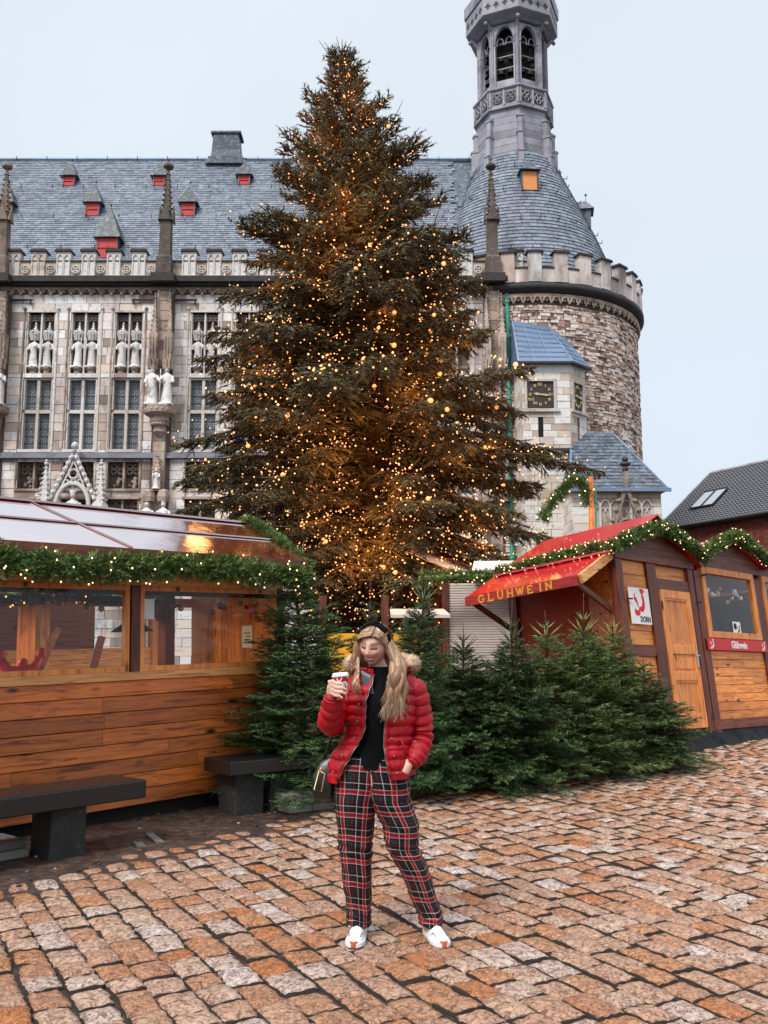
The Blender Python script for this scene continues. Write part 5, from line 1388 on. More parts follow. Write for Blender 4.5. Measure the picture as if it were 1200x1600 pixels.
def serif_word(m, word, x, z, h, w, gap, y0, y1, t=.016):
    """slab-serif capitals made of bars"""
    yy = (y0 + y1) / 2; d = abs(y1 - y0)
    def b(a, c, th=t): m.bar((x + a[0] * w, yy, z + a[1] * h), (x + c[0] * w, yy, z + c[1] * h), d, th, (0, 0, 1)) if abs(a[0] - c[0]) > abs(a[1] - c[1]) * 1.0 else m.bar((x + a[0] * w, yy, z + a[1] * h), (x + c[0] * w, yy, z + c[1] * h), th if False else d, th, (0, 1, 0)) 
    def bb(ax_, az, cx_, cz, th=t):
        a, c = Vector((x + ax_ * w, 0, z + az * h)), Vector((x + cx_ * w, 0, z + cz * h)); dd = (c - a).normalized(); n = Vector((-dd.z, 0, dd.x)) * th / 2
        p = [a - n, c - n, c + n, a + n]; m.prism([(q.x, q.z) for q in p], 'y', y0, y1)
    def serif(cx_, cz): bb(cx_ - .16, cz, cx_ + .16, cz, t * .6)
    for ch in word:
        if ch == 'G':
            for p, q in (((.85, .82), (.6, 1)), ((.6, 1), (.3, .97)), ((.3, .97), (.08, .7)), ((.08, .7), (.08, .3)), ((.08, .3), (.3, .03)), ((.3, .03), (.65, 0)), ((.65, 0), (.85, .18)), ((.85, .05), (.85, .45))): bb(*p, *q)
            bb(.6, .45, 1.0, .45, t * .6)
        elif ch == 'L': bb(.2, 0, .2, 1); bb(.2, 0, .85, 0); bb(.85, 0, .85, .28, t * .7); serif(.2, 1); serif(.1, 0)
        elif ch in 'UÜ':
            for p, q in (((.15, 1), (.15, .3)), ((.15, .3), (.35, .02)), ((.35, .02), (.65, .02)), ((.65, .02), (.85, .3)), ((.85, .3), (.85, 1))): bb(*p, *q)
            serif(.15, 1); serif(.85, 1)
            if ch == 'Ü': bb(.30, 1.12, .30, 1.26); bb(.70, 1.12, .70, 1.26)
        elif ch == 'H': bb(.15, 0, .15, 1); bb(.85, 0, .85, 1); bb(.15, .5, .85, .5, t * .8); [serif(a, c) for a in (.15, .85) for c in (0, 1)]
        elif ch == 'W': bb(.0, 1, .27, 0); bb(.27, 0, .5, .85); bb(.5, .85, .73, 0); bb(.73, 0, 1.0, 1); serif(0, 1); serif(1, 1); serif(.5, .9)
        elif ch == 'E': bb(.2, 0, .2, 1); bb(.1, 0, .85, 0, t * .8); bb(.1, 1, .8, 1, t * .8); bb(.2, .5, .65, .5, t * .8); bb(.85, 0, .85, .25, t * .6); bb(.8, 1, .8, .76, t * .6)
        elif ch == 'I': bb(.5, 0, .5, 1, t * 1.2); serif(.5, 0); serif(.5, 1)
        elif ch == 'N': bb(.15, 0, .15, 1); bb(.15, 1, .85, 0); bb(.85, 0, .85, 1); serif(.15, 0); serif(.1, 1); serif(.85, 1)
        x += w * (.7 if ch == 'I' else 1.0) + gap
def make_hut():
    ht = thing('gluhwein_hut', 'dark framed wooden market hut with red awning, pine door and glazed serving window', 'market hut', HLOC, HROT)
    rg = random.Random(77); DP = 1.98
    def bx(nm, x0, x1, y0, y1, z0, z1, mat, par=None, bv=0.0):
        m = MB(); m.tint(rg.random()); m.box(x0, x1, y0, y1, z0, z1); o = m.build(nm, mat, par or ht)
        if bv: bevel(o, bv, 1)
        return o
    # frame
    for x0, x1 in ((.20, .37), (1.05, 1.31), (2.30, 2.45), (2.50, 2.69), (4.64, 4.90), (6.9, 7.1)): bx('post', x0, x1, -.05, .08, .20, 2.80, M['wood_dark_v'], None, .006)
    bx('post', .20, .36, DP - .15, DP, .1, 2.8, M['wood_dark_v'])
    bx('eave_beam', .18, 2.47, -.07, .10, 2.80, 2.90, M['wood_dark']); bx('eave_beam', 2.49, 7.2, -.06, .10, 2.88, 2.98, M['wood_dark'])
    bx('base_beam', 2.47, 7.1, -.06, .1, .26, .40, M['wood_dark']); bx('rail', .37, 1.05, -.04, .07, 1.38, 1.54, M['wood_dark'])
    bx('lintel', 1.31, 2.30, -.03, .07, 2.42, 2.58, M['wood_dark'])
    # plank infill
    plank_row(ht, .37, 1.05, .0, .03, 1.54, 2.80, 6, M['plank_light'], rg, False); plank_row(ht, .37, 1.05, .0, .03, .28, 1.38, 6, M['plank_light'], rg, False)
    plank_row(ht, 1.31, 2.30, .02, .05, 2.58, 2.80, 1, M['plank_light'], rg, False)
    plank_row(ht, 2.69, 4.64, -.01, .03, .40, 1.50, 8, M['plank_light'], rg, True, 'plank', .9, 1.9)
    plank_row(ht, 4.90, 6.9, -.01, .03, .40, 1.50, 8, M['plank_light'], rg, True, 'plank', .9, 1.9)
    # gables with dark boards
    for x0, xm, x1, zb, zt in ((.2, 1.46, 2.72, 2.90, 3.30), (2.72, 3.92, 5.12, 2.98, 3.45), (5.12, 6.3, 7.5, 2.98, 3.45)):
        n = 3
        for i in range(n):
            a, b = zb + (zt - zb) * i / n, zb + (zt - zb) * (i + 1) / n; ta, tb = i / n, (i + 1) / n
            m = MB(); m.tint(rg.random()); m.prism([(x0 + (xm - x0) * ta, a + .003), (x1 + (xm - x1) * ta, a + .003), (x1 + (xm - x1) * tb, b - .003), (x0 + (xm - x0) * tb, b - .003)], 'y', -.04, .02); m.build('gable_board', M['wood_dark'], ht)
    # door
    d = MB(); d.tint(.3); d.box(1.36, 1.47, -.055, .03, .30, 2.41); d.box(2.15, 2.26, -.055, .03, .30, 2.41)
    for z0, z1 in ((.30, .52), (1.02, 1.15), (1.42, 1.56), (2.28, 2.41)): d.box(1.47, 2.15, -.053, .03, z0, z1)
    door = bevel(d.build('door', M['wood_light_v'], ht), .006, 1)
    for z0, z1 in ((.52, 1.02), (1.15, 1.42), (1.56, 2.28)):
        m = MB(); m.tint(rg.random())
        if z1 - z0 > .4:
            for i in range(5): m.box(1.47 + i * .136 + .003, 1.47 + (i + 1) * .136 - .003, -.03, .02, z0, z1)
            m.box(1.47, 1.50, -.045, -.03, z0, z1); m.box(2.12, 2.15, -.045, -.03, z0, z1); m.box(1.5, 2.12, -.045, -.03, z0, z0 + .03); m.box(1.5, 2.12, -.045, -.03, z1 - .03, z1)
        else: m.box(1.47, 2.15, -.03, .02, z0, z1); m.box(1.52, 2.10, -.042, -.03, z0 + .05, z1 - .05)
        m.build('door_panel', M['wood_light_v'], door)
    m = MB(); m.box(2.18, 2.225, -.066, -.055, 1.22, 1.48); m.bar((2.2, -.1, 1.40), (2.08, -.1, 1.40), .02); m.bar((2.2, -.066, 1.40), (2.2, -.1, 1.40), .02); m.build('handle', M['gold'] if 0 else m_simple('steel', srgb(190, 190, 188), .3, .9, var=.05, bump=0), door)
    for z in (.6, 2.1): m = MB(); m.tube([(1.35, -.06, z), (1.35, -.06, z + .12)], .012, 6); m.build('hinge', M['iron'], door)
    # serving windows
    for a, b in ((2.72, 4.60), (4.94, 6.86)):
        m = MB(); m.tint(.4); ring(m, a, b, 1.70, 2.88, .11, -.07, .02); w = bevel(m.build('window_frame', M['wood_light_v'], ht), .006, 1)
        m = MB(); m.box(a + .11, b - .11, -.03, -.022, 1.81, 2.77); m.build('pane', M['glass'], w)
    # inside of the hut
    m = MB(); m.tint(.2); m.box(.4, 7, DP - .05, DP, .2, 2.9); m.box(7, 7.05, .1, DP, .2, 2.9); m.build('rear_wall', M['wood_dark'], ht)
    m = MB(); m.box(.3, 7, .1, DP, .15, .2); m.box(2.5, 7, .06, .5, 1.45, 1.52); m.build('floor', M['wood_dark'], ht)
    m = MB(); m.tint(.4); m.box(2.75, 6.8, 1.6, 1.65, .2, 2.0); m.build('partition', M['wood_dark'], ht)
    m = MB(); m.tint(.2)     # left side: corner return, counter below the shutter
    m.box(.22, .30, .08, .5, .1, 2.8); m.build('side_board', M['plank_warm'], ht)
    plank_row_side = MB()
    for i in range(8): m = MB(); m.tint(rg.random()); m.box(.22, .25, .1, DP, .15 + i * .14, .15 + (i + 1) * .14 - .004); m.build('side_plank', M['plank_warm'], ht)
    bx('counter_shelf', -.16, .30, .06, DP, 1.28, 1.33, M['wood_light'])
    bx('side_rail', .18, .3, .3, DP, 2.66, 2.8, M['wood_dark'])
    for i in range(44):
        m = MB(); z = 1.34 + i * .030; m.tint(rg.random()); m.prism([(.26, z), (.245, z + .007), (.245, z + .022), (.26, z + .0285)], 'y', .45, DP - .16)
        m.build('shutter_slat', M['shutter_red'], ht)
    bx('side_post', .18, .30, DP - .15, DP, .1, 2.8, M['wood_dark_v'])
    # awning
    yo0, yo1, xo, zo, zi = .02, DP + .15, -.66, 2.49, 2.94
    m = MB(); m.poly3([(xo, yo0, zo), (.22, yo0, zi), (.22, yo1, zi), (xo, yo1, zo)], (0, 0, -.012)); aw = m.build('awning', M['canvas_red'], ht)
    m = MB(); m.tint(.4); m.bar((xo - .01, yo0 - .03, zo - .065), (.2, yo0 - .03, zi - .075), .05, .13); m.build('verge_board', M['wood_light'], aw)
    m = MB(); m.tint(.3); m.box(xo - .03, xo, yo0 + .003, yo1, zo - .145, zo - .004); fa = m.build('fascia', M['canvas_red'] if 0 else m_wood('red_stained_fascia', srgb(150, 30, 22), srgb(96, 16, 14), 1, .4, False, .1), aw)
    for yy in (.1, yo1 - .1): m = MB(); m.tint(.4); m.bar((xo + .05, yy, zo - .1), (.24, yy, 2.02), .05, .075); m.build('strut', M['wood_dark'], aw)
    m = MB()
    for k in range(7): y = yo0 + .1 + k * (yo1 - yo0 - .2) / 6; m.bar((xo + .02, y, zo - .05), (.22, y, zi - .05), .04, .05)
    m.build('rafters', M['wood_dark'], aw)
    # gilded word on the fascia
    m = MB(); serif_word(m, 'GLÜHWEIN', 0, 0, .105, .125, .062, -.006, .0, .022)
    mt = Matrix(((0, -1, 0, xo - .031), (-1, 0, 0, 1.86), (0, 0, 1, zo - .128), (0, 0, 0, 1))); m.xform(mt)
    m.build('lettering', M['gold_letters'], fa)
    # red roof over the first bay, then the neighbours
    for i, (x0, xm, x1, zb, zt, mt) in enumerate(((-.02, 1.46, 2.70, 2.88, 3.60, 'canvas_red'), (2.70, 3.92, 5.12, 3.04, 3.50, 'canvas_red'), (5.12, 6.3, 7.5, 3.04, 3.5, 'canvas_red'))):
        m = MB(); m.poly3([(x0, -.12, zb), (xm, -.12, zt), (xm, DP + .1, zt), (x0, DP + .1, zb)], (0, 0, -.03)); m.poly3([(xm, -.12, zt), (x1, -.12, zb), (x1, DP + .1, zb), (xm, DP + .1, zt)], (0, 0, -.03)); m.build('roof', M[mt], ht)
    # black skirting down to the ground
    m = MB(); V = []; F = []; xs = np.linspace(.2, 7.1, 60)
    for i, x in enumerate(xs):
        sag = .02 * math.sin(x * 7) + .012 * math.sin(x * 17)
        for (y, z) in ((-.03, .27 if x > 2.45 else .29), (-.06 + sag, .16), (-.10 - sag, .04), (-.22 + sag * 2, -.03 - .01), (-.30 + sag, -.05)): V.append((x, y, z))
    for i in range(59):
        for j in range(4): a = i * 5 + j; F.append((a, a + 5, a + 6, a + 1))
    m.add(V, F); m.build('skirting', M['tarp'], ht, True)
    m = MB(); m.bar((.36, -.07, 2.2), (.46, -.10, 2.2), .02); m.bar((2.42, -.07, 2.25), (2.5, -.1, 2.25), .02); m.bar((2.7, -.08, 2.72), (2.76, -.12, 2.72), .03); m.build('hooks', M['iron'], ht)
    # poster with crayfish and name
    p = thing('poster', 'white poster with red crayfish and the word DORN beside the door', 'poster', Hw(.71, -.062, 2.11), HROT)
    m = MB(); m.box(-.27, .27, 0, .01, -.27, .27); m.build('board', M['paper'], p); m = MB(); crayfish(m, -.01, .06, .33, -.004, -.0005); m.build('crayfish_emblem', M['red_print'], p)
    text('DORN', .12, M['black_print'], p, (.10, -.002, -.235), (PI / 2, 0, 0), sx=.8, off=.002)
    # banner
    b = thing('banner', 'red banner lettered in white under the glazed serving window', 'banner', Hw(3.62, -.085, 1.595), HROT)
    m = MB(); m.box(-1.06, 1.06, 0, .008, -.095, .095); m.build('cloth', M['red_banner'], b); text('Glühwein', .17, M['white_paint'], b, (.02, -.001, -.055), (PI / 2, 0, 0), sx=.86, off=.004)
    for sx in (-.92, .92): m = MB(); crayfish(m, sx, 0, .13, -.003, -.0005); m.build('emblem', M['white_paint'], b)
    s = thing('sticker', 'small white sticker with black round emblem in the serving window', 'sticker', Hw(3.75, -.036, 1.90), HROT)
    m = MB(); m.box(-.14, .14, 0, .003, -.09, .10); m.build('paper', M['paper'], s); m = MB(); m.prism([(-.06 + .055 * math.cos(k * PI / 8), .02 + .055 * math.sin(k * PI / 8)) for k in range(16)], 'y', -.003, -.0005); crayfish(m, .06, -.02, .1, -.003, -.0005); m.build('print', M['black_print'], s)
    s = thing('sign_board', 'small red and white card fixed on the far post under the awning', 'sign', Hw(.16, 1.88, 1.5), HROT); m = MB(); m.box(0, .01, -.09, .09, -.1, .1); m.build('card', M['red_banner'], s); m = MB(); m.box(-.004, -.0005, -.05, .05, -.07, .03); m.build('print', M['paper'], s)
    # baubles in the window
    rgb = random.Random(5); pal = {'red': srgb(190, 30, 44), 'white': srgb(225, 220, 216), 'pink': srgb(206, 110, 120), 'gold': srgb(206, 164, 80)}
    for nm, c in pal.items(): M['b2_' + nm] = m_simple(nm + '_ornament', c, .2, .1, var=.1, bump=0)
    ks = list(pal); n = 15
    ords = ['leftmost', 'second', 'third', 'fourth', 'fifth', 'sixth', 'seventh', 'eighth', 'ninth', 'tenth', 'eleventh', 'twelfth', 'thirteenth', 'fourteenth', 'rightmost']
    for i in range(n):
        x = 2.92 + i * .104; z = 2.56 + .05 * math.sin(i * 1.1) - rgb.uniform(0, .12) - .1 * (i in (9, 10)); nm = ks[rgb.randrange(4)]; r = rgb.choice((.03, .045, .055))
        t = thing('bauble', '%s ornament hanging in the serving window, %s of the row' % (nm, ords[i]), 'bauble', Hw(x, .12, z), HROT, 'ornaments hanging in the serving window')
        m = MB(); m.ball((0, 0, 0), r, 10, 8, (1, 1, 1 if i % 3 else 1.3)); m.build('ball', M['b2_' + nm], t, True); m = MB(); m.tube([(0, 0, r), (0, 0, 2.8 - z)], .004, 4); m.build('thread', M['iron'], t)
    # garlands
    garland('garland', 'lit fir garland between the red roof and the awning', [(.06, y, 2.95 + .02 * math.sin(y * 3)) for y in np.linspace(-.25, DP + .1, 18)], .115, HROT, HLOC, 110, dens=560, br=.009)
    arc = lambda x0, xm, x1, zb, zt, n=10: [(x, -.2, zb + (zt - zb) * (1 - abs(x - xm) / (xm - x0 if x < xm else x1 - xm)) ** .8) for x in np.linspace(x0, x1, n)]
    garland('garland', 'lit fir garland arched over the gable above the pine door', arc(.1, 1.44, 2.72, 2.96, 3.38, 14), .13, HROT, HLOC, 55, dens=600, br=.009)
    garland('garland', 'lit fir garland arched over the gable above the serving window', arc(2.72, 3.94, 5.12, 3.08, 3.50, 14), .14, HROT, HLOC, 55, dens=600, br=.009)
    garland('garland', 'lit fir garland starting at the right edge of the photo', arc(5.12, 6.3, 7.4, 3.08, 3.5, 10), .14, HROT, HLOC, 40, dens=500, br=.009)
M['gold_letters'] = m_simple('gold_paint', srgb(226, 160, 44), .4, .2, var=.15, bump=0)
make_hut()
# white tent roof glimpsed between the gables, garland arch behind the red roof
def make_behind():
    t = thing('market_tent', 'white stall roof glimpsed between the two garlanded gables', 'market stall', Hw(3.0, 5.2, 0), HROT)
    m = MB(); m.poly3([(-1.2, -.5, 3.6), (2.6, -.5, 3.6), (2.6, 1.0, 4.35), (-1.2, 1.0, 4.35)], (0, 0, -.03)); m.poly3([(-1.2, 1.0, 4.35), (2.6, 1.0, 4.35), (2.6, 2.5, 3.6), (-1.2, 2.5, 3.6)], (0, 0, -.03)); m.build('roof', M['white_paint'], t)
    m = MB(); m.box(-1, 2.4, 0, 2, 0, 3.6); m.build('body', M['wood_dark'], t); m = MB(); m.bar((-.1, -.5, 3.63), (-.6, 1, 4.38), .3, .01); m.build('red_stripe', M['canvas_red'], t)
    t = thing('garland_pole', 'pale pole with cable behind the red roof, carrying the garland arch', 'pole', (3.95, 17.4, 0)); m = MB(); m.tube([(0, 0, 0), (.04, 0, 4.75)], .055, 8); m.build('pole', M['wood_light_v'], t); m = MB(); m.tube([(.09, 0, 0), (.13, .02, 4.6)], .018, 6); m.build('cable', M['copper'], t)
    garland('garland', 'fir garland arching from the pale pole down behind the red roof', [(3.93, 17.4, 4.2), (3.88, 17.4, 4.55), (3.78, 17.4, 4.72), (3.55, 17.4, 4.62), (3.35, 17.4, 4.38), (3.15, 17.4, 4.15), (3.05, 17.4, 3.9)], .15, None, (0, 0, 0), 22, dens=500, br=.015)
    # stall with closed white roller shutter
    s = thing('shuttered_stall', 'stall with closed white roller shutter and pale roof left of the awning', 'market stall', (1.75, 16.2, 0), Euler((0, 0, R(-8))).to_matrix())
    for i in range(36): m = MB(); z = 1.0 + i * .045; m.prism([(0, z), (-.016, z + .008), (-.016, z + .034), (0, z + .043)], 'x', -.6, 2.1); m.build('shutter_slat', M['shutter_white'], s)
    for x in (-.72, 2.1): m = MB(); m.tint(.3); m.box(x, x + .12, -.05, .08, 0, 2.65); m.build('post', M['wood_dark_v'], s)
    m = MB(); m.tint(.2); m.box(-.72, 2.22, -.02, .05, 0, .98); m.box(-.6, 2.1, .05, 2.4, 0, 2.6); m.build('body', M['wood_dark'], s)
    m = MB(); m.poly3([(-.2, -.45, 2.7), (2.4, -.45, 2.7), (2.4, 1.2, 3.12), (-.2, 1.2, 3.12)], (0, 0, -.04)); m.build('roof', M['white_paint'], s)
    garland('garland', 'fir garland on the eave of the white shuttered stall', [(.6, 15.75, 2.68), (1.4, 15.7, 2.72), (2.2, 15.65, 2.7), (3.1, 15.6, 2.74)], .14, None, (0, 0, 0), 30, dens=420)
    # yellow-fronted stall
    y = thing('yellow_stall', 'small stall with bright yellow board and grey roof behind the woman', 'market stall', (-.9, 14.2, 0))
    m = MB(); m.box(0, 1.5, 0, .05, 1.05, 1.72); m.build('yellow_board', M['yellow_sign'], y)
    for x in (.86, -.1, 1.5): m = MB(); m.tint(.2); m.box(x, x + .11, -.06, .05, 0, 2.3); m.build('post', M['wood_dark_v'], y)
    m = MB(); m.tint(.3); m.box(0, 1.9, .06, .1, 0, 1.04); m.box(-.1, 1.9, 1.5, 1.6, 0, 1.2); m.build('body', M['wood_dark'], y)
    m = MB(); m.poly3([(1.0, -.3, 2.0), (1.9, -.3, 2.0), (1.9, 1.2, 2.14), (1.0, 1.2, 2.14)], (0, 0, -.05)); m.build('roof', M['shutter_white'], y)
    # stall seen through the windows of the left stall
    b = thing('plank_stall', 'orange plank stall with garland seen through the left stall windows', 'market stall', Lw(-2.2, 4.6, 0), LROT)
    rg = random.Random(6)
    plank_row(b, 0, 5.6, 0, .03, .1, 1.55, 9, M['plank_light'], rg)
    for x in (0, 1.9, 3.8, 5.6): m = MB(); m.tint(.3); m.box(x, x + .14, -.04, .1, .1, 2.3); m.build('post', M['wood_light_v'], b)
    m = MB(); m.tint(.2); m.box(0, 5.7, 1.8, 1.85, .1, 2.3); m.box(0, 5.7, -.03, .1, 2.2, 2.36); m.build('rear_wall', M['wood_dark'], b); m = MB(); m.poly3([(-.2, -.4, 2.4), (6, -.4, 2.4), (6, 1, 2.62), (-.2, 1, 2.62)], (0, 0, -.04)); m.build('roof', M['white_paint'], b)
    garland('garland', 'lit fir garland on the plank stall seen through the windows', [tuple(Lw(-2.2 + x, 4.15, 2.28)) for x in np.arange(0, 5.6, .7)], .13, None, (0, 0, 0), 70, 'bulb_gold', dens=300)
make_behind()

# ---------------------------------------------------------------- cut firs
def fir_meshes(seed, h, rb, mat, lead=.35):
    rng = np.random.default_rng(seed); fo = Fol(); tw = MB()
    rgp = random.Random(seed)
    P0s, P1s, Ts, RR = [], [], [], []
    nwh = int(h / .10)
    bend = rng.normal(0, .03, 2)
    ax = lambda z: np.array([bend[0] * math.sin(z * 1.7), bend[1] * math.sin(z * 1.3), z])
    hb = h - lead
    for w in range(nwh):
        z = .10 + (hb - .12) * (w + .5) / nwh; fz = z / hb
        Lb = rb * (1 - fz) ** .72 * 1.02 + .10
        if z < .35: Lb *= .75 + z
        nb = 11 if fz < .8 else 6
        for b in range(nb):
            a = 2 * PI * (b + rng.uniform(-.45, .45)) / nb + w * 1.3; L = Lb * rng.uniform(.62, 1.14)
            up = .08 + .55 * fz + rng.normal(0, .14); d = np.array([math.cos(a), math.sin(a), up]); d /= np.linalg.norm(d)
            base = ax(z + rng.uniform(-.04, .04)); side = np.cross(d, [0, 0, 1.]); side /= np.linalg.norm(side)
            droop = .20 * (1 - fz) * L + .02
            def pt(s): return base + d * L * s + np.array([0, 0, -droop * s * s + .06 * L * s ** 4])
            nseg = max(3, int(L / .11))
            for k in range(nseg):
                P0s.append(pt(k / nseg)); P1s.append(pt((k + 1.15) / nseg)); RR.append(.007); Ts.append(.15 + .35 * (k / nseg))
            ns = max(3, int(L / .052))
            for k in range(ns):
                s = .16 + .84 * (k + rng.random()) / ns
                for q in (-1, 1):
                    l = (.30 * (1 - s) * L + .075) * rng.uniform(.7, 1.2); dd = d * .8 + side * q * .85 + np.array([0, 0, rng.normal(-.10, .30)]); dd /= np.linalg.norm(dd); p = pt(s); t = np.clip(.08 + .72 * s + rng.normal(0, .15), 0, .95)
                    e = p + dd * l + np.array([0, 0, -.12 * l]); P0s.append(p); P1s.append(e); RR.append(.005); Ts.append(t)
                    if l > .10:
                        for q2 in (-1, 1):
                            d2 = dd * .8 + np.cross(dd, [0, 0, 1.]) * q2 * .75; d2 /= np.linalg.norm(d2); m_ = p + (e - p) * rng.uniform(.35, .7); P0s.append(m_); P1s.append(m_ + d2 * l * .5); RR.append(.004); Ts.append(min(.97, t + .1))
    # leader with top whorls
    top = ax(hb); tip = ax(h) + np.array([rng.normal(0, .03), 0, 0])
    for zz, n, l in ((hb - .02, 6, .26), (hb + lead * .28, 4, .16)):
        for b in range(n):
            a = 2 * PI * b / n + rng.uniform(-.3, .3); p = ax(zz); e = p + np.array([math.cos(a) * l * .75, math.sin(a) * l * .75, l * .75]) ; P0s.append(p); P1s.append(e); RR.append(.011); Ts.append(.7)
    P0, P1 = np.array(P0s), np.array(P1s); T = np.array(Ts)
    fo.spindles(P0, P1, np.array(RR), T * .6, rng)
    ln = np.linalg.norm(P1 - P0, axis=1)
    lg = ln > .055
    fo.needles(P0[lg], P1[lg], 15, .030, .0075, T[lg], rng, .5, .8); fo.needles(P0[~lg], P1[~lg], 8, .026, .0075, T[~lg], rng, .5, .8)
    me = fo.mesh('needles', mat)
    tw.tube([tuple(ax(z)) for z in np.linspace(-.03, hb, 8)], [.038, .034, .03, .026, .022, .018, .014, .009], 8)
    tw.tube([tuple(top), tuple(tip)], [.009, .004], 6); tk = tw.mesh('trunk', M['bark'], True)
    return me, tk
FIRS = [fir_meshes(1, 2.1, .80, M['needle_fir']), fir_meshes(2, 2.0, .82, M['needle_fir'], .45), fir_meshes(3, 2.4, .70, M['needle_fir2'], .3)]
def fir(x, y, h, r, k, rz, label, lean=(0, 0)):
    t = thing('cut_fir', label, 'fir tree', (x, y, 0), (lean[1], lean[0], rz), 'cut nordmann firs standing in front of the stalls')
    me, tk = FIRS[k]; h0, r0 = ((2.1, .80), (2.0, .82), (2.4, .70))[k]
    o = link('needles', me, t, 'stuff'); p = link('trunk', tk, t); o.scale = p.scale = (r / r0, r / r0, h / h0)
fir(-.92, 9.55, 2.52, .90, 2, .4, 'tallest dark fir between the left stall and the woman')
fir(-.16, 10.5, 2.28, .55, 1, 2.0, 'fir with star-shaped top just left of the woman\'s head', (.0, 0))
fir(.40, 9.75, 2.30, .62, 2, 3.9, 'slim fir with long bare leader just right of the woman\'s head', (-.02, 0))
fir(.92, 10.55, 1.80, .78, 0, 1.1, 'bushy fir behind the woman\'s pocket side, second from her')
fir(1.42, 10.35, 2.05, .74, 1, .2, 'fir with tall bare leader in front of the white shutter')
fir(1.92, 11.0, 1.96, .84, 0, 4.4, 'wide fir below the lettered awning fascia', (.03, 0))
fir(2.45, 11.3, 2.18, .84, 1, 5.1, 'fir whose leader reaches the awning verge board')
fir(2.92, 11.8, 1.98, .80, 0, 2.9, 'fir in front of the poster and corner post')
fir(3.38, 12.15, 1.50, .84, 1, .9, 'low rightmost fir reaching towards the pine door')
for i, (x, y, l, dx, lb) in enumerate(((.30, 9.75, .62, .06, 'thin pale stake under the slim fir beside the woman'), (1.42, 10.2, 1.0, -.05, 'brown stake showing through the fir in front of the white shutter'))):
    m = MB(); m.tube([(0, 0, -.02), (dx, .02, l)], .018, 7); o = m.build('wooden_stake', M['twig'], None); o.location = (x, y, 0); tag(o, lb, 'stake')

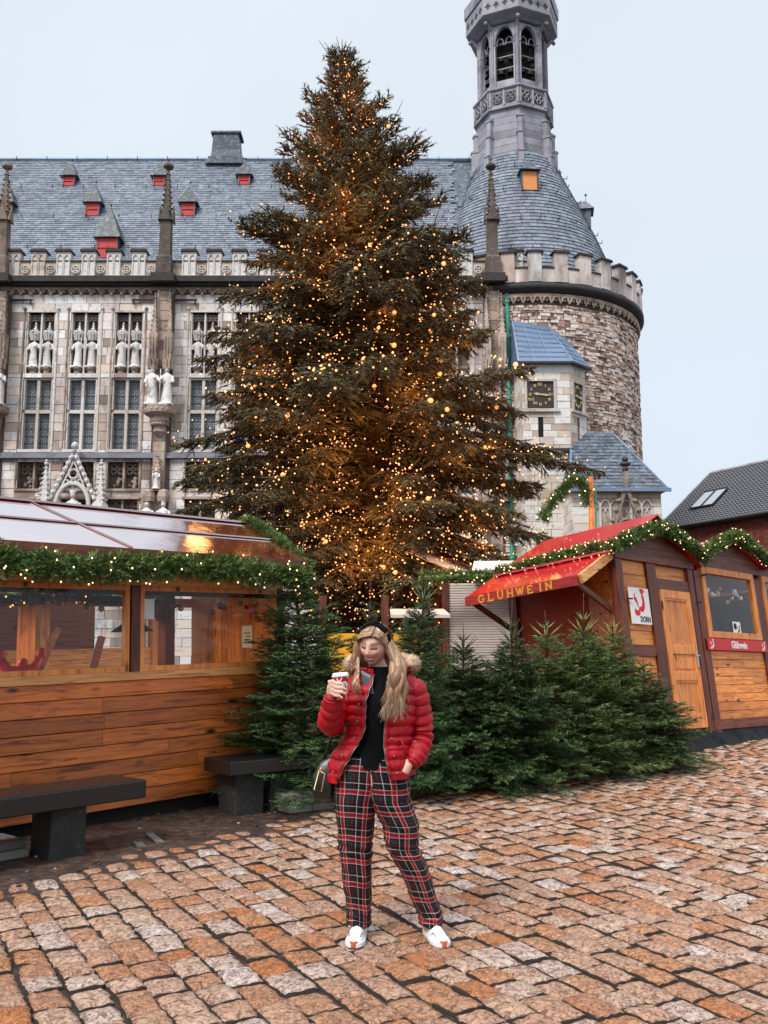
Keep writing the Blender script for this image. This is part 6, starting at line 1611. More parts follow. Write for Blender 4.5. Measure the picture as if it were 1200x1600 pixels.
# ---------------------------------------------------------------- big lit christmas spruce
def make_spruce():
    CX, CY = 0.0, 20.0
    t = thing('christmas_tree', 'huge spruce christmas tree covered in hundreds of golden lights', 'christmas tree', (CX, CY, 0))
    rng = np.random.default_rng(12)
    axis = lambda z: np.array([-1.02 * (max(0, z) / 15.5) ** 1.15, .0, z])
    ZR = [(1.2, 1.0), (2.0, 2.2), (2.8, 3.1), (3.6, 3.8), (4.6, 4.35), (5.8, 4.35), (7.0, 4.1), (8.2, 3.65), (9.4, 3.05), (10.6, 2.6), (11.8, 2.05), (13.0, 1.5), (14.0, 1.0), (14.8, .6), (15.6, .2)]
    rr = lambda z: np.interp(z, [a for a, b in ZR], [b for a, b in ZR])
    def asym(z, a):   # the crown is thinner on its right side between 6 and 10 m
        return 1 - max(0, math.cos(a)) ** 1.5 * (.34 * math.exp(-((z - 7.3) / 1.5) ** 2)) - .06 * max(0, -math.cos(a)) - .10 * max(0, math.cos(a)) * math.exp(-((z - 11) / 2.0) ** 2)
    limbs = MB(); P0s, P1s, Rs, Ts = [], [], [], []; tips = []
    z = 1.9; i = 0
    while z < 15.35:
        f = z / 15.5; n = 8 if z < 11 else 6
        for b in range(n):
            a = 2 * PI * b / n + i * 2.39 + rng.uniform(-.25, .25); zs = z + rng.uniform(-.12, .12)
            # branches rise from the trunk on top, droop and curl up at the tip below
            rise = -.22 + .75 * f ** 1.6 + rng.normal(0, .06)
            zt = max(1.3, zs + rise * rr(zs)); L = rr(min(15.4, max(1.4, zt))) * rng.uniform(.62, 1.12) * asym(zt, a)
            if rng.random() < .10: L *= 1.12
            o = axis(zs); d = np.array([math.cos(a), math.sin(a), 0]); sd = np.array([-d[1], d[0], 0.]); curl = rng.normal(0, .05)
            lift = (.10 if z < 9 else .0) * L
            def pt(s): return o + d * L * s + sd * curl * L * s * s + np.array([0, 0, rise * L * (s ** 1.3) + lift * s ** 4 * .8 + (.12 * L * math.sin(PI * s) if z < 10 else 0)])
            K = 7; pts = [pt(k / K) for k in range(K + 1)]; limbs.tube([tuple(p) for p in pts], [max(.006, (.055 * (1 - f * .6)) * (1 - k / K) ** .8 + .006) for k in range(K + 1)], 4, False)
            nb = max(4, int(L / .085))
            for k in range(nb):
                s = .22 + .80 * (k + rng.random() * .8) / nb
                if s > 1: s = 1.0
                p = pt(s); tt = pt(min(1, s + .03)) - pt(max(0, s - .03)); tt /= np.linalg.norm(tt) + 1e-9; w = (.55 * (1 - s) ** .6 * min(L, 3) / 3 + .26) * (1.0 if z < 12.5 else .75)
                for q in (-1, 1):
                    l = w * rng.uniform(.65, 1.25); dd = tt * rng.uniform(.55, 1.0) + sd * q * rng.uniform(.5, .95) + np.array([0, 0, rng.normal(-.22 if z < 10 else .12, .22)]); dd /= np.linalg.norm(dd); e = p + dd * l + np.array([0, 0, -.08 * l if z < 11 else .1 * l])
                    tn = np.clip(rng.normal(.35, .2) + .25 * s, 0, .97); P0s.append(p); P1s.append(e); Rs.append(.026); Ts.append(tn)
                    for _ in range(3 if l > .3 else 1):
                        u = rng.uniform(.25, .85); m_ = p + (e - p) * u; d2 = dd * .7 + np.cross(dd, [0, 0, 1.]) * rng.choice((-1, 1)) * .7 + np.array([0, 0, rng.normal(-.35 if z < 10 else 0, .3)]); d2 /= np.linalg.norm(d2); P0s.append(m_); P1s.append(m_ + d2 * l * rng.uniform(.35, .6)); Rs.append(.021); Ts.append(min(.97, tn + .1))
                tips.append((p[0], p[1], p[2], s))
            if z > 9 and rng.random() < .3:      # bare shoots sticking out of the outline
                p = pt(.95); e = p + d * .3 + np.array([0, 0, rng.uniform(.1, .45)]); limbs.tube([tuple(p), tuple(e)], [.014, .006], 4, False)
        z += .235 if z < 11 else .20; i += 1
    P0, P1, Rs, Ts = map(np.array, (P0s, P1s, Rs, Ts))
    fo = Fol(); fo.spindles(P0, P1, Rs, Ts, rng); fo.needles(P0, P1, 5, .085, .022, Ts, rng, 1.2, .8)
    fo.build('crown', M['needle_spruce'], t, 'stuff')
    limbs.build('limbs', M['bark'], t, fix=False, kind='stuff')
    m = MB(); m.tube([tuple(axis(z)) for z in np.linspace(-.02, 15.5, 20)], [.21 * (1 - k / 19) + .015 for k in range(20)], 10)
    m.build('trunk', M['bark'], t, True)
    for k in range(5):
        a = 2.2 + k; p = axis(15.35); m = MB(); m.tube([tuple(p), tuple(p + np.array([.12 * math.cos(a) * 2, .1 * math.sin(a), rng.uniform(.25, .6)]))], [.016, .006], 5); m.build('top_shoot', M['twig'], t)
    # light chain: small bulbs and larger glowing baubles
    lt = thing('light_chain', 'golden fairy lights and glowing baubles strung all over the big tree', 'fairy lights', (CX, CY, 0))
    T = np.array(tips); front = T[T[:, 1] < 1.6]
    def place(n, off, smin):
        sel = front[front[:, 3] > smin]; q = sel[rng.choice(len(sel), n, replace=n > len(sel))][:, :3].copy(); q += rng.normal(0, 1, q.shape) * (off * np.clip((16.2 - q[:, 2]) / 8, .25, 1))[:, None]; o = q - np.c_[axis(q[:, 2])[0] if 0 else -1.02 * (np.clip(q[:, 2], 0, 20) / 15.5) ** 1.15, 0 * q[:, 2], q[:, 2]]; o /= np.linalg.norm(o, axis=1)[:, None] + 1e-6; q += o * rng.uniform(-.06, .05, (n, 1)); q[:, 2] += rng.uniform(0, .08, n); return q
    big = place(230, .14, .35); small = place(8500, .17, .12)
    b = MB(); b.ball((0, 0, 0), .043, 8, 6); me = b.mesh('bauble', M['bulb_big'], True)
    for q in big: o = link('bauble', me, lt); o.location = q; s = rng.uniform(.5, 1.25); o.scale = (s, s, s)
    b = MB(); b.ball((0, 0, 0), .019, 6, 4); me = b.mesh('bulb', M['bulb_gold'], True)
    order = np.argsort(small[:, 1])
    for q in small[order[:70]]: o = link('bulb', me, lt); o.location = q; s = rng.uniform(.7, 1.3); o.scale = (s, s, s)
    low = np.c_[rng.uniform(-2.0, 2.4, 420), rng.uniform(-2.6, .5, 420), rng.uniform(1.5, 4.2, 420)]
    rest = np.r_[small[order[70:]], low]
    b0 = np.array([(0, 0, -1), (1, 0, 0), (0, 1, 0), (-1, 0, 0), (0, -1, 0), (0, 0, 1.)]); f0 = np.array([(0, 2, 1), (0, 3, 2), (0, 4, 3), (0, 1, 4), (5, 1, 2), (5, 2, 3), (5, 3, 4), (5, 4, 1)])
    sz = rng.uniform(.009, .024, len(rest))
    V = (rest[:, None, :] + b0[None] * sz[:, None, None]).reshape(-1, 3); F = (f0[None] + (np.arange(len(rest)) * 6)[:, None, None]).reshape(-1, 3)
    np_mesh('bulbs', V, F, M['bulb_gold'], np.zeros(len(V)), lt, 'stuff')
    # what the chain throws on the branches around it: a few of the bulbs carry real lamps
    for k in range(46):
        z = 3.0 + 11.7 * ((k + .5) / 46) ** 1.25; a = -PI / 2 + rng.uniform(-1.5, 1.5); r = rr(z) * rng.uniform(.30, .72); q = axis(z)
        d = bpy.data.lights.new('bulb_lamp', 'POINT'); d.energy = 7 + 15 * min(1, rr(z) / 4); d.color = (1, .38, .11); d.shadow_soft_size = .35; o = link('bulb_lamp', d, lt); o.location = (q[0] + r * math.cos(a), r * math.sin(a), z)
make_spruce()

# ---------------------------------------------------------------- the woman
def make_person():
    PX, PY = -.01, 5.22
    pr = thing('person', 'woman in red quilted jacket and tartan trousers smiling down at a red cup', 'person', (PX, PY, 0))
    rnp = np.random.default_rng(3)
    HC = Vector((-.045, -.035, 1.558)); HR = Euler((R(17), R(6), R(-22)), 'XYZ').to_matrix()   # tilted down, turned to the cup
    # --- head built in its own axes: x right, -y face, z up
    def head():
        nu, nv = 84, 64; V = []; F = []
        G = lambda x, y, cx, cy, sx, sy: math.exp(-((x - cx) / sx) ** 2 - ((y - cy) / sy) ** 2)
        for i in range(nv + 1):
            t = PI * i / nv
            for k in range(nu):
                a = 2 * PI * k / nu; x, y, z = math.sin(t) * math.sin(a), -math.sin(t) * math.cos(a), -math.cos(t)
                px, py, pz = x * .075, y * .093, z * .113
                if z < -.1:      # jaw and chin
                    q = min(1, (-.1 - z) / .9); px *= 1 - .34 * q ** 1.3; py = py * (1 - .16 * q) - .006 * q
                if y < 0:
                    fr = min(1, -y * 1.6); X, Z = px, pz
                    py *= 1 - .06 * fr
                    d = 0
                    d += .024 * G(X, Z, 0, -.022, .011, .016) + .012 * G(X, Z, 0, .004, .009, .022)        # nose
                    d += .006 * G(X, Z, .013, -.027, .006, .006) + .006 * G(X, Z, -.013, -.027, .006, .006)
                    for s in (-1, 1):
                        d -= .0095 * G(X, Z, s * .030, .014, .017, .010); d += .0055 * G(X, Z, s * .030, .012, .012, .007)  # sockets, lids
                        d += .0050 * G(X, Z, s * .030, .032, .022, .008)     # brows
                        d += .0085 * G(X, Z, s * .040, -.022, .018, .016)    # smiling cheeks
                        d -= .0035 * G(X, Z, s * .031, -.052, .006, .012)
                    d += .0060 * G(X, Z, 0, -.048, .020, .006) + .0075 * G(X, Z, 0, -.066, .017, .007) - .0045 * G(X, Z, 0, -.057, .024, .004)
                    d += .010 * G(X, Z, 0, -.092, .018, .014) - .003 * G(X, Z, 0, -.076, .02, .005)
                    py -= d * fr
                V.append((px, py, pz))
        for i in range(nv):
            for k in range(nu): F.append((i * nu + k, i * nu + (k + 1) % nu, (i + 1) * nu + (k + 1) % nu, (i + 1) * nu + k))
        return V, F
    body = MB(); V, F = head(); body.add([HC + HR @ Vector(v) for v in V], F)
    for s in (-1, 1):
        st = len(body.v); body.ball((0, 0, 0), .019, 10, 8, (.35, .75, 1.35)); body.xform(Matrix.Translation(HC) @ HR.to_4x4() @ Matrix.Translation((s * .074, .008, -.004)), st)
    nb = Vector((0, .02, 1.36)); body.tube([HC + HR @ Vector((0, .018, -.05)), HC + HR @ Vector((0, .02, -.10)), nb + Vector((0, 0, .03)), nb, nb + Vector((0, .01, -.06))], [.050, .048, .05, .062, .11], 20)
    # torso, hips, legs, arms: tapered lofts sunk into each other
    body.tube([(0, .01, 1.36), (0, .0, 1.28), (-.01, -.0, 1.16), (-.02, 0, 1.04), (-.05, .01, .92), (-.06, .01, .80)], [.08, .125, .12, .11, .13, .12], 20)
    hipL, kneeL, ankL = (-.145, .01, .82), (-.150, -.015, .47), (-.125, .02, .08)
    hipR, kneeR, ankR = (.035, .01, .82), (.105, -.02, .47), (.262, .02, .08)
    for h, k, a in ((hipL, kneeL, ankL), (hipR, kneeR, ankR)):
        body.tube([h, Vector(h).lerp(Vector(k), .5), k, Vector(k).lerp(Vector(a), .4), a], [.09, .08, .056, .052, .036], 14)
        body.tube([Vector(a) + Vector((0, .03, -.035)), Vector(a) + Vector((0, -.045, -.05))], [.032, .026], 10)
    shL, elL, wrL = Vector((-.165, .01, 1.325)), Vector((-.275, -.045, 1.125)), Vector((-.262, -.225, 1.288))
    shR, elR, wrR = Vector((.165, .01, 1.325)), Vector((.218, .035, 1.07)), Vector((.148, -.095, .925))
    for s, e, w in ((shL, elL, wrL), (shR, elR, wrR)):
        body.tube([s, s.lerp(e, .5), e, e.lerp(w, .5), w], [.056, .050, .042, .037, .027], 14)
    # hand round the cup: palm at its outer side, fingers wrapping across the front
    cup_c = Vector((-.212, -.262, 0)); cz = 1.345
    def arc(a, r, z): return Vector((cup_c.x + r * math.cos(a), cup_c.y + r * math.sin(a), z))
    body.tube([wrL, Vector((-.268, -.24, 1.315)), Vector((-.268, -.255, 1.345))], [.026, .031, .026], 12)
    body.obox((-.268, -.258, 1.338), (.028, .062, .078), Matrix.Rotation(R(-12), 3, 'Y'))
    for i, (z, ln, r) in enumerate(((1.372, 1.55, .0085), (1.350, 1.75, .009), (1.328, 1.65, .0088), (1.308, 1.35, .0078))):
        a0 = PI + .25; pts = [arc(a0 + ln * q / 5, .050 + .002 * math.sin(q * 1.2) + r * .3, z - .004 * q + .003 * math.sin(q * 2)) for q in range(6)]
        body.tube(pts, [r * 1.15, r * 1.15, r * 1.05, r * 1.05, r * .95, r * .75], 9)
        body.ball(pts[-1], r * .78, 8, 6)
    body.tube([Vector((-.268, -.225, 1.338)), arc(PI - .55, .051, 1.362), arc(PI - 1.1, .049, 1.375), arc(PI - 1.5, .049, 1.378)], [.013, .011, .010, .008], 9)
    # pocketed hand: back of the hand with finger roots entering the pocket, thumb outside
    body.tube([wrR, wrR + Vector((-.028, -.002, -.035)), wrR + Vector((-.045, .024, -.068))], [.027, .034, .026], 12)
    for i in range(4):
        q = wrR + Vector((-.066 + .015 * i, .022, -.060)); body.tube([q, q + Vector((-.008, .008, -.035)), q + Vector((-.012, .02, -.065 - .006 * (i in (1, 2))))], [.0092, .0085, .007], 8)
    body.tube([wrR + Vector((-.040, -.012, -.02)), wrR + Vector((-.062, -.010, -.045)), wrR + Vector((-.074, .012, -.072))], [.011, .010, .008], 8)
    me = body.mesh('tmp', None); o = bpy.data.objects.new('tmp', me); COL.objects.link(o)
    rm = o.modifiers.new('r', 'REMESH'); rm.mode = 'VOXEL'; rm.voxel_size = .0042; rm.use_smooth_shade = True
    sm = o.modifiers.new('s', 'SMOOTH'); sm.factor = .5; sm.iterations = 2
    dg = bpy.context.evaluated_depsgraph_get(); bm = bpy.data.meshes.new_from_object(o.evaluated_get(dg)); bpy.data.objects.remove(o)
    bm.name = 'body'; n = len(bm.vertices); co = np.empty(n * 3); bm.vertices.foreach_get('co', co); co = co.reshape(-1, 3)
    Hm = np.array(HR); L = (co - np.array(HC)) @ Hm     # head-local coordinates
    skin = np.array([.74, .44, .345]); col = np.tile(skin, (n, 1)); X, Y, Z = L.T; face = (Y < -.03) & (np.abs(Z) < .13) & (np.abs(X) < .08)
    def paint(mask, c, w=1.0):
        w = (np.clip(mask, 0, 1) * w)[:, None] * face[:, None]; col[:] = col * (1 - w) + np.array(c) * w
    g = lambda cx, cz_, sx, sz: np.exp(-((X - cx) / sx) ** 2 - ((Z - cz_) / sz) ** 2)
    paint(g(-.042, -.022, .020, .017) + g(.042, -.022, .020, .017), (.72, .24, .20), .7); paint(g(0, -.024, .012, .012), (.60, .27, .21), .5)
    paint(np.exp(-((Z + .049 - 8 * X ** 2) / .0042) ** 2) * (np.abs(X) < .028) * 1.6, (.42, .08, .09), .95); paint(np.exp(-((Z + .0655 - 10 * X ** 2) / .0052) ** 2) * (np.abs(X) < .024) * 1.6, (.46, .09, .10), .95)
    paint((np.abs(X) < .023) & (np.abs(Z + .0565 - 9 * X ** 2) < .0052), (.92, .89, .86), 1.0)
    for s in (-1, 1):
        sm_ = np.exp(-((np.sqrt((X - s * .026) ** 2 + (Z + .056) ** 2)) / .004) ** 2)
        zl = .010 - 6 * (X - s * .031) ** 2 * -1
        lash = np.exp(-((Z - (.0065 + 5.5 * (X - s * .031) ** 2)) / .0042) ** 2) * (np.abs(X - s * .031) < .0175); paint(lash * 2.2, (.02, .012, .01), 1.0)
        br = np.exp(-((Z - (.036 - 4 * (X - s * .030) ** 2)) / .0042) ** 2) * (np.abs(X - s * .032) < .021); paint(br * 1.2, (.13, .065, .04), .85)
        paint(g(s * .031, .017, .018, .008), (.42, .21, .16), .35)
    ca = bm.color_attributes.new('skin', 'FLOAT_COLOR', 'POINT'); ca.data.foreach_set('color', np.c_[col, np.ones(n)].ravel().astype(np.float32))
    t = NT('skin'); a = t.add('ShaderNodeAttribute', attribute_name='skin'); t.set(a.outputs['Color'], .48, **{'Subsurface Weight': .12, 'Subsurface Radius': (.01, .004, .002), 'Subsurface Scale': 1.0})
    bm.materials.clear(); bm.materials.append(t.m); bodyo = link('body', bm, pr)
    # --- fabric materials
    def m_quilt():
        t = NT('red_quilted_nylon'); p = t.pos('object'); n1 = t.noise(p, 5, 4, .6); n2 = t.noise(p, 38, 5, .7, (1, 1, .6))
        t.bump(t.math('ADD', n2, t.math('MULTIPLY', t.noise(p, 14, 3, .6), 1.2)), .45, .012)
        return t.set(t.ramp(n1, [(.3, srgb(132, 6, 22)), (.7, srgb(184, 12, 32))]), .45, **{'Specular IOR Level': .35})
    M['quilt'] = m_quilt(); M['sweater'] = m_simple('black_knit', (.004, .004, .005, 1), .9, var=.4, scale=12, bump=.4, **{'Specular IOR Level': .12})
    def m_tartan():
        t = NT('tartan'); au = t.add('ShaderNodeAttribute', attribute_name='pu'); av = t.add('ShaderNodeAttribute', attribute_name='pv')
        K, RD, W, GN = (.004, .005, .008, 1), (.36, .008, .022, 1), (.50, .48, .42, 1), (.012, .020, .024, 1)
        stops = [(0, K), (.10, W), (.122, K), (.30, K), (.38, W), (.402, RD), (.46, (.14, .005, .012, 1)), (.53, RD), (.59, W), (.612, K), (.70, GN), (.86, K), (.93, RD), (.945, K)]
        cols = []
        for s, k in ((au, 8.2), (av, 8.2)):
            f = t.math('FRACT', t.math('MULTIPLY', s.outputs['Fac'], k)); cols.append(t.ramp(f, stops, 'CONSTANT'))
        c = t.mix(.5, cols[0], cols[1]); lt = t.mix(1.0, cols[0], cols[1], 'LIGHTEN'); c = t.mix(.38, c, lt)
        p = t.pos('object'); t.bump(t.noise(p, 300, 2, .5), .25, .002)
        return t.set(c, .85, **{'Specular IOR Level': .2})
    M['tartan'] = m_tartan(); M['shoe'] = m_simple('white_trainer_leather', (.78, .78, .78, 1), .45, var=.05, scale=10, bump=.1); M['gum'] = m_simple('gum_rubber', srgb(196, 96, 60), .6, var=.15)
    M['leather'] = m_simple('black_leather', (.012, .012, .013, 1), .32, var=.3, bump=.2); M['zip'] = m_simple('gunmetal_zip', (.25, .23, .2, 1), .35, .8, var=.1, bump=0)
    M['lining'] = m_simple('grey_lining', (.10, .11, .12, 1), .4, var=.3, scale=30)
    def grid(V, nu, nv, closed=True):
        F = []
        for i in range(nv - 1):
            for k in range(nu if closed else nu - 1): F.append((i * nu + k, i * nu + (k + 1) % nu, (i + 1) * nu + (k + 1) % nu, (i + 1) * nu + k))
        return F
    def mk(name, V, F, mat, parent=pr, attrs=None, solid=0, sub=0):
        me = bpy.data.meshes.new(name); me.from_pydata([tuple(v) for v in V], [], F)
        for k, vals in (attrs or {}).items(): a = me.attributes.new(k, 'FLOAT', 'POINT'); a.data.foreach_set('value', vals)
        me.materials.append(mat); me.polygons.foreach_set('use_smooth', [True] * len(F)); o = link(name, me, parent)
        if solid: s = o.modifiers.new('solid', 'SOLIDIFY'); s.thickness = solid; s.offset = -1
        if sub: s = o.modifiers.new('sub', 'SUBSURF'); s.levels = s.render_levels = sub
        return o
    # --- trousers: two legs that share the waist
    for side, (h, k, a) in enumerate(((hipL, kneeL, ankL), (hipR, kneeR, ankR))):
        s = -1 if side == 0 else 1
        ctr = [(-.062 + s * .062, .0, .955), (-.062 + s * .070, .0, .88), (h[0] + (.010 if side == 0 else -.01), .005, .80), (h[0] - (.002 if side else 0), .0, .72), (k[0] - s * .002, -.01, .58), (k[0], -.015, .47), (k[0] * .55 + a[0] * .45, -.005, .34), (k[0] * .25 + a[0] * .75, .01, .20), (a[0], .02, .115), (a[0], .018, .062)]
        rad = [(.108, .110), (.132, .132), (.128, .138), (.117, .130), (.100, .106), (.089, .093), (.078, .084), (.068, .076), (.064, .074), (.064, .074)]
        nu = 72; nv = 110; V = []; pu = []; pv = []
        zs = np.linspace(0, len(ctr) - 1, nv); arcl = 0; prev = None
        for j, q in enumerate(zs):
            i = min(len(ctr) - 2, int(q)); f = q - i; f = f * f * (3 - 2 * f) if False else f
            c = Vector(ctr[i]).lerp(Vector(ctr[i + 1]), f); ra = rad[i][0] * (1 - f) + rad[i + 1][0] * f; rb = rad[i][1] * (1 - f) + rad[i + 1][1] * f
            if prev is not None: arcl += (c - prev).length
            prev = c
            wr = 1.0 if j > 25 else .4
            for m_ in range(nu):
                t_ = 2 * PI * m_ / nu; x, y = math.cos(t_), math.sin(t_)
                nz = mnoise.noise(Vector((x * 1.6 + side * 9, y * 1.6, c.z * 9))) * .008 * wr + mnoise.noise(Vector((x * 1.2 + side * 9, y * 1.2 - c.z * 3, c.z * 22))) * .006 * wr
                knee = .006 * math.sin(c.z * 130 + 2 * x) * math.exp(-((c.z - .46) / .05) ** 2); bot = .0035 * math.sin(c.z * 190 + 3 * x) * math.exp(-((c.z - .11) / .05) ** 2)
                r = 1 + (nz + knee + bot) / ra
                V.append((c.x + ra * r * x, c.y + rb * r * y, c.z + .006 * math.sin(t_ * 2 + side))); pu.append(t_ / (2 * PI) * 2 * PI * .105 + .02 * side); pv.append(arcl + .004 * math.sin(t_ * 3))
        mk('trouser_leg', V, grid(V, nu, nv), M['tartan'], pr, {'pu': pu, 'pv': pv}, .003)
    # --- sweater
    V = []; nu = 48
    prof = [(.90, .165, .135, -.062), (.93, .160, .13, -.06), (1.0, .150, .122, -.045), (1.08, .145, .12, -.03), (1.18, .155, .135, -.01), (1.26, .16, .14, 0), (1.32, .15, .115, 0), (1.36, .10, .085, -.0), (1.385, .070, .070, -.005), (1.41, .062, .064, -.012), (1.435, .058, .062, -.016), (1.44, .052, .056, -.016)]
    for z, a, b, cx in prof:
        for m_ in range(nu):
            t_ = 2 * PI * m_ / nu; bust = .018 * math.exp(-((z - 1.22) / .06) ** 2) * (1 if math.sin(t_) < 0 else 0) * abs(math.sin(t_)) ; V.append((cx + a * math.cos(t_), .004 + (b + bust) * math.sin(t_), z + (.01 * math.sin(5 * t_) if z < .92 else 0)))
    mk('sweater', V, grid(V, nu, len(prof)), M['sweater'], pr, None, 0, 1)
    # --- jacket shell, open at the front
    #   z, half width, half depth, centre x, right-opening angle, left-opening angle (angles from +x, front is -90)
    J = [(.845, .248, .192, -.062, -64, -138), (.90, .240, .188, -.062, -66, -132), (.96, .224, .178, -.052, -70, -126), (1.03, .202, .162, -.035, -75, -121), (1.10, .186, .152, -.015, -79, -117), (1.18, .197, .163, -.002, -80, -119), (1.26, .205, .162, 0, -76, -117), (1.32, .195, .142, 0, -70, -113), (1.36, .155, .118, 0, -62, -112), (1.395, .110, .098, 0, -52, -118), (1.43, .100, .092, .005, -42, -125)]
    Jz = [j[0] for j in J]; ji = lambda z, c: float(np.interp(z, Jz, [j[c] for j in J]))
    nu, nv = 132, 190; V = []; Q = .056
    def shell(z, t_deg, off=0):
        a, b, cx = ji(z, 1), ji(z, 2), ji(z, 3); t_ = R(t_deg); dist = abs(((t_deg + 90 + 180) % 360) - 180)
        zz = z + (.022 * (1 - dist / 180) if z < 1.0 else .0) * (1 if t_deg < -90 or t_deg > 200 else 1)
        ph = ((zz + .018 * math.sin(t_ * 1.0) * (1 if z < 1.05 else .2)) / Q) % 1.0
        puff = .018 * (abs(math.sin(PI * ph)) ** .55 - .62)
        if z < .875 or z > 1.40: puff *= .3
        if z < 1.05: puff *= .85
        puff += .004 * mnoise.noise(Vector((math.cos(t_) * 6, math.sin(t_) * 6, z * 26))) + .0035 * mnoise.noise(Vector((math.cos(t_) * 16, math.sin(t_) * 16, z * 14)))
        r = 1 + (puff + off) / ((a + b) / 2)
        if z > 1.22: sh = math.exp(-((abs(math.cos(t_)) - 1) / .35) ** 2) * 0
        return (cx + a * r * math.cos(t_), .004 + b * r * math.sin(t_), z)
    zs = np.linspace(.845, 1.43, nv)
    hem = lambda t_deg: 0
    for z in zs:
        e0, e1 = ji(z, 4), ji(z, 5) + 360
        for m_ in range(nu):
            td = e0 + (e1 - e0) * m_ / (nu - 1); p = shell(z, td)
            # left front panel hangs lower towards its tip
            low = (m_ / (nu - 1)); dz = 0
            if z < 1.0: dz = (-.028 if low > .88 else .012 if .1 < low < .8 else -.004) * (1.0 - z) / .155
            V.append((p[0], p[1], p[2] + dz))
    jk = mk('jacket', V, grid(V, nu, nv, False), M['quilt'], pr, None, .009)
    # placket, zip and snaps down both front edges
    for ci, nm in ((4, 'r'), (5, 'l')):
        pts = []; sgn = 1 if ci == 4 else -1
        for z in np.linspace(.855, 1.40, 30):
            p = shell(z, ji(z, ci), .004); pts.append((p[0], p[1] - .002, p[2] + (-.015 if (ci == 5 and z < 1) else .01 if z < 1 else 0) * (1 - z) / .155))
        m = MB(); m.tube(pts, .0085, 6); m.build('placket', M['quilt'], jk, True)
        m = MB(); m.tube([(p[0] - sgn * .010, p[1] - .004, p[2]) for p in pts], .0038, 5); m.build('zip', M['zip'], jk, True)
        m = MB()
        for z in (.88, .97, 1.06, 1.15, 1.24): p = shell(z, ji(z, ci) + sgn * 9, .010); m.ball(p, .006, 8, 5)
        m.build('snaps', M['zip'], jk)
    # collar standing open with grey lining
    for s, (a0, a1) in (('r', (-58, 40)), ('l', (-122, -220))):
        V = []; n = 26
        for j in range(8):
            for i in range(n):
                q = i / (n - 1); td = R(a0 + (a1 - a0) * q); z = 1.385 + .075 * j / 7 * (1 - .25 * q) ; r = .100 + .045 * j / 7 + .006 * math.sin(j * 1.8)
                V.append((.002 + r * math.cos(td) * 1.12, .01 + r * math.sin(td), z - .012 * (1 - q) * j / 7 * 2))
        mk('collar', V, grid(V, n, 8, False), M['quilt'], jk, None, .010)
    V = []; n = 10
    for j in range(8):
        for i in range(6): V.append((-.060 - .012 * i + .004 * j, -.118 + .004 * i, 1.395 - .03 * j + .006 * i))
    mk('lining', V, grid(V, 6, 8, False), M['lining'], jk, None, .004)
    # pocket flap and cuffs
    def sleeve(name, pts, rs):
        P = [Vector(p) for p in pts]; m = MB(); nv = 92; cum = [0]
        for a, b in zip(P[:-1], P[1:]): cum.append(cum[-1] + (b - a).length)
        L = cum[-1]; path = []; rr = []
        from mathutils.geometry import interpolate_bezier
        for k in range(nv):
            s = L * k / (nv - 1); i = max(j for j in range(len(cum)) if cum[j] <= s + 1e-9); i = min(i, len(P) - 2); f = (s - cum[i]) / (cum[i + 1] - cum[i])
            p0, p1, p2, p3 = P[max(0, i - 1)], P[i], P[i + 1], P[min(len(P) - 1, i + 2)]
            c = .5 * ((2 * p1) + (-p0 + p2) * f + (2 * p0 - 5 * p1 + 4 * p2 - p3) * f * f + (-p0 + 3 * p1 - 3 * p2 + p3) * f ** 3)
            path.append(c); ph = (s / .050) % 1.0; r = rs[i] * (1 - f) + rs[i + 1] * f
            rr.append(r + .015 * (abs(math.sin(PI * ph)) ** .55 - .6) * (1 if k < nv - 6 else .2) + .002 * math.sin(s * 140))
        m.tube(path, rr, 26); m.v = [(a + .004 * mnoise.noise(Vector((a * 30, b * 30, c * 30))), b + .004 * mnoise.noise(Vector((a * 30 + 5, b * 30, c * 30))), c) for a, b, c in m.v]; return m.build(name, M['quilt'], jk, True)
    sleeve('sleeve', [(-.115, .01, 1.335), (-.185, .005, 1.30), (-.240, -.01, 1.21), (-.278, -.05, 1.135), (-.280, -.13, 1.17), (-.268, -.195, 1.245), (-.265, -.222, 1.283)], [.070, .070, .068, .068, .062, .054, .046])
    sleeve('sleeve', [(.115, .01, 1.335), (.180, .005, 1.30), (.206, .015, 1.19), (.219, .035, 1.08), (.210, .0, 1.01), (.185, -.06, .955), (.165, -.085, .928)], [.070, .071, .066, .064, .060, .054, .046])
    for c, d, r in (((-.265, -.222, 1.283), (.004, -.03, .042), .043), ((.165, -.085, .928), (-.03, -.022, -.03), .043)):
        m = MB(); c = Vector(c); d = Vector(d); m.tube([c - d * .2, c + d * .35], [r, r * .92], 20); m.build('cuff', M['quilt'], jk, True)
    m = MB(); m.tube([shell(1.05, -52, .012), shell(1.0, -42, .012), shell(.955, -34, .012)], .006, 6); m.build('pocket_edge', M['quilt'], jk, True)
    # --- fur edge of the hood lying round the shoulders
    fo = Fol(); n = 11000; a = rnp.uniform(0, 1, n); th_ = R(-158) - a * R(224); base = np.c_[.0 + .175 * np.cos(th_), .045 + .135 * np.sin(th_), 1.455 + .018 * np.sin(th_)]
    tang = np.c_[-np.sin(th_), np.cos(th_), 0 * a]; X_, Y_ = _basis(tang); ph = rnp.uniform(0, 2 * PI, n); sd = X_ * np.cos(ph)[:, None] + Y_ * np.sin(ph)[:, None]; rad_ = .030 * (1 + .25 * np.sin(a * 30))
    P0 = base + sd * rad_[:, None] * .4; dv = sd + rnp.normal(0, .28, (n, 3)) + np.array([0, -.1, -.15]); dv /= np.linalg.norm(dv, axis=1)[:, None]; P1 = P0 + dv * (rnp.uniform(.022, .046, n))[:, None]
    fo.spindles(P0, P1, .0014, np.clip(rnp.normal(.5, .25, n), 0, .99), rnp)
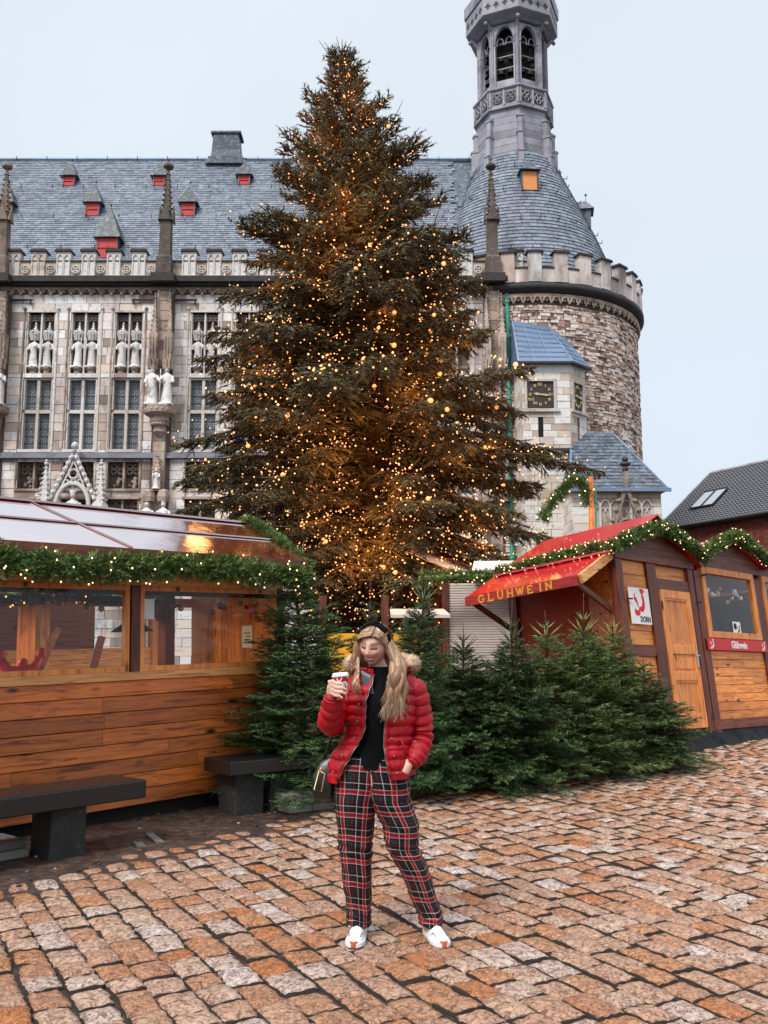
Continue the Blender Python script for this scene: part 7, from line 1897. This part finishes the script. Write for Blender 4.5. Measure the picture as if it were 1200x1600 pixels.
    t = NT('cream_fur'); mf = t.set(t.ramp(t.tint(), [(0, srgb(168, 132, 98)), (.4, srgb(214, 186, 152)), (.9, srgb(240, 224, 200))]), .8); hood = fo.build('hood_fur', mf, pr, 'stuff')
    m = MB(); m.tube([(.0 + .17 * math.cos(q), .045 + .13 * math.sin(q), 1.452) for q in np.linspace(R(-155), R(-385), 24)], .022, 10); m.build('hood_edge', mf, pr, True)
    V = []
    for j in range(8):
        for i in range(24): q = R(0) + PI * i / 23; r = .155 - .05 * math.sin(j / 7 * PI) * 0; V.append((r * math.cos(q) * (1 - .1 * j / 7), .05 + (.13 + .03 * math.sin(j / 7 * PI)) * math.sin(q), 1.45 - .14 * j / 7))
    mk('hood', V, grid(V, 24, 8, False), M['quilt'], jk, None, .008)
    # --- hair: scalp cap, long waves over the right shoulder, shorter fall on the other side
    HCn = np.array(HC); Hm = np.array(HR)
    W = lambda p: HC + HR @ Vector(p)
    t = NT('blonde_hair'); cc = t.ramp(t.tint(), [(0, srgb(82, 58, 42)), (.35, srgb(134, 100, 74)), (.65, srgb(190, 152, 116)), (.95, srgb(236, 210, 178))]); p_ = t.pos('object'); st_ = t.noise(p_, 60, 4, .7, (1, 1, .10)); cc = t.mix(t.ramp(st_, [(.42, .60), (.56, 0.0)]), cc, srgb(110, 78, 56)); t.bump(st_, .4, .003); mh = t.set(cc, .42, **{'Specular IOR Level': .5})
    hair = MB(); cap = MB(); V, F = head()
    vs = [(x * 1.10, y * 1.07 + .004, z * 1.07 + .004) for x, y, z in V]
    keep = [f for f in F if all((vs[i][2] > .052 - 0.9 * max(0, vs[i][1]) * 1.2 + (.0 if vs[i][1] > -.05 else .012)) or (vs[i][1] > .0 and vs[i][2] > -.07) for i in f)]
    cap.tint(.15); cap.add([W(v) for v in vs], keep); cap.build('scalp_hair', mh, pr, True)
    rg = random.Random(17)
    def lock(root, mids, r, tn, wave=.016):
        hair.tint(tn); n = 16; P = [Vector(root)] + [Vector(q) for q in mids]; path = []
        for k in range(n + 1):
            s = (len(P) - 1) * k / n; i = min(int(s), len(P) - 2); f = s - i; p0, p1, p2, p3 = P[max(0, i - 1)], P[i], P[i + 1], P[min(len(P) - 1, i + 2)]
            c = .5 * ((2 * p1) + (-p0 + p2) * f + (2 * p0 - 5 * p1 + 4 * p2 - p3) * f * f + (-p0 + 3 * p1 - 3 * p2 + p3) * f ** 3)
            amp = wave * (k / n); c = c + Vector((amp * math.sin(k * 1.15 + r * 9000), amp * .7 * math.cos(k * 1.15 + r * 5000), 0)); path.append(c)
        hair.tube(path, [r * (.6 + .8 * math.sin(PI * min(1, .15 + .8 * k / n))) * (1 - .75 * (k / n) ** 3) for k in range(n + 1)], 4, False)
    for i in range(430):     # her left side: falls over the jacket front
        u = rg.random(); v = rg.random(); a_ = R(-58 + 150 * u)
        root = W((.078 * math.cos(a_ * .6) * 1.02, .10 * math.sin(a_) * .9 + .0, .085 - .035 * v)) if u < .5 else W((.080, .02 + .03 * v, .06 - .05 * v))
        ex, ey = .052 + rg.uniform(-.062, .068), -.175 + rg.uniform(-.02, .02); L = rg.choice((1, 1, .8, .62, .9)); zt = 1.40 - .24 * L * rg.uniform(.85, 1.05)
        if rg.random() < .25: ex += .04; ey += .05
        lock(root, [W((.088 + .012 * v, -.02 + .05 * u, 0)), Vector((.068 + .055 * v, -.075 - .03 * u, 1.45 + .01 * u)), Vector((.035 + .075 * v, -.155 + .02 * u, 1.36)), Vector((ex, ey, zt))], rg.uniform(.0009, .0022), min(.97, max(0, rg.gauss(.55, .25))))
    for i in range(210):     # other side, tucked behind the shoulder, wisps by the cup
        v = rg.random(); a_ = rg.random(); front = rg.random() < .22
        root = W((-.078, -.01 + .06 * a_, .07 - .04 * v))
        if front: lock(root, [W((-.092, .0, -.02)), Vector((-.135, -.08, 1.44)), Vector((-.155 + .02 * v, -.155, 1.36)), Vector((-.15 + rg.uniform(-.02, .03), -.185, 1.28 + .05 * v))], rg.uniform(.0011, .002), min(.97, max(0, rg.gauss(.6, .2))))
        else: lock(root, [W((-.094 - .01 * v, .02 + .03 * a_, -.01)), Vector((-.122 - .035 * v, -.01 + .03 * a_, 1.48)), Vector((-.130 - .045 * v, .0 + .04 * a_, 1.42 - .02 * v))], rg.uniform(.0016, .0032), min(.97, max(0, rg.gauss(.5, .25))))
    for i in range(420):     # swept from a side parting across the brow, round the temples and down
        s = 1 if i % 5 < 2 else -1; v = rg.random(); w = rg.random(); tn_ = min(.97, max(0, rg.gauss(.30 + .2 * w, .13)))
        root = W((.022 + .006 * s, -.078 + .050 * v, .082 + .034 * v))
        if s < 0: lock(root, [W((-.030 - .004 * w, -.088 + .044 * v, .070 + .036 * v)), W((-.071 - .006 * w, -.058 + .040 * v, .040 + .022 * v)), W((-.092 - .004 * w, -.020 + .022 * v, -.012)), Vector((-.130 - .018 * w, -.035 + .03 * v, 1.478)), Vector((-.138 - .02 * w, -.05 + .03 * v, 1.43))], rg.uniform(.0014, .0025), tn_, .006)
        else: lock(root, [W((.055 + .003 * w, -.070 + .040 * v, .070 + .028 * v)), W((.079 + .006 * w, -.042 + .034 * v, .036 + .018 * v)), W((.092 + .006 * w, -.018 + .020 * v, -.024)), Vector((.082 + .02 * w, -.085 + .02 * v, 1.45)), Vector((.060 + .04 * w, -.145 + .01 * v, 1.37))], rg.uniform(.0014, .0025), tn_ + .08, .006)
    for i in range(130):
        a_ = rg.uniform(-1, 1); lock(W((.02 * a_, -.01 + .03 * rg.random(), .119)), [W((.055 * a_, .06, .095)), W((.075 * a_, .095, .03)), W((.08 * a_, .09, -.05)), Vector((.07 * a_, .10, 1.42))], rg.uniform(.002, .004), min(.97, max(0, rg.gauss(.35, .2))))
    vol = MB()
    for (dx, dy, r0, ph, tn) in ((.0, .0, .030, 0, .28), (.030, .012, .026, 1.3, .38), (-.022, .006, .022, 2.4, .48), (.012, -.012, .018, 3.6, .56)):
        P = []; rs = []
        for k in range(26):
            q = k / 25; a_ = W((.070 + dx * .5, -.02 + .02 * q, .06 - .06 * q)) if k < 3 else None
            z = 1.60 - .40 * q; x = .010 + .075 * math.sin(min(1, q * 1.7) * PI * .62) + dx * (.4 + q); y = -.050 - .125 * min(1, q * 1.9) ** 1.3 + .02 * q + dy
            P.append((x + .014 * math.sin(q * 19 + ph) * q, y + .009 * math.cos(q * 17 + ph) * q, z)); rs.append(r0 * .84 * (.55 + .75 * math.sin(PI * min(1, .12 + q * .8))) * (1 - max(0, q - .72) * 2.9))
        vol.tint(tn); vol.tube(P, [max(.002, r) for r in rs], 12)
    for (dx, ph, tn) in ((.0, .5, .25), (-.018, 2.0, .4)):
        P = [(-.105 + dx - .03 * math.sin(q * 2.2) + .005 * math.sin(q * 14 + ph), -.03 + .03 * q, 1.585 - .17 * q) for q in np.linspace(0, 1, 16)]; vol.tint(tn); vol.tube(P, [.020 * (.5 + .8 * math.sin(PI * min(1, .15 + q * .85))) for q in np.linspace(0, 1, 16)], 10)
    vol.v = [(a + .004 * mnoise.noise(Vector((a * 70, b * 70, c * 12))), b + .004 * mnoise.noise(Vector((a * 70 + 9, b * 70, c * 12))), c) for a, b, c in vol.v]
    vol.build('hair_mass', mh, pr, True, kind='stuff')
    hair.build('hair', mh, pr, True, fix=False, kind='stuff')
    # knotted black headband
    m = MB(); 
    for o_ in (-.012, .0, .012):
        m.tube([W((.086 * math.sin(q) * 1.0, .004 + o_ - .004 * abs(math.sin(q)) + .012 * (1 - math.cos(q)) , .118 * math.cos(q) + .006)) for q in np.linspace(-1.75, 1.75, 26)], [.008 + .006 * math.cos(q) for q in np.linspace(-1.5, 1.5, 26)], 8)
    m.ball(W((.01, .004, .130)), .02, 10, 8, (1.0, 1.2, .8)); m.build('headband', M['sweater'], pr, True)
    # --- trainers
    for (ax_, ay_, yaw, nm) in ((-.128, .0, R(4), 'l'), (.272, .0, R(-17) * -1, 'r')):
        rot = Matrix.Rotation(yaw, 4, 'Z') if nm == 'l' else Matrix.Rotation(R(15), 4, 'Z')
        if nm == 'l': rot = Matrix.Rotation(R(-6), 4, 'Z')
        n = 28; V = []; secs = [(.075, .022, .055, .030), (.06, .033, .095, .0), (.03, .038, .105, 0), (-.01, .040, .095, 0), (-.05, .043, .078, 0), (-.09, .047, .066, 0), (-.13, .049, .056, 0), (-.165, .044, .048, 0), (-.19, .032, .038, 0), (-.205, .012, .024, .006)]
        for y, w, h, z0 in secs:
            for m_ in range(n):
                t_ = 2 * PI * m_ / n; c, s = math.cos(t_), math.sin(t_); zz = .022 + (h - .022) * max(0, s) ** .8 if s > 0 else .022 + .004 * s
                V.append((w * (abs(c) ** .7) * (1 if c > 0 else -1) * (1 - .25 * max(0, s)), y, zz))
        F = grid(V, n, len(secs)) + [tuple(range(n)), tuple(range(len(secs) * n - 1, (len(secs) - 1) * n - 1, -1))]
        mt = Matrix.Translation((ax_, .02, -.002)) @ rot; me_v = [mt @ Vector(v) for v in V]; sh = mk('trainer', me_v, F, M['shoe'], pr, None, 0, 1)
        m = MB(); ol = [(w + .004, y) for y, w, h, z0 in secs]; poly = ol + [(-a_, b_) for a_, b_ in reversed(ol)]
        m.prism(poly, 'z', .0, .024); m.xform(mt); bevel(m.build('sole', M['shoe'], sh), .004, 2)
        m = MB(); poly = [(.024, -.188), (.019, -.202), (.0, -.2115), (-.019, -.202), (-.024, -.188)]; m.prism(poly, 'z', .002, .032); m.xform(mt); bevel(m.build('toe_guard', M['gum'], sh), .003, 2)
        m = MB()
        for k in range(5): y = -.012 - k * .020; z = .092 - k * .0075; m.tube([mt @ Vector((-.022, y, z - .006)), mt @ Vector((0, y - .004, z + .004)), mt @ Vector((.022, y, z - .006))], .0032, 5)
        for s in (-1, 1): m.tube([mt @ Vector((0, -.0, .104)), mt @ Vector((s * .02, -.012, .116)), mt @ Vector((s * .035, -.02, .098)), mt @ Vector((s * .03, -.03, .075))], .0026, 5)
        m.build('laces', M['shoe'], sh, True)
        m = MB()
        for y0_, y1_, z_ in ((-.10, -.155, .056), (.02, -.06, .066)):
            for sx in (-1, 1): m.tube([mt @ Vector((sx * .040, y0_, z_ - .016)), mt @ Vector((sx * .036, (y0_ + y1_) / 2, z_)), mt @ Vector((sx * (.030 if y1_ < -.1 else .036), y1_, z_ - .012))], .0022, 5)
        m.build('seams', M['lining'], sh, True)
    # --- shoulder bag
    bg = thing('shoulder_bag', 'small black leather shoulder bag with brass buckle hanging at her hip', 'bag', (PX - .325, PY + .02, .72))
    m = MB(); m.add([(-.055, -.06, .0), (.05, -.07, .0), (.07, .09, .0), (-.05, .10, .0), (-.06, -.06, .12), (.05, -.07, .14), (.07, .09, .14), (-.055, .10, .12), (-.02, -.03, .20), (.05, -.03, .235), (.06, .06, .235), (-.01, .06, .20)], [(3, 2, 1, 0), (0, 1, 5, 4), (1, 2, 6, 5), (2, 3, 7, 6), (3, 0, 4, 7), (4, 5, 9, 8), (5, 6, 10, 9), (6, 7, 11, 10), (7, 4, 8, 11), (8, 9, 10, 11)]); b = m.build('pouch', M['leather'], bg, True); bevel(b, .014, 3)
    m = MB(); m.tube([(-.02, -.085, .16), (-.046, -.080, .06), (-.005, -.088, .05), (.012, -.090, .145), (-.02, -.085, .16)], .0038, 6); m.build('buckle', M['gold'], bg, True)
    m = MB(); m.tube([(.0, .0, .2), (.03, -.03, .30), (.09, .0, .45), (.17, .03, .62)], .009, 6); m.build('strap', M['leather'], bg, True)
    m = MB(); m.ball((-.01, -.088, .17), .008, 8, 6); m.build('stud', M['gold'], bg)
    # --- paper cup
    cp = thing('paper_cup', 'red paper cup with white lid and green round emblem in her raised hand', 'cup', (PX + cup_c.x, PY + cup_c.y, 1.272), (R(-4), R(-5), 0))
    prof = [(.030, 0), (.0305, .003), (.0415, .118), (.042, .120)]
    def m_cup():
        t = NT('red_printed_cup'); p = t.pos('object'); mp = t.add('ShaderNodeMapping'); mp.inputs['Scale'].default_value = (26, 26, 22); t.link(p, mp.inputs[0]); v = t.add('ShaderNodeTexVoronoi', feature='DISTANCE_TO_EDGE'); t.link(mp.outputs[0], v.inputs['Vector']); v.inputs['Scale'].default_value = 1
        return t.set(t.ramp(v.outputs['Distance'], [(0, srgb(235, 230, 226)), (.05, srgb(190, 16, 30))], 'CONSTANT'), .4)
    m = MB(); m.lathe(prof, 32, cap=True); m.build('cup_body', m_cup(), cp, True)
    m = MB(); m.lathe([(.040, .118), (.046, .119), (.047, .127), (.043, .130), (.041, .142), (.036, .143), (.034, .137), (.001, .137)], 32); m.build('lid', M['shoe'], cp, True)
    m = MB(); rot = Matrix.Rotation(R(20), 4, 'Z')
    for r_, th2, mt_ in ((.020, .0395, 'shoe'), (.017, .0402, 'green_emblem')):
        m = MB(); n = 20; vs = [(0, -th2 + .0, .072)]
        for k in range(n): a_ = 2 * PI * k / n; x = r_ * math.cos(a_); vs.append((x, -math.sqrt(th2 ** 2 - x * x), .072 + r_ * math.sin(a_)))
        m.add(vs, [(0, 1 + k, 1 + (k + 1) % n) for k in range(n)]); m.xform(rot); m.build('emblem', M[mt_] if mt_ in M else m_simple('green_emblem', srgb(20, 120, 78), .5, var=.1, bump=0), cp)
make_person()
